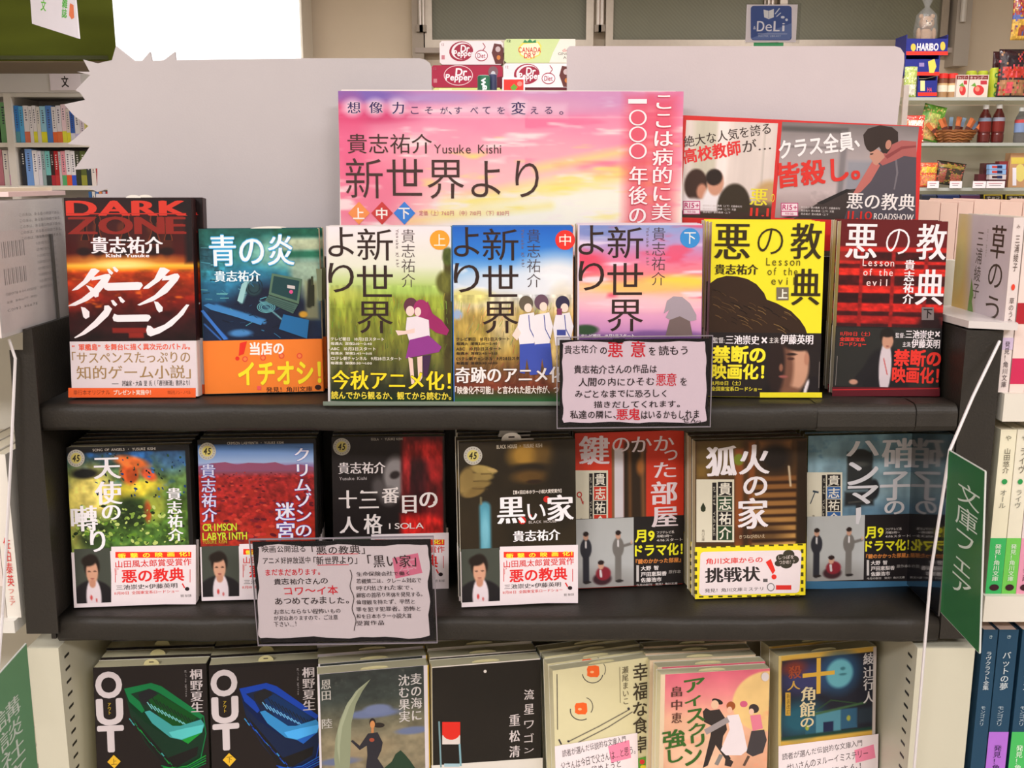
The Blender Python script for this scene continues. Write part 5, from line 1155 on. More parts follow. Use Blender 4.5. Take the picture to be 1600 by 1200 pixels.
p.ell(1142, 1103, 7, 7, (150, 80, 44)); p.ell(1140, 1109, 4, 5, (224, 176, 150)); p.poly([(1136, 1118), (1154, 1116), (1160, 1134), (1168, 1172), (1158, 1180), (1134, 1180), (1126, 1172), (1140, 1140)], (222, 210, 214)); p.poly([(1100, 1140), (1136, 1120), (1140, 1128), (1104, 1148)], (150, 140, 140)); p.poly([(1130, 1180), (1122, 1196), (1116, 1194), (1124, 1178)], (130, 124, 120)); p.poly([(1134, 1182), (1146, 1190), (1142, 1198), (1132, 1196)], (60, 50, 48))
p.ell(1162, 1100, 6, 5, (196, 90, 120)); p.ell(1178, 1107, 8, 7, (60, 50, 50), rot=20); p.ell(1174, 1112, 4, 5, (226, 184, 160)); p.poly([(1172, 1118), (1188, 1116), (1192, 1138), (1176, 1142)], (214, 120, 140)); p.poly([(1174, 1142), (1194, 1140), (1198, 1156), (1192, 1176), (1176, 1182), (1166, 1176)], (66, 60, 62)); p.poly([(1172, 1182), (1164, 1197), (1160, 1196), (1168, 1180)], (90, 70, 60))
GN = (56, 96, 40)
for ch, x0, y0, x1, y1 in (('ア', 1070, 1061, 1101, 1080), ('イ', 1070, 1088, 1095, 1103), ('ス', 1073, 1108, 1100, 1128), ('ク', 1076, 1130, 1102, 1148), ('リ', 1080, 1148, 1100, 1166), ('ン', 1070, 1168, 1096, 1194), ('強', 1036, 1140, 1070, 1168), ('し', 1044, 1170, 1066, 1190)): p.text(ch, x0, y0, x1, y1, GN, b=.03, rot=6, seed=2)
for ch, y0 in (('畠', 1072), ('中', 1093), ('恵', 1113)): p.text(ch, 1049, y0, 1065, y0 + 16, (84, 54, 46), m=True)
p.ell(1195, 1057, 6, 7, (206, 196, 196)); p.build('cover_lettering', bk)
slip(bk, fr, fr.mid, 1040, 24, 3.5, col=(196, 188, 146), mark=False)
stack(bk, fr, 4, .0135, 'spare copy stacked behind the pink strolling figures paperback', 'spare copies of the strolling figures paperback', seed=26, dx=.003)
# 7 moonlit house cover
fr = bframe(3, (1219, 1025), (1370, 1009), (1366, 1262), (1213, 1283)); fr.mid = 1290
bk = book(fr, .0195, (200, 176, 110), (206, 190, 130), 'dark paperback with a blue full moon over a small house', pages=PG3)
A = Art(fr, 1220, 1018, 1369, 1275, 1.4)
A.box(1219, 1010, 1370, 1280, (200, 160, 70), 1); A.box(1221, 1026, 1366, 1163, (34, 34, 44), 1.5); A.ell(1260, 1060, 40, 26, (56, 56, 96), .9); A.ell(1310, 1056, 30, 34, (40, 76, 110), .8); A.ell(1311, 1058, 21, 25, (96, 160, 172), .25); A.ell(1316, 1050, 4, 3, (60, 110, 120), .6); A.ell(1316, 1060, 6, 2, (60, 110, 120), .6); A.ell(1240, 1040, 18, 12, (110, 50, 44), .9)
A.ell(1250, 1130, 34, 30, (36, 84, 100), .9); A.box(1274, 1121, 1314, 1158, (76, 128, 144), 1.5).box(1314, 1121, 1340, 1156, (46, 84, 110), 1.5).box(1258, 1128, 1274, 1158, (40, 84, 104), 2).box(1340, 1123, 1366, 1150, (40, 50, 60), 6); A.box(1286, 1140, 1302, 1158, (30, 36, 66), 1.5); A.ell(1326, 1138, 3, 5, (150, 150, 60), .4); A.ell(1261, 1146, 3, 5, (150, 160, 60), .4)
A.line(1258, 1126, 1352, 1114, 4, (60, 90, 60), 2); A.line(1270, 1121, 1298, 1103, 1.5, (50, 80, 44), 1); A.line(1298, 1103, 1340, 1114, 1.5, (50, 80, 44), 1); A.box(1221, 1158, 1364, 1164, (30, 60, 50), 4); A.box(1364, 1018, 1372, 1275, (190, 180, 176), 1)
A.build(parent=bk)
p = Print(fr, 8e-5); GD = (206, 162, 62); CR = (206, 190, 150)
p.text('十', 1255, 1029, 1303, 1083, GD, b=.02); p.text('角', 1252, 1073, 1273, 1095, CR, m=True, b=.015); p.text('館', 1250, 1096, 1273, 1120, CR, m=True, b=.015); p.text('の', 1251, 1122, 1271, 1136, CR, b=.015)
p.text('殺', 1232, 1040, 1252, 1060, (150, 70, 44), m=True); p.text('人', 1230, 1064, 1250, 1078, (190, 150, 70), m=True); p.rect(1227, 1082, 1235, 1118, (190, 150, 60)); p.text('新装改訂', 1229, 1084, 1234, 1116, (60, 46, 30), v=True)
for ch, y0 in zip('綾辻行人', (1020, 1041, 1060, 1080)): p.text(ch, 1349, y0, 1365, y0 + 18, (196, 190, 190), m=True, b=.005)
p.build('cover_lettering', bk); NB7 = fr
slip(bk, fr, fr.mid, 1040, 24, 3.5, col=(196, 188, 146), mark=False)
stack(bk, fr, 1, .0195, 'spare copy stacked behind the moonlit house paperback', 'spare copies of the moonlit house paperback', seed=27, dx=.0014)

# ---------------------------------------------------------------- handwritten cards
def sheet(fr, label, name='price_card', T=.0004, col=(240, 214, 226)):
    root = empty(name, fr.M, label=label, cat='card')
    MB(fr.g).box(0, 0, -T, fr.w, fr.h, 0, col).build('paper_sheet', M_CARD, root); return root
def torn(x0, y0, x1, y1, mg, seed):                        # wavy inner outline of a hand inked border
    R = random.Random(seed); pts = []; n = 15
    for (ax, ay, bx, by, nx, ny) in ((x0, y0, x1, y0, 0, 1), (x1, y0, x1, y1, -1, 0), (x1, y1, x0, y1, 0, -1), (x0, y1, x0, y0, 1, 0)):
        for k in range(n):
            t = k / n; d = mg * (.75 + .8 * abs(math.sin(t * 9 + seed + nx)) * R.uniform(.5, 1.1)) if 0 < k else mg * 1.8
            pts.append((ax + (bx - ax) * t + nx * d + (nx == 0 and k == 0) * (mg if ax == x0 else -mg), ay + (by - ay) * t + ny * d + (ny == 0 and k == 0) * (mg if ay == y0 else -mg)))
    return pts
def sleeve(root, fr, e=.002):
    mb = MB(fr.g); W, H = fr.w, fr.h
    mb.box(-e, -e, .0009, W + e, H + e, .0013, (255, 255, 255)); mb.box(-e, -e, -.0013, W + e, H + e, -.0009, (255, 255, 255))
    mb.build('clear_sleeve', M_SLEEVE, root)
    mb = MB(fr.g)
    for x0, y0, x1, y1 in ((-e - .0006, -e - .0006, W + e + .0006, -e), (-e - .0006, H + e, W + e + .0006, H + e + .0006), (-e - .0006, -e, -e, H + e), (W + e, -e, W + e + .0006, H + e)): mb.box(x0, y0, -.0013, x1, y1, .0013, (140, 132, 140))
    mb.build('sleeve_rim', M_PLASTIC, root)
INK = (58, 46, 48); RI = (226, 44, 60)
fr = Fr((875, 531), (1106, 529), (1108, 662), (874, 665), Y=.838, lean=0)
c1 = sheet(fr, 'handwritten card with wavy black border in a clear sleeve on the upper shelf edge', 'handwritten_card', col=(34, 30, 31))
p = Print(fr); p.poly(torn(875, 530, 1107, 664, 3.4, 2), (238, 216, 230))
T = lambda s, x0, y0, x1, y1, c=INK, b=.012, j=.16: p.text(s, x0, y0, x1, y1, c, b=b, jit=j)
T('貴志祐介', 882, 539, 933, 553); T('の', 938, 543, 948, 553, b=.03); T('悪', 950, 535, 973, 558, RI, .012); T('意', 986, 533, 1008, 558, RI, .012); T('を', 1014, 542, 1024, 555); T('読もう', 1029, 540, 1074, 555)
T('貴志祐介さんの作品は', 897, 570, 1026, 584); T('人間の内にひそむ', 904, 590, 1022, 603); T('悪意', 1025, 583, 1057, 603, RI, .01); T('を', 1063, 590, 1073, 602)
T('みごとなまでに恐ろしく', 899, 609, 1041, 621); T('描きだしてくれます。', 928, 626, 1062, 637); T('私達の隣に、', 891, 641, 962, 654); T('悪鬼', 963, 638, 1000, 656, RI, .012); T('はいるかもしれま', 1002, 641, 1092, 654); T('せん。', 1066, 652, 1095, 660)
p.poly([(957, 529), (977, 529), (974, 535), (966, 536), (959, 534)], (34, 30, 30)); p.build('handwriting', c1, M_CARD); sleeve(c1, fr)
fr = Fr((396, 848), (674, 841), (678, 1001), (406, 1003), Y=.836, lean=-3)
c2 = sheet(fr, 'larger handwritten card with a pink stamp and wavy black border, lower shelf edge', 'handwritten_card', col=(34, 30, 31))
p = Print(fr); p.poly(torn(398, 846, 676, 1002, 5, 5), (226, 212, 218))
p.poly([(613, 872), (653, 864), (660, 895), (618, 904)], (226, 120, 150)); p.text('本', 622, 868, 650, 896, (232, 160, 180), rot=8)
I2 = (66, 54, 54); T = lambda s, x0, y0, x1, y1, c=I2, b=.012, j=.18: p.text(s, x0, y0, x1, y1, c, b=b, jit=j)
T('映画公開迫る', 409, 852, 477, 863); T('「悪の教典」', 487, 852, 570, 866); T('アニメ好評放送中', 411, 870, 485, 881); T('「新世界より」', 490, 869, 558, 882)
p.line([(496, 866), (560, 865)], 1, RI); p.line([(496, 883), (545, 882)], 1, RI)
T('まだまだあります。', 415, 888, 500, 899, RI, .012); T('貴志祐介さんの', 428, 903, 512, 913); T('コワ～イ本', 444, 915, 528, 929, RI, .012); T('あつめてみました。', 430, 932, 545, 944)
for k, s in enumerate(('お恋にならない程怖いもの', 'が沢山ありますので、ご注意', '下さい…！')): T(s, 428, 951 + 10 * k, (532, 528, 463)[k], 959 + 10 * k, b=.01)
T('「黒い家」', 574, 866, 650, 886, b=.01)
for k, s in enumerate(('生命保険会社で働く', '若槻慎二は、クレーム対応で', '呼び出された家で、', '顧客の首吊り死体を発見する。', '倫理観を持たず、平然と', '罪を犯す犯罪者。恐怖と', '和を日本ホラー小説大賞', '受賞作品')): T(s, 557, 892 + 11 * k, (640, 658, 645, 660, 648, 657, 643, 600)[k], 900 + 11 * k, b=.01)
p.line([(547 + 2.2 * math.sin(k * .9) + k * .45, 890 + k * 5) for k in range(20)], 1.1, I2)
p.build('handwriting', c2, M_CARD); sleeve(c2, fr)
# small note cards laid against two books of the lowest row
def note(F0, tl, tr, br, bl, label, lines, stamp):
    f = Fr(tl, tr, br, bl, p0=F0.O + F0.N * .0012, g=1.2); f.N = F0.N
    rootM = Matrix(((F0.X.x, F0.Yv.x, F0.N.x, 0), (F0.X.y, F0.Yv.y, F0.N.y, 0), (F0.X.z, F0.Yv.z, F0.N.z, 0), (0, 0, 0, 1)))
    f.X, f.Yv = F0.X, F0.Yv
    A, B, C, D = (f.hit(*q) for q in (tl, tr, br, bl))
    f.w = (B - A).dot(f.X); f.h = (A - D).dot(f.Yv); f.O = D; rootM.translation = D; f.M = rootM
    c = sheet(f, label, 'note_card', T=.0003, col=(224, 212, 216)); p = Print(f)
    p.poly(stamp, (226, 130, 160))
    for s, x0, y0, x1, y1, r in lines: p.text(s, x0, y0, x1, y1, INK, b=.004, jit=.14, rot=r)
    p.build('handwriting', c, M_CARD)
note(NB5, (868, 1166), (997, 1144), (999, 1250), (870, 1268), 'white note card with a pink stamp on the egg yolk book',
     (('読者が選んだ伝説的な文庫入門', 878, 1160, 978, 1172, 4), ('父さんは今日で父さんは…と思う。', 876, 1178, 993, 1192, 4), ('辞めようと', 924, 1192, 970, 1204, 3)), [(950, 1166), (983, 1156), (986, 1184), (955, 1192)])
note(NB7, (1217, 1166), (1373, 1153), (1372, 1250), (1216, 1262), 'white note card with a pink stamp on the moonlit house book',
     (('読者が選んだ伝説的な文庫入門', 1222, 1166, 1347, 1177, 3), ('せいさんのヌルーイミステリー', 1229, 1182, 1356, 1194, 3), ('皆さん！', 1300, 1195, 1345, 1206, 3)), [(1335, 1172), (1365, 1163), (1368, 1184), (1337, 1192)])
# ---------------------------------------------------------------- neighbouring bookcases left and right
def XatY(px, py, Y): return P(px, py, Y).x
def side_book(x0, w, zb, h, col, label, name='paperback_book', depth=.105, y0=None, bands=(), cov=None, pages=(232, 222, 198), group=None, facing=-1, g=1.0, roll=0):
    """a book shelved spine out; x0 = left edge of its spine, bands = (from, to, colour) up the spine"""
    Y = y0 or YF + .004
    root = empty(name, loc=(x0, Y, zb), label=label, cat='book', group=group)
    if roll: root.rotation_euler = (0, 0, math.radians(roll))
    mb = MB(g); t = .0004
    mb.box(0, .0, 0, w, t, h, col); mb.box(0, t, 0, t, depth, h, cov or col); mb.box(w - t, t, 0, w, depth, h, cov or col)
    mb.build('cover', M_PRINT, root)
    MB(g).box(t * 1.3, t * 1.5, .0006, w - t * 1.3, depth - .0006, h - .0012, pages).build('page_block', mat('page_edges_side', 0.85, 0.05, 40, 0.1, 900, spec=0.1, wave=('X', 320, 0.2)), root)
    for a, b, c in bands:
        MB(g).box(-.0002, -.0003, a * h, w + .0002, -.00005, b * h, c).build('spine_band', M_PRINT, root)
    return root
class SpFr:                                                 # flat frame lying on a spine or a side cover
    def __init__(s, O, X, Yv, w, h, g=1.0):
        s.O, s.X, s.Yv, s.w, s.h, s.g = Vector(O), Vector(X), Vector(Yv), w, h, g; s.N = s.X.cross(s.Yv)
    def loc(s, px, py): return (px * s.w, (1 - py) * s.h)   # here coordinates are fractions of the face
    def mat(s): return Matrix(((s.X.x, s.Yv.x, s.N.x, s.O.x), (s.X.y, s.Yv.y, s.N.y, s.O.y), (s.X.z, s.Yv.z, s.N.z, s.O.z), (0, 0, 0, 1)))
def face_print(root, O, X, Yv, w, h, g=1.0):
    f = SpFr(O, X, Yv, w, h, g); p = Print(f)
    def fin(name):
        o = p.build(name, root); o.matrix_local = f.mat(); return o
    return p, fin

# right neighbour
ZR1 = 1.45 - .1777; ZR2 = 1.45 - .3595; ZR3 = ZR2 - .195
rc = empty('bookcase', loc=(.62, .9, 0), label='white steel bookcase cut off by the right edge, full of upright paperbacks', cat='bookcase')
for z in (ZR1, ZR2, ZR3, ZR3 - .3, .12): wpart('shelf', MB().box(XR + .036, YF - .002, z - .024, XR + .9, YB + .02, z, (226, 220, 208)), M_STEEL, rc)
wpart('back_panel', MB().box(XR + .036, YB + .0205, .0, XR + .9, YB + .03, ZR1 + .10, (210, 205, 192)), M_STEEL, rc)
wpart('side_panel', MB().box(XR + .9, YF, .0, XR + .915, YB + .03, ZR1 + .10, (220, 214, 200)), M_STEEL, rc)
mb = MB(); pl = [(.3745, .96), (.383, .852), (.4175, .838), (.4195, .845), (.4195, .96)]
mb.prism(pl, 0, .006, (222, 214, 212)); q = mb.build('shelf_plate', M_PLASTIC); q.location = (0, 0, ZT + .0005)
tag(q, 'thin white plastic plate lying on top of the right black side panel', 'plate')
# first visible book: pale cover facing left, spine out
x0 = XatY(1571, 480, YF + .004); W1 = XatY(1589, 480, YF + .004) - x0
h1 = P(1575, 340, YF + .004).z - ZR1
bk = side_book(x0, W1 - .0006, ZR1, h1, (226, 212, 208), 'pale paperback with painted grass on its cover, next to the right black panel', cov=(206, 196, 190), bands=((.25, .32, (206, 186, 214)),))
p, fin = face_print(bk, (-.00012, .105, 0), (0, -1, 0), (0, 0, 1), .105, h1)
for ch, y0, y1 in (('草', .05, .24), ('の', .27, .41), ('う', .46, .60), ('た', .66, .82)): p.text(ch, .66, y0, .90, y1, (70, 56, 46), m=ch == '草')
p.text('三浦綾子', .40, .10, .52, .50, (96, 84, 76), v=True); p.text('Miura Ayako', .57, .08, .60, .24, (170, 160, 150), v=2)
p.poly([(.36, .38), (.42, .48), (.40, .52), (.44, .58), (.39, .66), (.44, .74), (.50, .80), (.60, .90), (.62, .97), (.50, .94), (.40, .88), (.36, .76), (.33, .60)], (120, 160, 76)); p.poly([(.02, .60), (.14, .70), (.24, .90), (.24, .97), (.02, .97)], (150, 170, 110))
fin('cover_lettering')
A = Art(SpFr((0, 0, 0), (0, 1, 0), (0, 0, 1), .105, h1), 0, 0, 1, 1, .012, z=4e-5)
A.fill((212, 200, 204)).ell(.10, .45, .16, .55, (226, 200, 120), .9).ell(.22, .75, .2, .3, (220, 180, 90), .9, a=.7).ell(.1, .3, .1, .15, (226, 214, 140), .9).ell(.75, .3, .3, .4, (210, 196, 206), .9, a=.6)
o = A.build('cover_picture', bk); f = SpFr((-.00012, .105, 0), (0, -1, 0), (0, 0, 1), .105, h1); o.matrix_local = f.mat()
p, fin = face_print(bk, (0, -.0004, 0), (1, 0, 0), (0, 0, 1), W1, h1)
p.text('み', .3, .04, .6, .06, (120, 100, 90)); p.text('三浦綾子', .28, .10, .68, .30, (84, 66, 58), v=True); p.ell(.48, .39, .16, .018, (226, 70, 50)); p.text('草のうた', .28, .45, .68, .60, (84, 66, 58), v=True); p.text('発見！角川文庫', .25, .70, .7, .97, (70, 56, 60), v=True)
fin('spine_lettering')
xs = x0 + W1
for k, (cw, c, b, lb) in enumerate(((.013, (236, 214, 206), ((.40, .52, (176, 40, 50)), (.05, .2, (206, 50, 90))), 'white paperback with crimson motifs, second from the right black panel'),
                                    (.012, (230, 222, 206), ((.0, .3, (210, 190, 120)),), 'cream paperback at the right edge of the photo, upper neighbouring shelf'))):
    side_book(xs + .0004, cw - .0006, ZR1, h1 - .001 * k, c, lb, bands=b, cov=(226, 214, 206)); xs += cw
# row of books behind them on the back shelf, spines away, showing their white tops
ux = XatY(1437, 320, 1.12); k = 0
zt = P(1500, 312, 1.12).z
up = MB().box(.40, 1.07, 0, 1.2, 1.30, zt - .1895, (214, 208, 196)).build('back_shelf_unit', M_STEEL)
tag(up, 'low white shelf unit behind the right bookcase carrying a row of pale books', 'shelf')
R = random.Random(9)
while ux < .60:
    wd = R.uniform(.017, .03)
    b_ = side_book(ux, wd - .0008, zt - .189, .189 - R.uniform(0, .004), (236, 204, 190), 'pale pink hardcover back in the row behind the right bookcase, numbered from nothing', name='hardcover_book', depth=.12, y0=1.12, pages=(244, 236, 226), group='pale books behind the right bookcase')
    b_['label'] = ('first', 'second', 'third', 'fourth', 'fifth', 'sixth', 'seventh', 'eighth', 'ninth', 'tenth')[k] + ' pale pink-white book right of the film poster, in the rear row'
    ux += wd; k += 1
# second level
sp2 = ((1546, 1571, (228, 222, 196), (60, 176, 96), 'リ 山田悠介 オール'), (1571.5, 1594, (226, 220, 200), (112, 196, 84), '山田悠介 ライヴ'), (1594.5, 1618, (222, 206, 206), (222, 150, 176), '不思議'), (1618.5, 1640, (226, 220, 204), (210, 90, 130), '本'))
nm2 = ('cream paperback with green foot band beside the green sign', 'cream paperback with lime green foot band', 'pale pink paperback with pink foot band at the right edge', 'cream paperback with rose foot band beyond the right edge')
for (a, b, c, bc, t), lb in zip(sp2[:3], nm2):
    xa, xb = XatY(a, 860, YF + .004), XatY(b, 860, YF + .004); hh = P(a, 671, YF + .004).z - ZR2
    bk = side_book(xa, xb - xa - .0004, ZR2, hh, c, lb, bands=((.0, .345, bc),), g=1.05)
    p, fin = face_print(bk, (0, -.0006, 0), (1, 0, 0), (0, 0, 1), xb - xa, hh)
    p.text('や', .3, .035, .65, .065, (110, 110, 90)); p.text(t.split()[1] if ' ' in t else t, .3, .11, .7, .26, (96, 90, 76), v=True); p.ell(.5, .31, .17, .016, (50, 150, 80)); p.text(t.split()[-1], .3, .36, .7, .47, (120, 120, 110), v=True); p.text('発見！角川文庫', .3, .69, .7, .92, (226, 236, 220) if bc[0] < 200 else (110, 60, 80), v=True, b=.01); p.ell(.5, .96, .3, .02, (60, 30, 40)); fin('spine_lettering')
# third level, dark blue spines
for (a, b, bc, t, lb) in ((1526, 1549, (30, 60, 84), 'ラヴクラフト全集', 'narrow dark blue paperback beside the white upright'), (1550, 1581, (166, 104, 200), 'バットの夢', 'dark blue paperback with purple foot band'), (1586, 1614, (70, 176, 92), '緋色のアン', 'dark blue paperback with bright green foot band')):
    xa, xb = XatY(a, 1100, YF + .004), XatY(b, 1100, YF + .004); hh = P(a, 984, YF + .004).z - ZR3
    bk = side_book(xa, xb - xa - .0005, ZR3, hh, (34, 66, 90), lb, bands=((.0, .38, bc),) if bc[0] > 40 else (), pages=(216, 190, 176), g=1.15)
    p, fin = face_print(bk, (0, -.0006, 0), (1, 0, 0), (0, 0, 1), xb - xa, hh, 1.1)
    p.text('き', .4, .03, .6, .05, (170, 190, 196)); p.text(t, .28, .13, .68, .36, (196, 206, 210), v=True, b=.01); p.text('モンゴメリ', .3, .46, .6, .58, (170, 186, 196), v=True)
    if bc[0] > 40: p.text('発見！角川文庫', .3, .70, .7, .98, (60, 40, 80) if bc[0] > 100 else (220, 236, 220), v=True)
    fin('spine_lettering')

# left neighbour
ZLs = 1.45 - .85 * (.1961 - .0495) / .9906 - .0006
lc = empty('bookcase', loc=(-.62, .9, 0), label='white steel bookcase cut off by the left edge beside the black display', cat='bookcase')
ZL1 = P(10, 520, YF).z; ZL2 = P(10, 968, YF).z
for z, th in ((ZL1, .006), (ZL2, .011), (ZL2 - .3, .02), (.12, .02)): wpart('shelf', MB().box(XL - .9, YF - .004, z - th, XL - .034, YB + .02, z, (228, 224, 216)), M_STEEL, lc)
wpart('back_panel', MB().box(XL - .9, YB + .0205, 0, XL - .034, YB + .03, ZL1 + .10, (210, 205, 192)), M_STEEL, lc)
wpart('side_panel', MB().box(XL - .915, YF, 0, XL - .9, YB + .03, ZL1 + .10, (220, 214, 200)), M_STEEL, lc)
# upright books whose back covers (barcode slips, clear wrap) face the aisle
hL = P(50, 311, .9).z - ZL1 - .0005
for k in range(4):
    bx = XL - .0235 - .0185 * k
    lb = ('white paperback turned back cover out with barcodes under a clear wrap, beside the black panel', 'white paperback directly left of the one with barcodes', 'pale paperback second left of the barcoded one', 'cream paperback at the left edge, top shelf')[k]
    bk = side_book(bx, .0175, ZL1 + .0003, hL - .002 * k, (226, 216, 212), lb, cov=(230, 224, 224), pages=(236, 222, 206), depth=.134, y0=.816)
    if k == 0:
        p, fin = face_print(bk, (.01762, 0, 0), (0, 1, 0), (0, 0, 1), .134, hL)
        p.rect(.02, .22, .74, .97, (232, 218, 218)); GY = (120, 112, 112)
        for q in range(12): p.rect(.10 + .025 * q, .30, .10 + .025 * q + (.006, .012)[q % 2], .42, GY); p.rect(.10 + .025 * q, .50, .10 + .025 * q + (.012, .006)[q % 2], .62, GY)
        for q, t in enumerate(('ISBN978-4-04-100000', '定価：本体667円（税別）', 'C0193 ¥667E')): p.text(t, .10, .68 + .06 * q, .5, .70 + .06 * q, GY)
        for q in range(9): p.text('それは夜の教室で起きたことだった'[q % 3:], .55, .28 + .05 * q, .84, .305 + .05 * q, (150, 142, 142))
        for q in range(5): p.text('この本は、ある島の物語である。', .36, .10 + .045 * q, .95, .125 + .045 * q, (140, 130, 130))
        fin('back_cover_lettering')
        MB().box(.0186, -.002, -.0002, .0189, .136, hL + .001, (255, 255, 255)).build('clear_wrap', M_FILM, bk)
        MB().box(.0192, .098, .0002, .0206, .102, .078, (84, 82, 80)).build('security_tag', M_PLASTIC, bk)
q = MB(); q.box(-.045, 0, 0, .045, .11, .004, (236, 208, 206)); q.box(-.04, .005, .004, .035, .105, .007, (226, 214, 190))
o = q.build('paper_bundle', M_CARD); o.location = (XL - .055, YF + .01, ZL1 + hL + .003); tag(o, 'loose pink and cream papers lying across the upright books at the left', 'papers')
# tall white book with red lettering, left lower level
zb = ZL2; hh = P(20, 850, YF + .004).z - zb; hh = max(hh, .05)
xa, xb = XatY(9, 940, YF + .004), XatY(31, 940, YF + .004)
bk = side_book(xa, xb - xa, zb, .150, (232, 226, 216), 'white paperback with red spine lettering left of the black panel', cov=(226, 220, 210))
p, fin = face_print(bk, (0, -.0006, 0), (1, 0, 0), (0, 0, 1), xb - xa, .15)
p.text('佐伯泰英', .28, .50, .75, .80, (214, 60, 60), v=True, b=.01); p.text('フェア', .3, .82, .7, .92, (214, 90, 80), v=True); fin('spine_lettering')
for k in range(3):
    side_book(xa - .0172 * (k + 1), .0166, zb, .150 - .001 * k, ((230, 216, 210), (226, 224, 212), (216, 200, 196))[k], ('pale pink-spined paperback left of the red lettered one', 'white paperback near the left edge, lower level', 'faded rose paperback at the left edge, lower level')[k], cov=(222, 214, 206), bands=((.0, .2, ((200, 190, 180), (226, 120, 140), (120, 150, 190))[k]),))
for k in range(4):
    side_book(XL - .052 - .0172 * k, .0166, ZL2 - .3, .150, ((120, 170, 110), (226, 220, 210), (190, 206, 200), (226, 214, 190))[k], ('pale green', 'white', 'blue grey', 'cream')[k] + ' paperback behind the left green sign', cov=(226, 220, 210))

# aisle signs on clear green plates held by white cords
def aisle_sign(X, pts, text, label, cord, flip, g=1.0, alpha=None, ts=(.3, .7, .06, .92)):
    Y0, Y1 = pts; (ya, za), (yb, zb_), (yc, zc), (yd, zd) = Y0
    root = empty('aisle_sign', loc=(0, 0, 0), label=label, cat='sign')
    mb = MB(g); poly = [(ya, za), (yb, zb_), (yc, zc), (yd, zd)]
    mb.prism(poly, X - .0008, X + .0008, (84, 158, 104) if alpha is None else (104, 150, 112)); mb.v = [(z, x, y) for x, y, z in mb.v]
    mb.build('tinted_plate', M_GREENFILM if alpha is None else M_PRINT, root)
    for (a, b) in ((0, 1), (1, 2), (2, 3), (3, 0)):
        A, B = Vector((X, *poly[a])), Vector((X, *poly[b])); MB(g).tube([A, B], .0008, (206, 210, 206), 6).build('plate_rim', M_PLASTIC, root)
    ylo, yhi = min(ya, yd), max(yb, yc); z0, z1 = min(zc, zd), max(za, zb_)
    f = SpFr((X - .0009, yhi, z0), (0, -1, 0), (0, 0, 1), yhi - ylo, z1 - z0, g) if X > 0 else SpFr((X + .0009, ylo, z0), (0, 1, 0), (0, 0, 1), yhi - ylo, z1 - z0, g)
    p = Print(f, 4e-5); p.text(text, ts[0], ts[2], ts[1], ts[3], (206, 216, 208), v=True, jit=.1); o = p.build('sign_lettering', root); o.matrix_local = f.mat()
    MB(g).tube(cord, .0013, (226, 220, 222), 6).build('cord', M_PLASTIC, root)
    return root
def YZ(px, py, X):                                          # where a line of sight crosses the plane x = X
    d = ray(px, py); t = X / d.x; q = EYE + d * t; return (q.y, q.z)
XS = .352
a, b, c, d = YZ(1540, 737, XS), YZ(1484, 704, XS), YZ(1471, 956, XS), YZ(1531, 1020, XS)
aisle_sign(XS, ((a, b, c, d), 0), '文庫フェア', 'green translucent aisle sign with white brushed lettering at the right black panel',
           [P(1562, 533, .842), P(1520, 620, .82), Vector((XS, *YZ(1484, 704, XS))), Vector((XS, *YZ(1455, 890, XS))), P(1428, 1205, .832), P(1400, 1500, .83)], True, g=1.0, ts=(.28, .76, .13, .78))
XS = -.392
a, b, c, d = YZ(-40, 1096, XS), YZ(40, 1006, XS), YZ(58, 1205, XS), YZ(-20, 1330, XS)
aisle_sign(XS, ((a, b, c, d), 0), '講談社文庫', 'green aisle sign with white lettering at the lower left corner', [P(14, 530, .843), P(24, 560, .84), P(18, 700, .835), P(4, 960, .83), P(-8, 1120, .80)], False, alpha=1, ts=(.35, .78, .25, .95))
# ================================================================= background, some metres behind
def bgroot(name, x, y, z, label, cat, group=None): return empty(name, loc=(x, y, z), label=label, cat=cat, group=group)
def wp(name, mb, m, root, smooth=False, kind=None):          # a part given in room coordinates
    o = mb.build(name, m, root, smooth); o.matrix_parent_inverse = Matrix.Translation(-root.location)
    if kind: o['kind'] = kind
    return o
# lit white sign box and the green fascia at the left
Y = 6.2; a, b = P(178, 118, Y), P(466, 0, Y)
r = bgroot('light_box', (a.x + b.x) / 2, Y, a.z, 'large glowing white light box on the back wall above the torn header board', 'light box')
wp('lit_face', MB().box(a.x, Y, a.z - .3, b.x, Y + .02, 2.8, (252, 252, 250)), M_LIT, r)
wp('housing', MB().box(a.x - .01, Y + .021, a.z - .31, b.x + .012, Y + .34, 2.81, (216, 206, 190)), M_STEEL, r)
Y = 4.5; a = P(0, 95, Y); b = P(180, 90, Y)
r = bgroot('green_fascia', a.x, Y, a.z, 'dark olive green fascia hanging above the left bookshelves', 'fascia')
c1, c2, c3 = P(181, 72, Y), P(174, 95, Y), P(178, 0, Y)
mb = MB(); mb.prism([(-3.85, c2.z), (c2.x, c2.z), (c1.x, c1.z), (c1.x - .004, 2.83), (-3.85, 2.83)], 0, .48, (84, 92, 26)); mb.v = [(x * (1 + (.48 - z) * .24) if x > -3 else x, Y + .48 - z, y) for x, y, z in mb.v]; mb.f = [f[::-1] for f in mb.f]
wp('fascia_box', mb, mat('painted_board', 0.8, 0.12, 4, 0.05, 60, spec=.15, wave=('Z', 3, .12, 3)), r)
for zz in (c2.z + .012, 2.80 - .02):
    wp('edge_strip', MB().box(-3.85, Y - .012, zz - .008, c2.x - .01, Y - .0005, zz + .008, (58, 62, 22)), M_STEEL, r)
wp('soffit', MB().box(-3.85, Y + .001, c2.z - .006, c2.x - .02, Y + .47, c2.z - .0005, (110, 96, 76)), M_CARD, r)
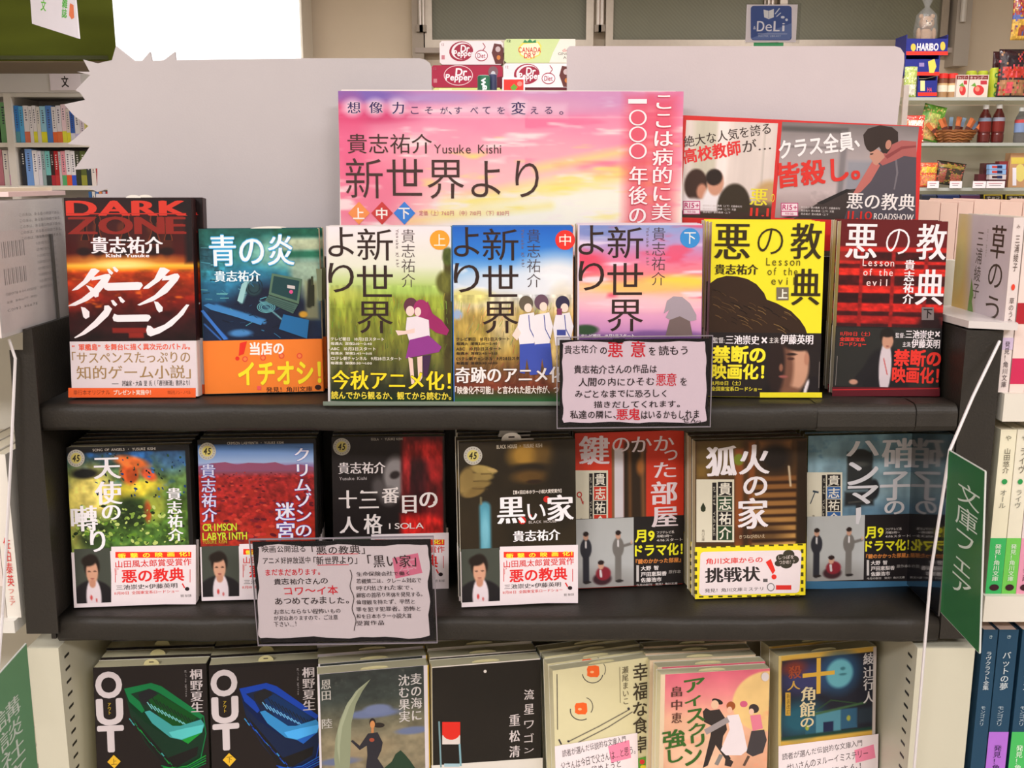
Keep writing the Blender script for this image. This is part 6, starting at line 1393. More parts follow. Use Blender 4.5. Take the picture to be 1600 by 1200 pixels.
# white hanging sign
Y = 4.1; fr = Fr((44, -60), (110, -60), (123, 60), (50, 37), Y=Y, lean=0, yaw=-25)
r = empty('hanging_sign', fr.M, label='white hanging sign with green lettering in front of the green fascia', cat='sign')
pl = [fr.loc(*q) for q in ((43, -60), (112, -60), (123.5, 60.5), (50, 37))]
MB(1.1).prism(pl, -.006, 0, (226, 220, 228)).build('sign_plate', M_CARD, r)
mb = MB(); tp = [(pl[0][0] + .05), (pl[1][0] - .05)]
for x in tp: mb.tube([(x, pl[0][1], -.003), (x, 2.84 - fr.O.z, -.003)], .003, (200, 200, 200), 6)
mb.build('cord', M_METAL, r)
p = Print(fr, 5e-4); p.text('文', 64, 0, 72, 17, (110, 200, 70), b=.02); p.text('雑誌', 97, -2, 105, 28, (90, 190, 70), v=True, b=.02)
p.poly([(110, 5), (115, 8), (116, 28), (112, 30), (108, 24), (109, 8)], (236, 130, 90)); p.build('sign_lettering', r)

# ---- left bookcase --------------------------------------------------------
Y = 5.3; zf1, zf0 = P(10, 113, Y).z, P(10, 145, Y).z
r = bgroot('bookcase', -2.6, Y, 0, 'tall white bookcase with rows of colourful novels in the left background', 'bookcase')
xr_ = P(205, 200, Y).x
wp('fascia_board', MB().box(-3.85, Y - .015, zf0, xr_, Y + .02, zf1, (214, 208, 206)), M_STEEL, r)
wp('back_panel', MB().box(-3.85, Y + .30, .02, xr_, Y + .32, zf1, (196, 190, 182)), M_STEEL, r)
zs = [P(10, 223, Y).z, P(10, 290, Y).z, P(10, 290, Y).z - .23, .9, .6, .1]
for z in zs: wp('shelf', MB().box(-3.85, Y - .01, z - .022, xr_, Y + .298, z, (226, 218, 206)), M_STEEL, r)
for px in (17, 205): x = P(px, 200, Y).x; wp('upright', MB().box(x - .018, Y - .014, 0.02, x + .018, Y + .299, zf0 - .001, (222, 214, 204)), M_STEEL, r)
wp('header_strip', MB().box(-3.85, Y - .012, zf0 - .02, xr_, Y + .30, zf0 - .001, (206, 200, 192)), M_STEEL, r)
fr = flat(78, 115, 126, 141, Y - .02); q = empty('shelf_label', fr.M, label='white card with one black character on the left bookcase fascia', cat='label')
MB().box(0, 0, -.002, fr.w, fr.h, 0, (234, 222, 230)).build('label_card', M_CARD, q); p = Print(fr, 4e-4); p.text('文', 96, 119, 107, 136, (50, 40, 44), b=.02); p.build('label_lettering', q)
def novels(z, rows, Yb, group, gap=.0006, hh=.19, where=''):
    for k, (x0, x1, c, cb, y1) in enumerate(rows):
        a, b = P(x0, 200, Yb).x, P(x1, 200, Yb).x; h = P(x0, y1, Yb).z - z
        root = empty('hardcover_book', loc=(a + gap, Yb, z + .0004), cat='book', group=group)
        mb = MB(); w = b - a - 2 * gap; d = .135
        mb.box(0, 0, 0, w, .0015, h, c); mb.box(0, .0015, 0, .0015, d, h, c); mb.box(w - .0015, .0015, 0, w, d, h, c); mb.build('cover', M_PRINT, root)
        MB().box(.0017, .0017, .002, w - .0017, d - .002, h - .003, (228, 220, 200)).build('page_block', M_PAGES, root)
        if cb: MB().box(-.0003, -.0006, .0006, w + .0003, -.0001, h * .30, cb).build('paper_band', M_PRINT, root)
        dark = sum(c) < 330; ink = (226, 220, 214) if dark else (70, 66, 90)
        R = random.Random(k * 7 + int(x0)); mb = MB(); n = R.randint(5, 8)
        for j in range(n):                                    # title strokes too small to read
            zz = h * (.88 - j * .065); mb.box(w * .32, -.0004, zz - h * .018, w * R.uniform(.55, .7), -.0001, zz + h * .008, ink)
            if R.random() < .6: mb.box(w * .45, -.0004, zz - h * .028, w * .52, -.0001, zz + h * .016, ink)
        o = mb.build('spine_lettering', M_PRINT, root)
        root['label'] = where[k] if isinstance(where, (list, tuple)) else where
WH = (228, 222, 224)
nmap = {}
def cname(c):
    r_, g_, b_ = c
    if max(c) < 80: return 'black'
    if min(c) > 200: return 'white'
    if b_ > r_ + 25 and b_ >= g_: return 'blue'
    if g_ > r_ + 12 and g_ > b_: return 'green'
    if abs(g_ - b_) < 30 and g_ > r_ + 20: return 'teal'
    if r_ > 180 and g_ > 170 and b_ < 130: return 'yellow'
    if r_ > g_ + 50: return 'red' if g_ < 110 else 'pink'
    return 'greyish'
def lab(rows, base):
    out = []
    for k, (x0, x1, c, cb, y1) in enumerate(rows):
        s = 'thin ' if x1 - x0 < 7 else 'thick ' if x1 - x0 > 11 else ''
        prev = 'right of a ' + cname(rows[k - 1][2]) + ' one' if k else 'at the photo edge'
        out.append((s + cname(c) + ' spined novel' + (' with ' + cname(cb) + ' band' if cb else '') + ' ' + prev + ', ' + base).replace('  ', ' '))
    seen = {}
    for i, t in enumerate(out):
        if t in seen: out[i] = t.replace('spined novel', 'spined novel farther right')
        seen[out[i]] = 1
    return out
top = [(-14, -1, (60, 66, 52), None, 163), (0.5, 13, (120, 176, 120), None, 160), (24, 31, (60, 130, 200), (90, 150, 160), 165), (31, 38, (90, 170, 220), None, 166), (38, 46.5, WH, (220, 120, 90), 165), (46.5, 52, WH, None, 166), (52, 58, WH, (226, 220, 60), 165), (58, 64, (222, 216, 210), None, 167), (64, 73, (150, 200, 220), (226, 220, 50), 166), (73, 82, (84, 130, 200), None, 165), (82, 89, WH, (230, 110, 60), 167), (89, 97, (226, 220, 226), (230, 120, 70), 165), (97, 104, (236, 206, 214), (230, 226, 70), 163), (104, 110, (220, 206, 200), (226, 220, 60), 170), (110, 117, (60, 100, 180), (216, 214, 226), 174), (117, 125, WH, (200, 190, 226), 176), (125, 132, (226, 210, 220), None, 178), (132, 139, (220, 210, 120), (110, 120, 60), 183)]
top += [(139 + 9 * k, 147.5 + 9 * k, [(90, 90, 160), (226, 210, 200), (60, 120, 90), (220, 220, 226), (200, 80, 80), (226, 226, 210)][k % 6], None, 168) for k in range(6)]
low = [(-14, -1, (190, 120, 130), None, 234), (-.5, 8, (224, 216, 206), None, 235), (8, 19, (226, 216, 220), (226, 150, 200), 235), (28, 35, (46, 48, 54), None, 234), (35, 46, (120, 160, 220), None, 233), (46, 54, WH, None, 235), (54, 60, (222, 216, 226), None, 236), (60, 66, (150, 170, 170), None, 236), (66, 74, (120, 190, 186), (50, 60, 60), 236), (74, 80, (60, 40, 40), (176, 50, 60), 236), (80, 87, (176, 40, 44), (190, 60, 60), 236), (87, 91, (200, 190, 190), None, 237), (91, 98, (226, 150, 160), (90, 170, 110), 236), (98, 106, WH, (226, 90, 50), 235), (106, 113, WH, (60, 90, 200), 236), (113, 121, (60, 62, 46), None, 236), (121, 130, (90, 100, 50), (150, 150, 60), 236), (130, 137, (50, 60, 70), None, 238)]
low += [(137 + 8 * k, 144.5 + 8 * k, [(226, 214, 206), (200, 60, 60), (80, 140, 200), (60, 60, 60), (226, 200, 90), (226, 220, 226), (120, 60, 60)][k % 7], None, 240) for k in range(7)]
novels(zs[0], top, Y + .005, 'novels on the upper left background shelf', where=lab(top, 'upper background shelf'))
novels(zs[1], low, Y + .005, 'novels on the lower left background shelf', where=lab(low, 'lower background shelf'))
sm = [(130 + 5.5 * k, 135 + 5.5 * k, c, None, 302) for k, c in enumerate([(60, 110, 170), (226, 220, 214), (90, 130, 190), (226, 140, 80), (200, 200, 220), (190, 50, 50), (70, 60, 60), (220, 210, 190)])]
novels(zs[2] , [(a, b, c, d, 299.5) for a, b, c, d, e in sm], Y + .005, 'novels on the third left background shelf', where=lab(sm, 'third background shelf'))
# small low row standing in front of the gap (pocket size)
# ---- soda cartons on a counter --------------------------------------------
Yc = 5.8; zc = P(780, 174, Yc).z
r = bgroot('counter', -.02, Yc, 0, 'plain beige counter behind the header boards carrying the soda cartons', 'counter')
xa, xb = P(600, 174, Yc).x, P(960, 174, Yc).x
wp('worktop', MB().box(xa, Yc - .05, zc - .03, xb, Yc + .35, zc - .0005, (200, 190, 176)), M_CARD, r)
wp('body', MB().box(xa + .03, Yc - .03, 0, xb - .03, Yc + .33, zc - .031, (190, 180, 166)), M_STEEL, r)
def carton(x0, y0, x1, y1, Yk, d, col, label, zoff=None, side=None):
    fr = flat(x0, y0, x1, y1, Yk); root = empty('soda_carton', fr.M, label=label, cat='carton', group=None)
    w, h = fr.w, fr.h; mb = MB(); k = .012
    pts = [(k, 0), (w - k, 0), (w, k), (w, h - k), (w - k, h), (k, h), (0, h - k), (0, k)]
    mb.prism([(a, b) for a, b in pts], -d, 0, col, side or col); mb.build('carton_body', M_PRINT, root)
    return fr, root
def pepper(fr, root, x0, y0, x1, y1, diet):
    w, h = x1 - x0, y1 - y0; X = lambda t: x0 + w * t; Yy = lambda t: y0 + h * t; MR = (150, 40, 62); p = Print(fr, 6e-4)
    if diet:
        for k in range(14):
            pass
        p.ell(X(.34), Yy(.44), w * .19, h * .42, MR, rot=-8); p.ell(X(.35), Yy(.42), w * .165, h * .36, (226, 214, 218), rot=-8); p.ell(X(.37), Yy(.44), w * .15, h * .33, MR, rot=-8)
        p.text('Dr', X(.33), Yy(.18), X(.47), Yy(.46), (240, 230, 232), b=.03, sl=.1); p.text('Pepper', X(.22), Yy(.40), X(.54), Yy(.72), (240, 230, 232), b=.03, sl=.1)
        p.ell(X(.66), Yy(.62), w * .10, h * .24, MR); p.ell(X(.66), Yy(.62), w * .09, h * .20, (232, 222, 226)); p.text('Diet', X(.60), Yy(.52), X(.72), Yy(.72), MR, b=.02)
        p.poly([(X(.86), Yy(.1)), (X(.97), Yy(.15)), (X(1), Yy(.3)), (X(1), Yy(.97)), (X(.88), Yy(.97)), (X(.82), Yy(.5))], (96, 52, 50)); p.ell(X(.92), Yy(.35), w * .04, h * .12, (190, 170, 170)); p.ell(X(.93), Yy(.7), w * .03, h * .1, (196, 120, 60))
        p.line([(X(.68), Yy(.08)), (X(.72), Yy(.25)), (X(.68), Yy(.4))], 1.2, MR)
    else:
        p.text('Dr', X(.34), Yy(.14), X(.50), Yy(.46), (240, 226, 230), b=.04, sl=.1); p.text('Pepper', X(.20), Yy(.40), X(.56), Yy(.76), (240, 226, 230), b=.04, sl=.1)
        for s in (0, 1):
            n = 14; p.line([(X(.38) + w * .2 * math.cos(math.pi * (k / n) + s * math.pi), Yy(.45) + h * .44 * math.sin(math.pi * (k / n) + s * math.pi)) for k in range(n + 1)], 1, (230, 200, 206))
        p.ell(X(.87), Yy(.3), w * .07, h * .26, (120, 90, 96)); p.ell(X(.87), Yy(.36), w * .03, h * .1, (190, 190, 196)); p.poly([(X(.78), Yy(.6)), (X(1), Yy(.5)), (X(1), Yy(1)), (X(.8), Yy(1))], (96, 26, 40))
    p.rect(X(.03), Yy(.6), X(.08), Yy(.78), (190, 120, 130)); p.text('12', X(.03), Yy(.1), X(.07), Yy(.2), (150, 90, 100))
    p.build('carton_lettering', root)
fr, root = carton(687, 64, 786, 101, Yc + .02, .13, (226, 214, 216), 'white diet soda carton with a maroon oval logo, top left of the stack', side=(150, 60, 76)); pepper(fr, root, 687, 64, 786, 101, True)
fr, root = carton(674, 102, 785.5, 136.5, Yc, .13, (160, 40, 66), 'maroon soda carton with white script logo, second layer left'); pepper(fr, root, 674, 102, 785, 137, False)
fr, root = carton(786.5, 99, 893, 136.5, Yc, .13, (228, 218, 220), 'white diet soda carton with a maroon oval logo below the green carton', side=(160, 60, 80)); pepper(fr, root, 787, 99, 893, 137, True)
fr, root = carton(788, 61, 899, 98.5, Yc + .01, .13, (196, 210, 150), 'pale green ginger ale carton on top of the stack, right')
p = Print(fr, 6e-4); p.poly([(875, 61), (899, 61), (899, 98), (858, 98), (864, 82)], (222, 218, 206)); p.poly([(810, 74), (816, 67), (842, 65), (846, 72), (844, 86), (826, 94), (812, 86)], (226, 206, 90)); p.poly([(812, 75), (818, 69), (840, 67), (844, 73), (842, 85), (826, 92), (814, 85)], (236, 226, 190))
p.text('CANADA', 810, 74, 845, 82, (200, 60, 60), b=.03); p.text('DRY', 819, 83, 837, 91, (200, 60, 60), b=.03); p.poly([(817, 67), (820, 62), (824, 65), (828, 61), (832, 65), (837, 62), (838, 67)], (50, 130, 80)); p.text('diet', 879, 76, 892, 81, (200, 60, 60)); p.text('GINGER', 872, 82, 897, 86, (80, 70, 60)); p.text('ALE', 880, 88, 893, 92, (80, 70, 60)); p.text('12', 792, 62, 798, 66, (60, 80, 50), b=.02); p.build('carton_lettering', root)
for x0, x1, c, lb in ((676, 784, (206, 206, 130), 'yellow green carton in the bottom layer, left'), (787, 893, (92, 36, 44), 'dark red carton in the bottom layer, right')):
    fr, root = carton(x0, 137.2, x1, 173.5, Yc, .13, c, lb); p = Print(fr, 6e-4); p.rect(x0 + 10, 138.5, x0 + 30, 141, (226, 226, 170) if c[1] > 100 else (150, 60, 70)); p.build('carton_mark', root)
# can, bottle and fruit box standing before them
def can(cx, y0, y1, r_px, Yk, col, label, cap, name='drink_can', txt=None):
    a = P(cx, y1, Yk); R_ = r_px / 1600 * (Yk / ray(cx, y1).y); h = P(cx, y0, Yk).z - a.z
    root = empty(name, loc=(a.x, Yk, a.z), label=label, cat='can')
    MB().lathe([(.001, 0, cap), (R_ * .9, 0, cap), (R_, h * .05, col), (R_, h * .93, col), (R_ * .86, h * .985, cap), (R_ * .86, h, cap), (.001, h * .99, cap)], 20).build('can_body', M_PLASTIC, root, True)
    if txt:
        for ch, yy in zip(txt[0], txt[1]):
            pass
    return root, R_, h
root, R_, h = can(756, 118, 150, 10, 5.55, (40, 96, 70), 'green can with white lettering before the maroon carton', (190, 190, 190))
f = SpFr((-R_ * .7, -R_ * 1.05, 0), (1, 0, 0), (0, 0, 1), R_ * 1.4, h); p = Print(f, 1e-3); p.text('wa', .25, .15, .85, .75, (226, 226, 220), v=2, b=.02); o = p.build('can_lettering', root, M_PLASTIC); o.matrix_local = f.mat()
can(770, 116, 150, 6.5, 5.6, (50, 54, 84), 'slim dark blue can beside the green can', (170, 170, 180))
zt_ = P(700, 150, 5.55).z
r = bgroot('display_step', 0, 5.5, 0, 'narrow white riser in front of the counter holding cans and a fruit box', 'riser')
wp('riser_body', MB().box(P(735, 150, 5.5).x, 5.45, 0, P(830, 150, 5.5).x, 5.70, zt_ - .0008, (214, 206, 196)), M_STEEL, r)
fr = flat(785, 121, 820, 150, 5.55); root = empty('fruit_box', fr.M, label='small white bordered box with a red strawberry picture', cat='box')
MB().box(0, 0, -.08, fr.w, fr.h, 0, (236, 224, 224)).build('box_body', M_PRINT, root); p = Print(fr, 6e-4); p.rect(787, 124, 818, 150, (224, 50, 44)); p.ell(803, 140, 7, 8, (200, 36, 36)); p.poly([(797, 137), (803, 131), (809, 136), (803, 143)], (90, 140, 50)); p.ell(812, 131, 4, 4, (240, 120, 110)); p.build('box_print', root)

# deli sign in a plastic sleeve
Yd = 4.4; fr = flat(1166, 7, 1245, 66, Yd)
r = empty('deli_sign', fr.M, label='blue and white deli sign in a clear sleeve above the right header board', cat='sign')
MB().box(0, 0, -.002, fr.w, fr.h, 0, (222, 212, 216)).build('sign_card', M_CARD, r)
p = Print(fr, 5e-4)
pts = []
for cx, cy, a in ((1232, 14, -90), (1232, 58, 0), (1178, 58, 90), (1178, 14, 180)):
    for k in range(5): t = math.radians(a + 22.5 * k); pts.append((cx + 5 * math.cos(t), cy + 5 * math.sin(t)))
p.poly(pts, (62, 82, 140)); p.poly([(1173, 60), (1237, 36), (1237, 56), (1234, 62), (1178, 62)], (96, 114, 166))
p.text('&', 1177, 41, 1181, 46, (214, 214, 226)); p.text('D', 1183, 33, 1194, 49, (226, 224, 232), m=True); p.text('e', 1196, 38, 1206, 49, (226, 224, 232)); p.text('L', 1209, 33, 1218, 49, (226, 224, 232), m=True); p.text('i', 1222, 36, 1226, 49, (226, 224, 232))
p.poly([(1193, 15), (1201, 17), (1209, 14), (1209, 27), (1201, 30), (1194, 27)], (216, 214, 216)); p.line([(1201, 17), (1201, 29)], .8, (120, 130, 170)); p.line([(1211, 22), (1218, 13)], 1.6, (200, 206, 220)); p.line([(1213, 26), (1220, 20)], 1.4, (200, 206, 220)); p.ell(1223, 27, 3, 2, (210, 214, 226)); p.ell(1229, 31, 2, 2, (210, 214, 226)); p.line([(1184, 53), (1230, 53)], .6, (190, 196, 216)); p.text('MASTER LIBRARY', 1185, 55, 1220, 58, (180, 188, 212)); p.build('sign_lettering', r)
MB().box(-.004, -.004, .0015, fr.w + .014, fr.h + .004, .0022, (250, 250, 250)).build('clear_sleeve', M_SLEEVE, r)
MB().box(.035, -.12, -.004, fr.w - .05, -.001, -.002, (60, 140, 90)).build('green_tab', M_PRINT, r)
MB().tube([(fr.w / 2, -.121, -.003), (fr.w / 2, -(fr.O.z), -.003)], .008, (190, 190, 190)).build('stand_pole', M_METAL, r)
MB().lathe([(.001, 0, (150, 150, 150)), (.14, 0, (150, 150, 150)), (.14, .012, (150, 150, 150)), (.001, .02, (150, 150, 150))], 20).build('stand_foot', M_METAL, r).matrix_local = Matrix.Translation((fr.w / 2, -fr.O.z, -.003)) @ Matrix.Rotation(-math.pi / 2, 4, 'X')

# ---- glass snack shelves on the right --------------------------------------
Yg = 5.6; xl, xr2 = P(1409, 150, Yg).x, 3.8
r = bgroot('snack_shelf', (xl + xr2) / 2, Yg, 0, 'glass shelving full of snacks and drinks in the right background', 'shelf')
zsh = [P(1500, 152, Yg).z, P(1500, 223, Yg).z, P(1500, 293, Yg).z, P(1500, 293, Yg).z - .26, .8]
for z in zsh:
    wp('glass_shelf', MB().box(xl, Yg - .01, z - .016, xr2, Yg + .32, z, (236, 242, 236)), M_GLASS, r)
    wp('shelf_edge', MB().box(xl, Yg - .014, z - .017, xr2, Yg - .0105, z - .001, (170, 172, 164)), M_STEEL, r)
for x in (xl + .012, xr2 - .02): wp('post', MB().box(x - .014, Yg - .03, 0, x + .014, Yg - .015, zsh[0] + .06, (214, 202, 196)), M_METAL, r)
wp('back_panel', MB().box(xl, Yg + .325, 0, xr2, Yg + .34, zsh[0] - .02, (222, 208, 190)), M_WALL, r)
def on(px, py, s, dy=0): return P(px, py, Yg + dy)
def sbox(name, x0, y0, x1, y1, d, col, label, cat='box', dy=0.02, decal=None, m=None, group=None, shelf=None):
    fr = flat(x0, y0, x1, y1, Yg + dy)
    if shelf is not None: k = fr.O.z - zsh[shelf] - .0006; fr.O.z -= k; fr.h += k; fr.M.translation = fr.O
    root = empty(name, fr.M, label=label, cat=cat, group=group)
    MB().box(0, 0, -d, fr.w, fr.h, 0, col).build('box_body', m or M_PRINT, root)
    if decal: p = Print(fr, 6e-4); decal(p); p.build('box_print', root)
    return root
BL = (44, 50, 130)
def tray(x0, y0, x1, y1, label, shelf=None, name='candy_tray'):
    fr = flat(x0, y0, x1, y1, Yg + .03)
    if shelf is not None: k = fr.O.z - zsh[shelf] - .0006; fr.O.z -= k; fr.h += k; fr.M.translation = fr.O
    w, h = fr.w, fr.h; root = empty(name, fr.M, label=label, cat='tray'); mb = MB(); d = .16; t = .004
    mb.box(0, 0, -t, w, h * .8, 0, BL); mb.box(0, 0, -d, w, t, -t, BL); mb.box(0, t, -d, t, h, -t, BL); mb.box(w - t, t, -d, w, h, -t, BL); mb.box(t, t, -d, w - t, h, -d + t, BL)
    mb.build('tray_body', M_PRINT, root)
    p = Print(fr, 6e-4); ya = y0 + (y1 - y0) * .82; p.rect(x0, ya, x1, y1, (224, 60, 48))
    return fr, root, p
fr, root, p = tray(1414, 86, 1468, 118, 'blue candy tray with a red base, second of the stacked trays'); p.poly([(1450, 96), (1460, 92), (1463, 104), (1459, 114), (1452, 114)], (226, 204, 90)); p.rect(1436, 98, 1444, 104, (150, 130, 180)); p.build('tray_print', root)
fr, root, p = tray(1434, 119, 1464, 150, 'blue candy tray with a red base standing on the glass shelf', 0); p.rect(1438, 126, 1445, 142, (226, 214, 150)); p.text('HA', 1449, 137, 1456, 143, (226, 90, 90), b=.03); p.build('tray_print', root)
fr, root, p = tray(1416, 54, 1481, 86, 'topmost blue candy tray holding a wrapped teddy bear'); p.text('HARIBO', 1433, 68, 1466, 79, (236, 226, 226), b=.05, o=((214, 50, 50), .09)); p.ell(1427, 74, 4, 6, (226, 190, 80)); p.ell(1473, 72, 4, 7, (226, 190, 80)); p.build('tray_print', root)
# teddy bear in a clear bag
c = P(1445, 62, Yg + .10); root = empty('teddy_bear', loc=(c.x, c.y, c.z - .035), label='small beige teddy bear in a clear bag on top of the candy trays', cat='toy')
TB = (176, 142, 112)
MB().blob((0, 0, .05), (.036, .034, .05), TB, 14, 9, .05).build('body', M_PLUSH, root, True)
MB().blob((0, -.008, .118), (.040, .036, .036), TB, 14, 9, .04).build('head', M_PLUSH, root, True)
for s in (-1, 1):
    MB().blob((s * .03, -.004, .152), (.013, .008, .013), TB, 10, 6).build('ear', M_PLUSH, root, True); MB().blob((s * .040, -.01, .06), (.014, .014, .034), TB, 10, 6).build('arm', M_PLUSH, root, True); MB().blob((s * .024, -.032, .018), (.018, .028, .018), TB, 10, 6).build('leg', M_PLUSH, root, True)
    MB().blob((s * .014, -.042, .124), (.004, .003, .004), (30, 22, 20), 8, 5).build('eye', M_PLASTIC, root, True)
MB().blob((0, -.040, .108), (.016, .012, .012), (214, 194, 172), 10, 6).build('muzzle', M_PLUSH, root, True)
MB().blob((0, -.052, .111), (.005, .003, .004), (40, 26, 24), 8, 5).build('nose', M_PLASTIC, root, True)
mb = MB(); mb.lathe([(.055, .004, (250, 250, 250)), (.062, .08, (250, 250, 250)), (.052, .16, (250, 250, 250)), (.012, .20, (250, 250, 250)), (.03, .24, (250, 250, 250)), (.042, .27, (250, 250, 250))], 14); mb.build('clear_bag', M_FILM, root, True)
def snack(name, x0, y0, x1, y1, col, label, cols, shelf=None, dy=.04, tilt=0, seed=1, decal=None, group=None):
    fr = flat(x0, y0, x1, y1, Yg + dy)
    if shelf is not None: k = fr.O.z - zsh[shelf] - .001; fr.O.z -= k; fr.h += k; fr.M.translation = fr.O
    root = empty(name, Matrix.Translation((0, 0, fr.w * math.sin(math.radians(max(-tilt, 0))))) @ fr.M @ Matrix.Rotation(math.radians(tilt), 4, 'Z'), label=label, cat='snack bag', group=group)
    R = random.Random(seed); nx, ny = 18, 22; w, h = fr.w, fr.h; vs = []; fs = []
    for sgn in (1, -1):
        for j in range(ny + 1):
            for i in range(nx + 1):
                u, v = i / nx, j / ny; bulge = (math.sin(math.pi * u) ** .6) * (math.sin(math.pi * min(1, max(0, v))) ** .5)
                pin = 1 - .06 * math.sin(math.pi * v)
                vs.append(((u - .5) * w * pin + w / 2, v * h, sgn * (.0012 + bulge * min(w, h) * .16 * (1 + .25 * (R.random() - .5))) - min(w, h) * .17))
    S = (nx + 1) * (ny + 1); mb = MB()
    rows = {}
    base = len(mb.v); mb.v = vs
    for s_ in range(2):
        for j in range(ny):
            for i in range(nx):
                q = s_ * S + j * (nx + 1) + i; f = (q, q + 1, q + nx + 2, q + nx + 1); mb.f.append(f if s_ == 0 else f[::-1])
                cc = col
                for (u0, v0, u1, v1, c_) in cols:
                    if u0 <= (i + .5) / nx <= u1 and v0 <= (j + .5) / ny <= v1: cc = c_
                if cols and R.random() < .22 and .06 < (j + .5) / ny < .94: cc = cols[R.randrange(len(cols))][4]
                q_ = R.uniform(.85, 1.12); mb.c.append(lin(tuple(v * q_ for v in cc)))
    for i in range(nx):
        for j in (0, ny):
            a = j * (nx + 1) + i; mb.f.append((a, a + S, a + S + 1, a + 1) if j == 0 else (a, a + 1, a + S + 1, a + S)); mb.c.append(lin(col))
    for j in range(ny):
        for i in (0, nx):
            a = j * (nx + 1) + i; mb.f.append((a, a + nx + 1, a + S + nx + 1, a + S)); mb.c.append(lin(col))
    mb.build('bag', M_FOIL, root, True)
    return root
snack('snack_bag', 1413, 103, 1434, 151, (170, 186, 96), 'green and white snack bag left of the stacked candy trays', ((.1, .1, .9, .4, (226, 220, 200)), (.3, .45, .8, .8, (200, 210, 130))), 0, dy=.02)
def jar(cx, y0, y1, rp, label, shelf):
    a = P(cx, y1, Yg + .08); R_ = rp / 1600 * 5.7; z0 = zsh[shelf] + .0006; h = P(cx, y0, Yg + .08).z - z0
    root = empty('snack_jar', loc=(a.x, Yg + .08, z0), label=label, cat='jar', group='red lidded jars')
    MB().lathe([(.001, 0, (170, 130, 90)), (R_, 0, (170, 130, 90)), (R_, h * .3, (206, 170, 120)), (R_, h * .6, (120, 70, 50)), (R_, h * .78, (120, 70, 50)), (R_ * .92, h * .80, (150, 110, 80))], 18).build('jar_body', M_PLASTIC, root, True)
    MB().lathe([(R_ * .97, h * .80, (222, 50, 44)), (R_ * .98, h * .98, (222, 50, 44)), (R_ * .9, h, (222, 50, 44)), (.001, h, (226, 60, 50))], 18).build('lid', M_PLASTIC, root, True)
    MB().lathe([(R_ * 1.01, h * .25, (232, 220, 196)), (R_ * 1.01, h * .52, (226, 196, 120))], 18).build('jar_label', M_PRINT, root, True)
jar(1471, 115, 150, 7.6, 'red lidded snack jar beside the candy tray', 0); jar(1486.5, 115, 150, 7.4, 'red lidded snack jar beside the fruit candy boxes', 0)
for x0, x1, lb in ((1495, 1513, 'narrow candy box with red fruit picture beside the red lidded jars'), (1514, 1544, 'wide candy box with red fruit picture below the yellow cans')):
    def dec(p, x0=x0, x1=x1):
        p.rect(x0, 118, x1, 124, (120, 50, 50)); p.text('FRUIT' if 0 else 'キャンデー', x0 + 2, 119, x1 - 2, 124, (240, 220, 210)); p.ell((x0 + x1) / 2, 141, (x1 - x0) * .28, 8, (206, 60, 60)); p.ell((x0 + x1) / 2 - 2, 139, (x1 - x0) * .12, 4, (236, 140, 120)); p.poly([(x0 + 3, 134), (x0 + 9, 129), (x0 + 12, 136)], (110, 160, 70)); p.rect(x0 + (x1 - x0) * .6, 126, x1 - 2, 132, (190, 60, 70))
    sbox('candy_box', x0, 117, x1, 150, .05, (224, 208, 196), lb, shelf=0, dy=.03, decal=dec)
for cx, lb in ((1515, 'left yellow green tube can behind the candy boxes'), (1533, 'middle yellow green tube can behind the candy boxes')):
    root, R_, h = can(cx, 105, 150, 8.3, Yg + .19, (196, 206, 60), lb, (206, 214, 90), 'snack_can')
    root.location.z = zsh[0] + .001
root, R_, h = can(1553, 103, 151, 9.6, Yg + .12, (200, 210, 60), 'right yellow green tube can with green circles', (208, 216, 100), 'snack_can'); root.location.z = zsh[0] + .001
f = SpFr((-R_ * .8, -R_ * 1.04, 0), (1, 0, 0), (0, 0, 1), R_ * 1.6, h); p = Print(f, 1e-3)
for k, (x, y) in enumerate(((.3, .25), (.75, .38), (.3, .58), (.75, .72), (.35, .86))): p.ell(x, y, .22, .08, (70, 150, 60), n=12); p.ell(x, y, .1, .04, (226, 226, 140), n=10)
o = p.build('can_print', root, M_PLASTIC); o.matrix_local = f.mat()
snack('snack_bag', 1562, 76, 1608, 151, (52, 30, 34), 'black and red snack bag with round cookies, upper shelf', ((.1, .62, .9, .85, (40, 26, 34)), (.1, .40, .95, .62, (190, 50, 36)), (.05, .05, .95, .38, (170, 120, 80)), (.3, .1, .5, .3, (214, 80, 90))), 0, dy=.02, seed=4)
snack('snack_bag', 1551, 80, 1575, 151, (70, 26, 32), 'dark crumpled snack bag behind the tube cans', (), 0, dy=.26, seed=6)
root = snack('snack_bag', 1584, -10, 1620, 62, (150, 36, 32), 'red and gold snack bag hanging at the top right corner', ((0, .0, 1, .45, (206, 160, 60)), (0, .45, 1, .55, (60, 80, 150)), (.3, .1, .7, .3, (150, 70, 40))), None, dy=-.05, seed=8)
MB().box(-.02, .24, -.03, .14, .25, -.02, (150, 150, 150)).build('hanger_clip', M_METAL, root)
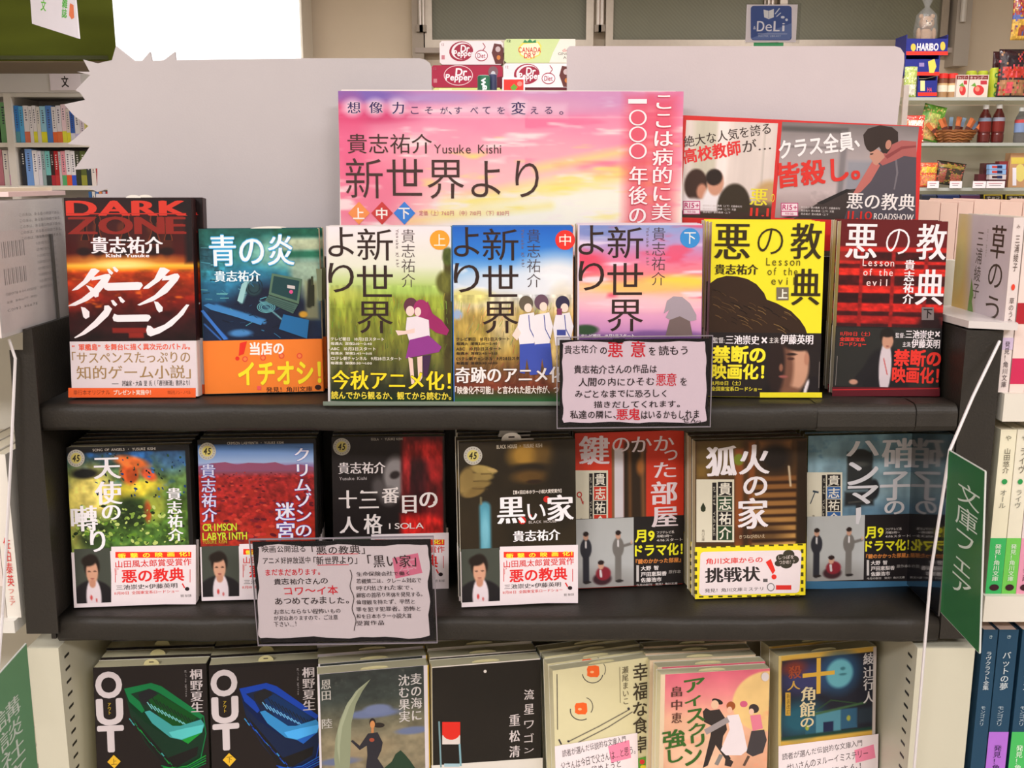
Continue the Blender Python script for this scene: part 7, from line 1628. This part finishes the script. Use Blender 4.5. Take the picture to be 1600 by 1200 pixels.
# middle shelf
snack('snack_bag', 1416, 180, 1446, 223, (216, 70, 56), 'red snack bag at the left end of the middle glass shelf', ((.1, .6, .9, .8, (240, 226, 210)), (.2, .1, .8, .45, (236, 170, 110))), 1, dy=.0, seed=10)
snack('snack_bag', 1434, 167, 1470, 220, (110, 170, 56), 'green and orange snack bag leaning behind the red one', ((.1, .05, .8, .5, (232, 180, 110)), (.2, .52, .8, .75, (214, 220, 120))), 1, dy=.10, tilt=-12, seed=11)
a = P(1490, 222, Yg + .10); root = empty('wicker_basket', loc=(a.x, Yg + .10, zsh[1] + .001), label='small brown wicker basket full of snack sticks', cat='basket')
R1 = 32 / 1600 * 5.7; hb = .068; WK = (170, 104, 50)
mb = MB(); prof = [(R1 * .62, 0, WK), (R1 * .80, hb * .3, WK), (R1 * .93, hb * .7, WK), (R1, hb, WK), (R1 * .95, hb, WK), (R1 * .86, hb * .6, WK), (R1 * .58, .004, WK), (.001, .004, WK)]
mb.lathe([(.001, 0, WK)] + prof, 28, sy=.62); mb.build('basket_body', M_WICKER, root, True)
for j in range(5):
    zz = hb * (.1 + .2 * j); rr = R1 * (.66 + .34 * (zz / hb) ** .7) * 1.01
    MB().tube([(rr * math.cos(t * math.pi / 12), rr * .62 * math.sin(t * math.pi / 12), zz + .003 * (-1) ** t) for t in range(25)], .0042, (186, 118, 60) if j % 2 else (150, 88, 42), 6).build('weave_strand', M_WICKER, root, True)
R = random.Random(3)
for k in range(13):
    cx = a.x + (k - 6) * .0125; yy = Yg + .085 + (k % 3) * .022; ang = (k - 6) * 7 + R.uniform(-8, 8)
    rt = empty('snack_stick', loc=(cx, yy, zsh[1] + .022), label=None, cat='snack stick', group='wrapped snack sticks in the basket')
    rt['label'] = ('orange' if k % 3 != 2 else 'pale blue') + ' wrapped snack stick in the wicker basket, ' + ('first', 'second', 'third', 'fourth', 'fifth', 'sixth', 'seventh', 'eighth', 'ninth', 'tenth', 'eleventh', 'twelfth', 'thirteenth')[k] + ' from the left'
    rt.rotation_euler = (math.radians(R.uniform(-6, 6)), math.radians(ang), 0); cc = (206, 110, 60) if k % 3 != 2 else (150, 176, 206)
    MB().box(-.010, -.0025, 0, .010, .0025, .118, cc).box(-.0102, -.0027, .05, .0102, .0027, .07, (96, 44, 34)).build('wrapper', M_FOIL, rt)
def bottle(cx, y0, label, liquid, capc, labc, shelf, rp=9.2, clear=False):
    z0 = zsh[shelf] + .001; h = P(cx, y0, Yg + .1).z - z0; R_ = rp / 1600 * 5.7; x = P(cx, 222, Yg + .1).x
    root = empty('drink_bottle', loc=(x, Yg + .1, z0), label=label, cat='bottle')
    MB().lathe([(.001, 0, liquid), (R_ * .85, 0, liquid), (R_, h * .04, liquid), (R_, h * .22, liquid), (R_ * .93, h * .25, liquid), (R_, h * .28, liquid), (R_, h * .62, liquid), (R_ * .8, h * .74, liquid), (R_ * .42, h * .86, liquid), (R_ * .4, h * .9, liquid)], 20).build('bottle_body', M_FILM if clear else M_PLASTIC, root, True)
    MB().lathe([(R_ * .48, h * .89, capc), (R_ * .48, h * .985, capc), (R_ * .42, h, capc), (.001, h, capc)], 16).build('cap', M_PLASTIC, root, True)
    MB().lathe([(R_ * 1.015, h * .30, labc[0]), (R_ * 1.015, h * .56, labc[0]), (R_ * 1.015, h * .565, labc[1]), (R_ * 1.015, h * .66, labc[1])], 20).build('bottle_label', M_PRINT, root, True)
bottle(1536, 164, 'red brown drink bottle with white cap, nearer the basket', (92, 26, 22), (232, 224, 224), ((120, 40, 34), (120, 130, 150)), 1)
bottle(1557, 163, 'red brown drink bottle with white cap, beside the clear bottle', (92, 26, 22), (232, 224, 224), ((120, 40, 34), (150, 150, 165)), 1)
bottle(1592, 168, 'clear plastic drink bottle with a blue and red label', (200, 200, 206), (226, 222, 224), ((130, 150, 190), (196, 80, 80)), 1, 8.5, True)
# third shelf
snack('snack_bag', 1437, 254, 1466, 293, (222, 92, 56), 'orange red snack bag on the third glass shelf', ((.1, .1, .9, .5, (236, 140, 100)), (.1, .6, .9, .8, (226, 190, 60))), 2, dy=.03, seed=14)
snack('snack_bag', 1460, 256, 1507, 294, (56, 46, 30), 'dark snack bag with meat picture leaning on the third glass shelf', ((.1, .1, .35, .7, (150, 76, 60)), (.5, .15, .95, .5, (176, 96, 76)), (.05, .75, .95, .86, (150, 130, 50))), 2, dy=.05, tilt=-8, seed=15)
for k, (x0, x1, y0, c, lb) in enumerate(((1528, 1545, 272, (96, 44, 48), 'short maroon chocolate box, left of the stepped pair'), (1536, 1556, 255, (104, 60, 62), 'taller maroon chocolate box behind the short one'), (1560, 1577, 252, (140, 56, 58), 'narrow red chocolate box beside the blue packs'))):
    sbox('chocolate_box', x0, y0, x1, 293, .05, c, lb, shelf=2, dy=.05 + .06 * (k % 2))
for k, (y0, y1, c) in enumerate(((281, 292.6, (90, 40, 46)), (273, 280.5, (206, 196, 196)), (265, 272.5, (140, 176, 220)), (257, 264.5, (140, 180, 226)))):
    def dec(p, y0=y0, y1=y1, k=k): p.rect(1550, y0 + 2, 1562, y1 - 2, (200, 70, 60) if k > 1 else (60, 30, 34)); p.rect(1558, y0 + 1.5, 1566, y1 - 1.5, (40, 50, 90))
    sbox('chocolate_pack', 1546, y0, 1572, y1, .035, c, ('maroon', 'cream', 'lower pale blue', 'top pale blue')[k] + ' chocolate pack in the small pile on the third glass shelf', dy=.0, decal=dec, shelf=2 if k == 0 else None)
def dec(p): p.rect(1580, 246, 1600, 256, (222, 200, 90)); p.ell(1594, 270, 8, 14, (226, 210, 120)); p.rect(1582, 262, 1588, 290, (236, 230, 240))
sbox('cookie_box', 1577, 239, 1612, 293, .06, (196, 150, 110), 'tall yellow and white cookie box at the right end of the third shelf', shelf=2, dy=.03, decal=dec)
for x0, x1, lb in ((1449, 1467, 'white price tag under the orange red snack bag'), (1484, 1503, 'white price tag under the dark snack bag'), (1520, 1540.5, 'white price tag under the short maroon box'), (1541.5, 1570, 'wide white price tag under the chocolate packs')):
    fr = flat(x0, 283, x1, 294, Yg - .03); root = empty('price_tag', fr.M, label=lb, cat='price tag'); MB().box(0, 0, -.002, fr.w, fr.h, 0, (238, 230, 232)).build('tag_card', M_CARD, root)
    p = Print(fr, 5e-4); p.rect(x0 + 3, 286, x1 - 4, 287.2, (190, 120, 130)); p.rect(x0 + 4, 289, x1 - 6, 290, (120, 110, 116)); p.build('tag_lettering', root)
# lowest visible level: tops of boxes
for k, (x0, x1, c, lb) in enumerate(((1440, 1462, (56, 60, 76), 'grey blue box on the lowest visible glass shelf'), (1464, 1498, (40, 52, 100), 'navy blue box on the lowest visible glass shelf'), (1500, 1530, (90, 50, 80), 'purple box on the lowest visible glass shelf'), (1537, 1566, (60, 50, 40), 'dark box with yellow rim, left of its twin'), (1571, 1602, (60, 50, 40), 'dark box with yellow rim at the right edge'))):
    def dec(p, x0=x0, x1=x1, k=k):
        cc = (206, 180, 50) if k > 2 else (90, 96, 130); p.rect(x0, 304, x1, 305.4, cc)
        if k > 2: p.rect(x0, 304, x0 + 1.5, 330, cc); p.rect(x1 - 1.5, 304, x1, 330, cc); p.text('チョコ', x0 + 5, 307, x1 - 5, 311, (226, 220, 210))
    sbox('snack_box', x0, 304, x1, 340, .1, c, lb, shelf=3, dy=.03, decal=dec)
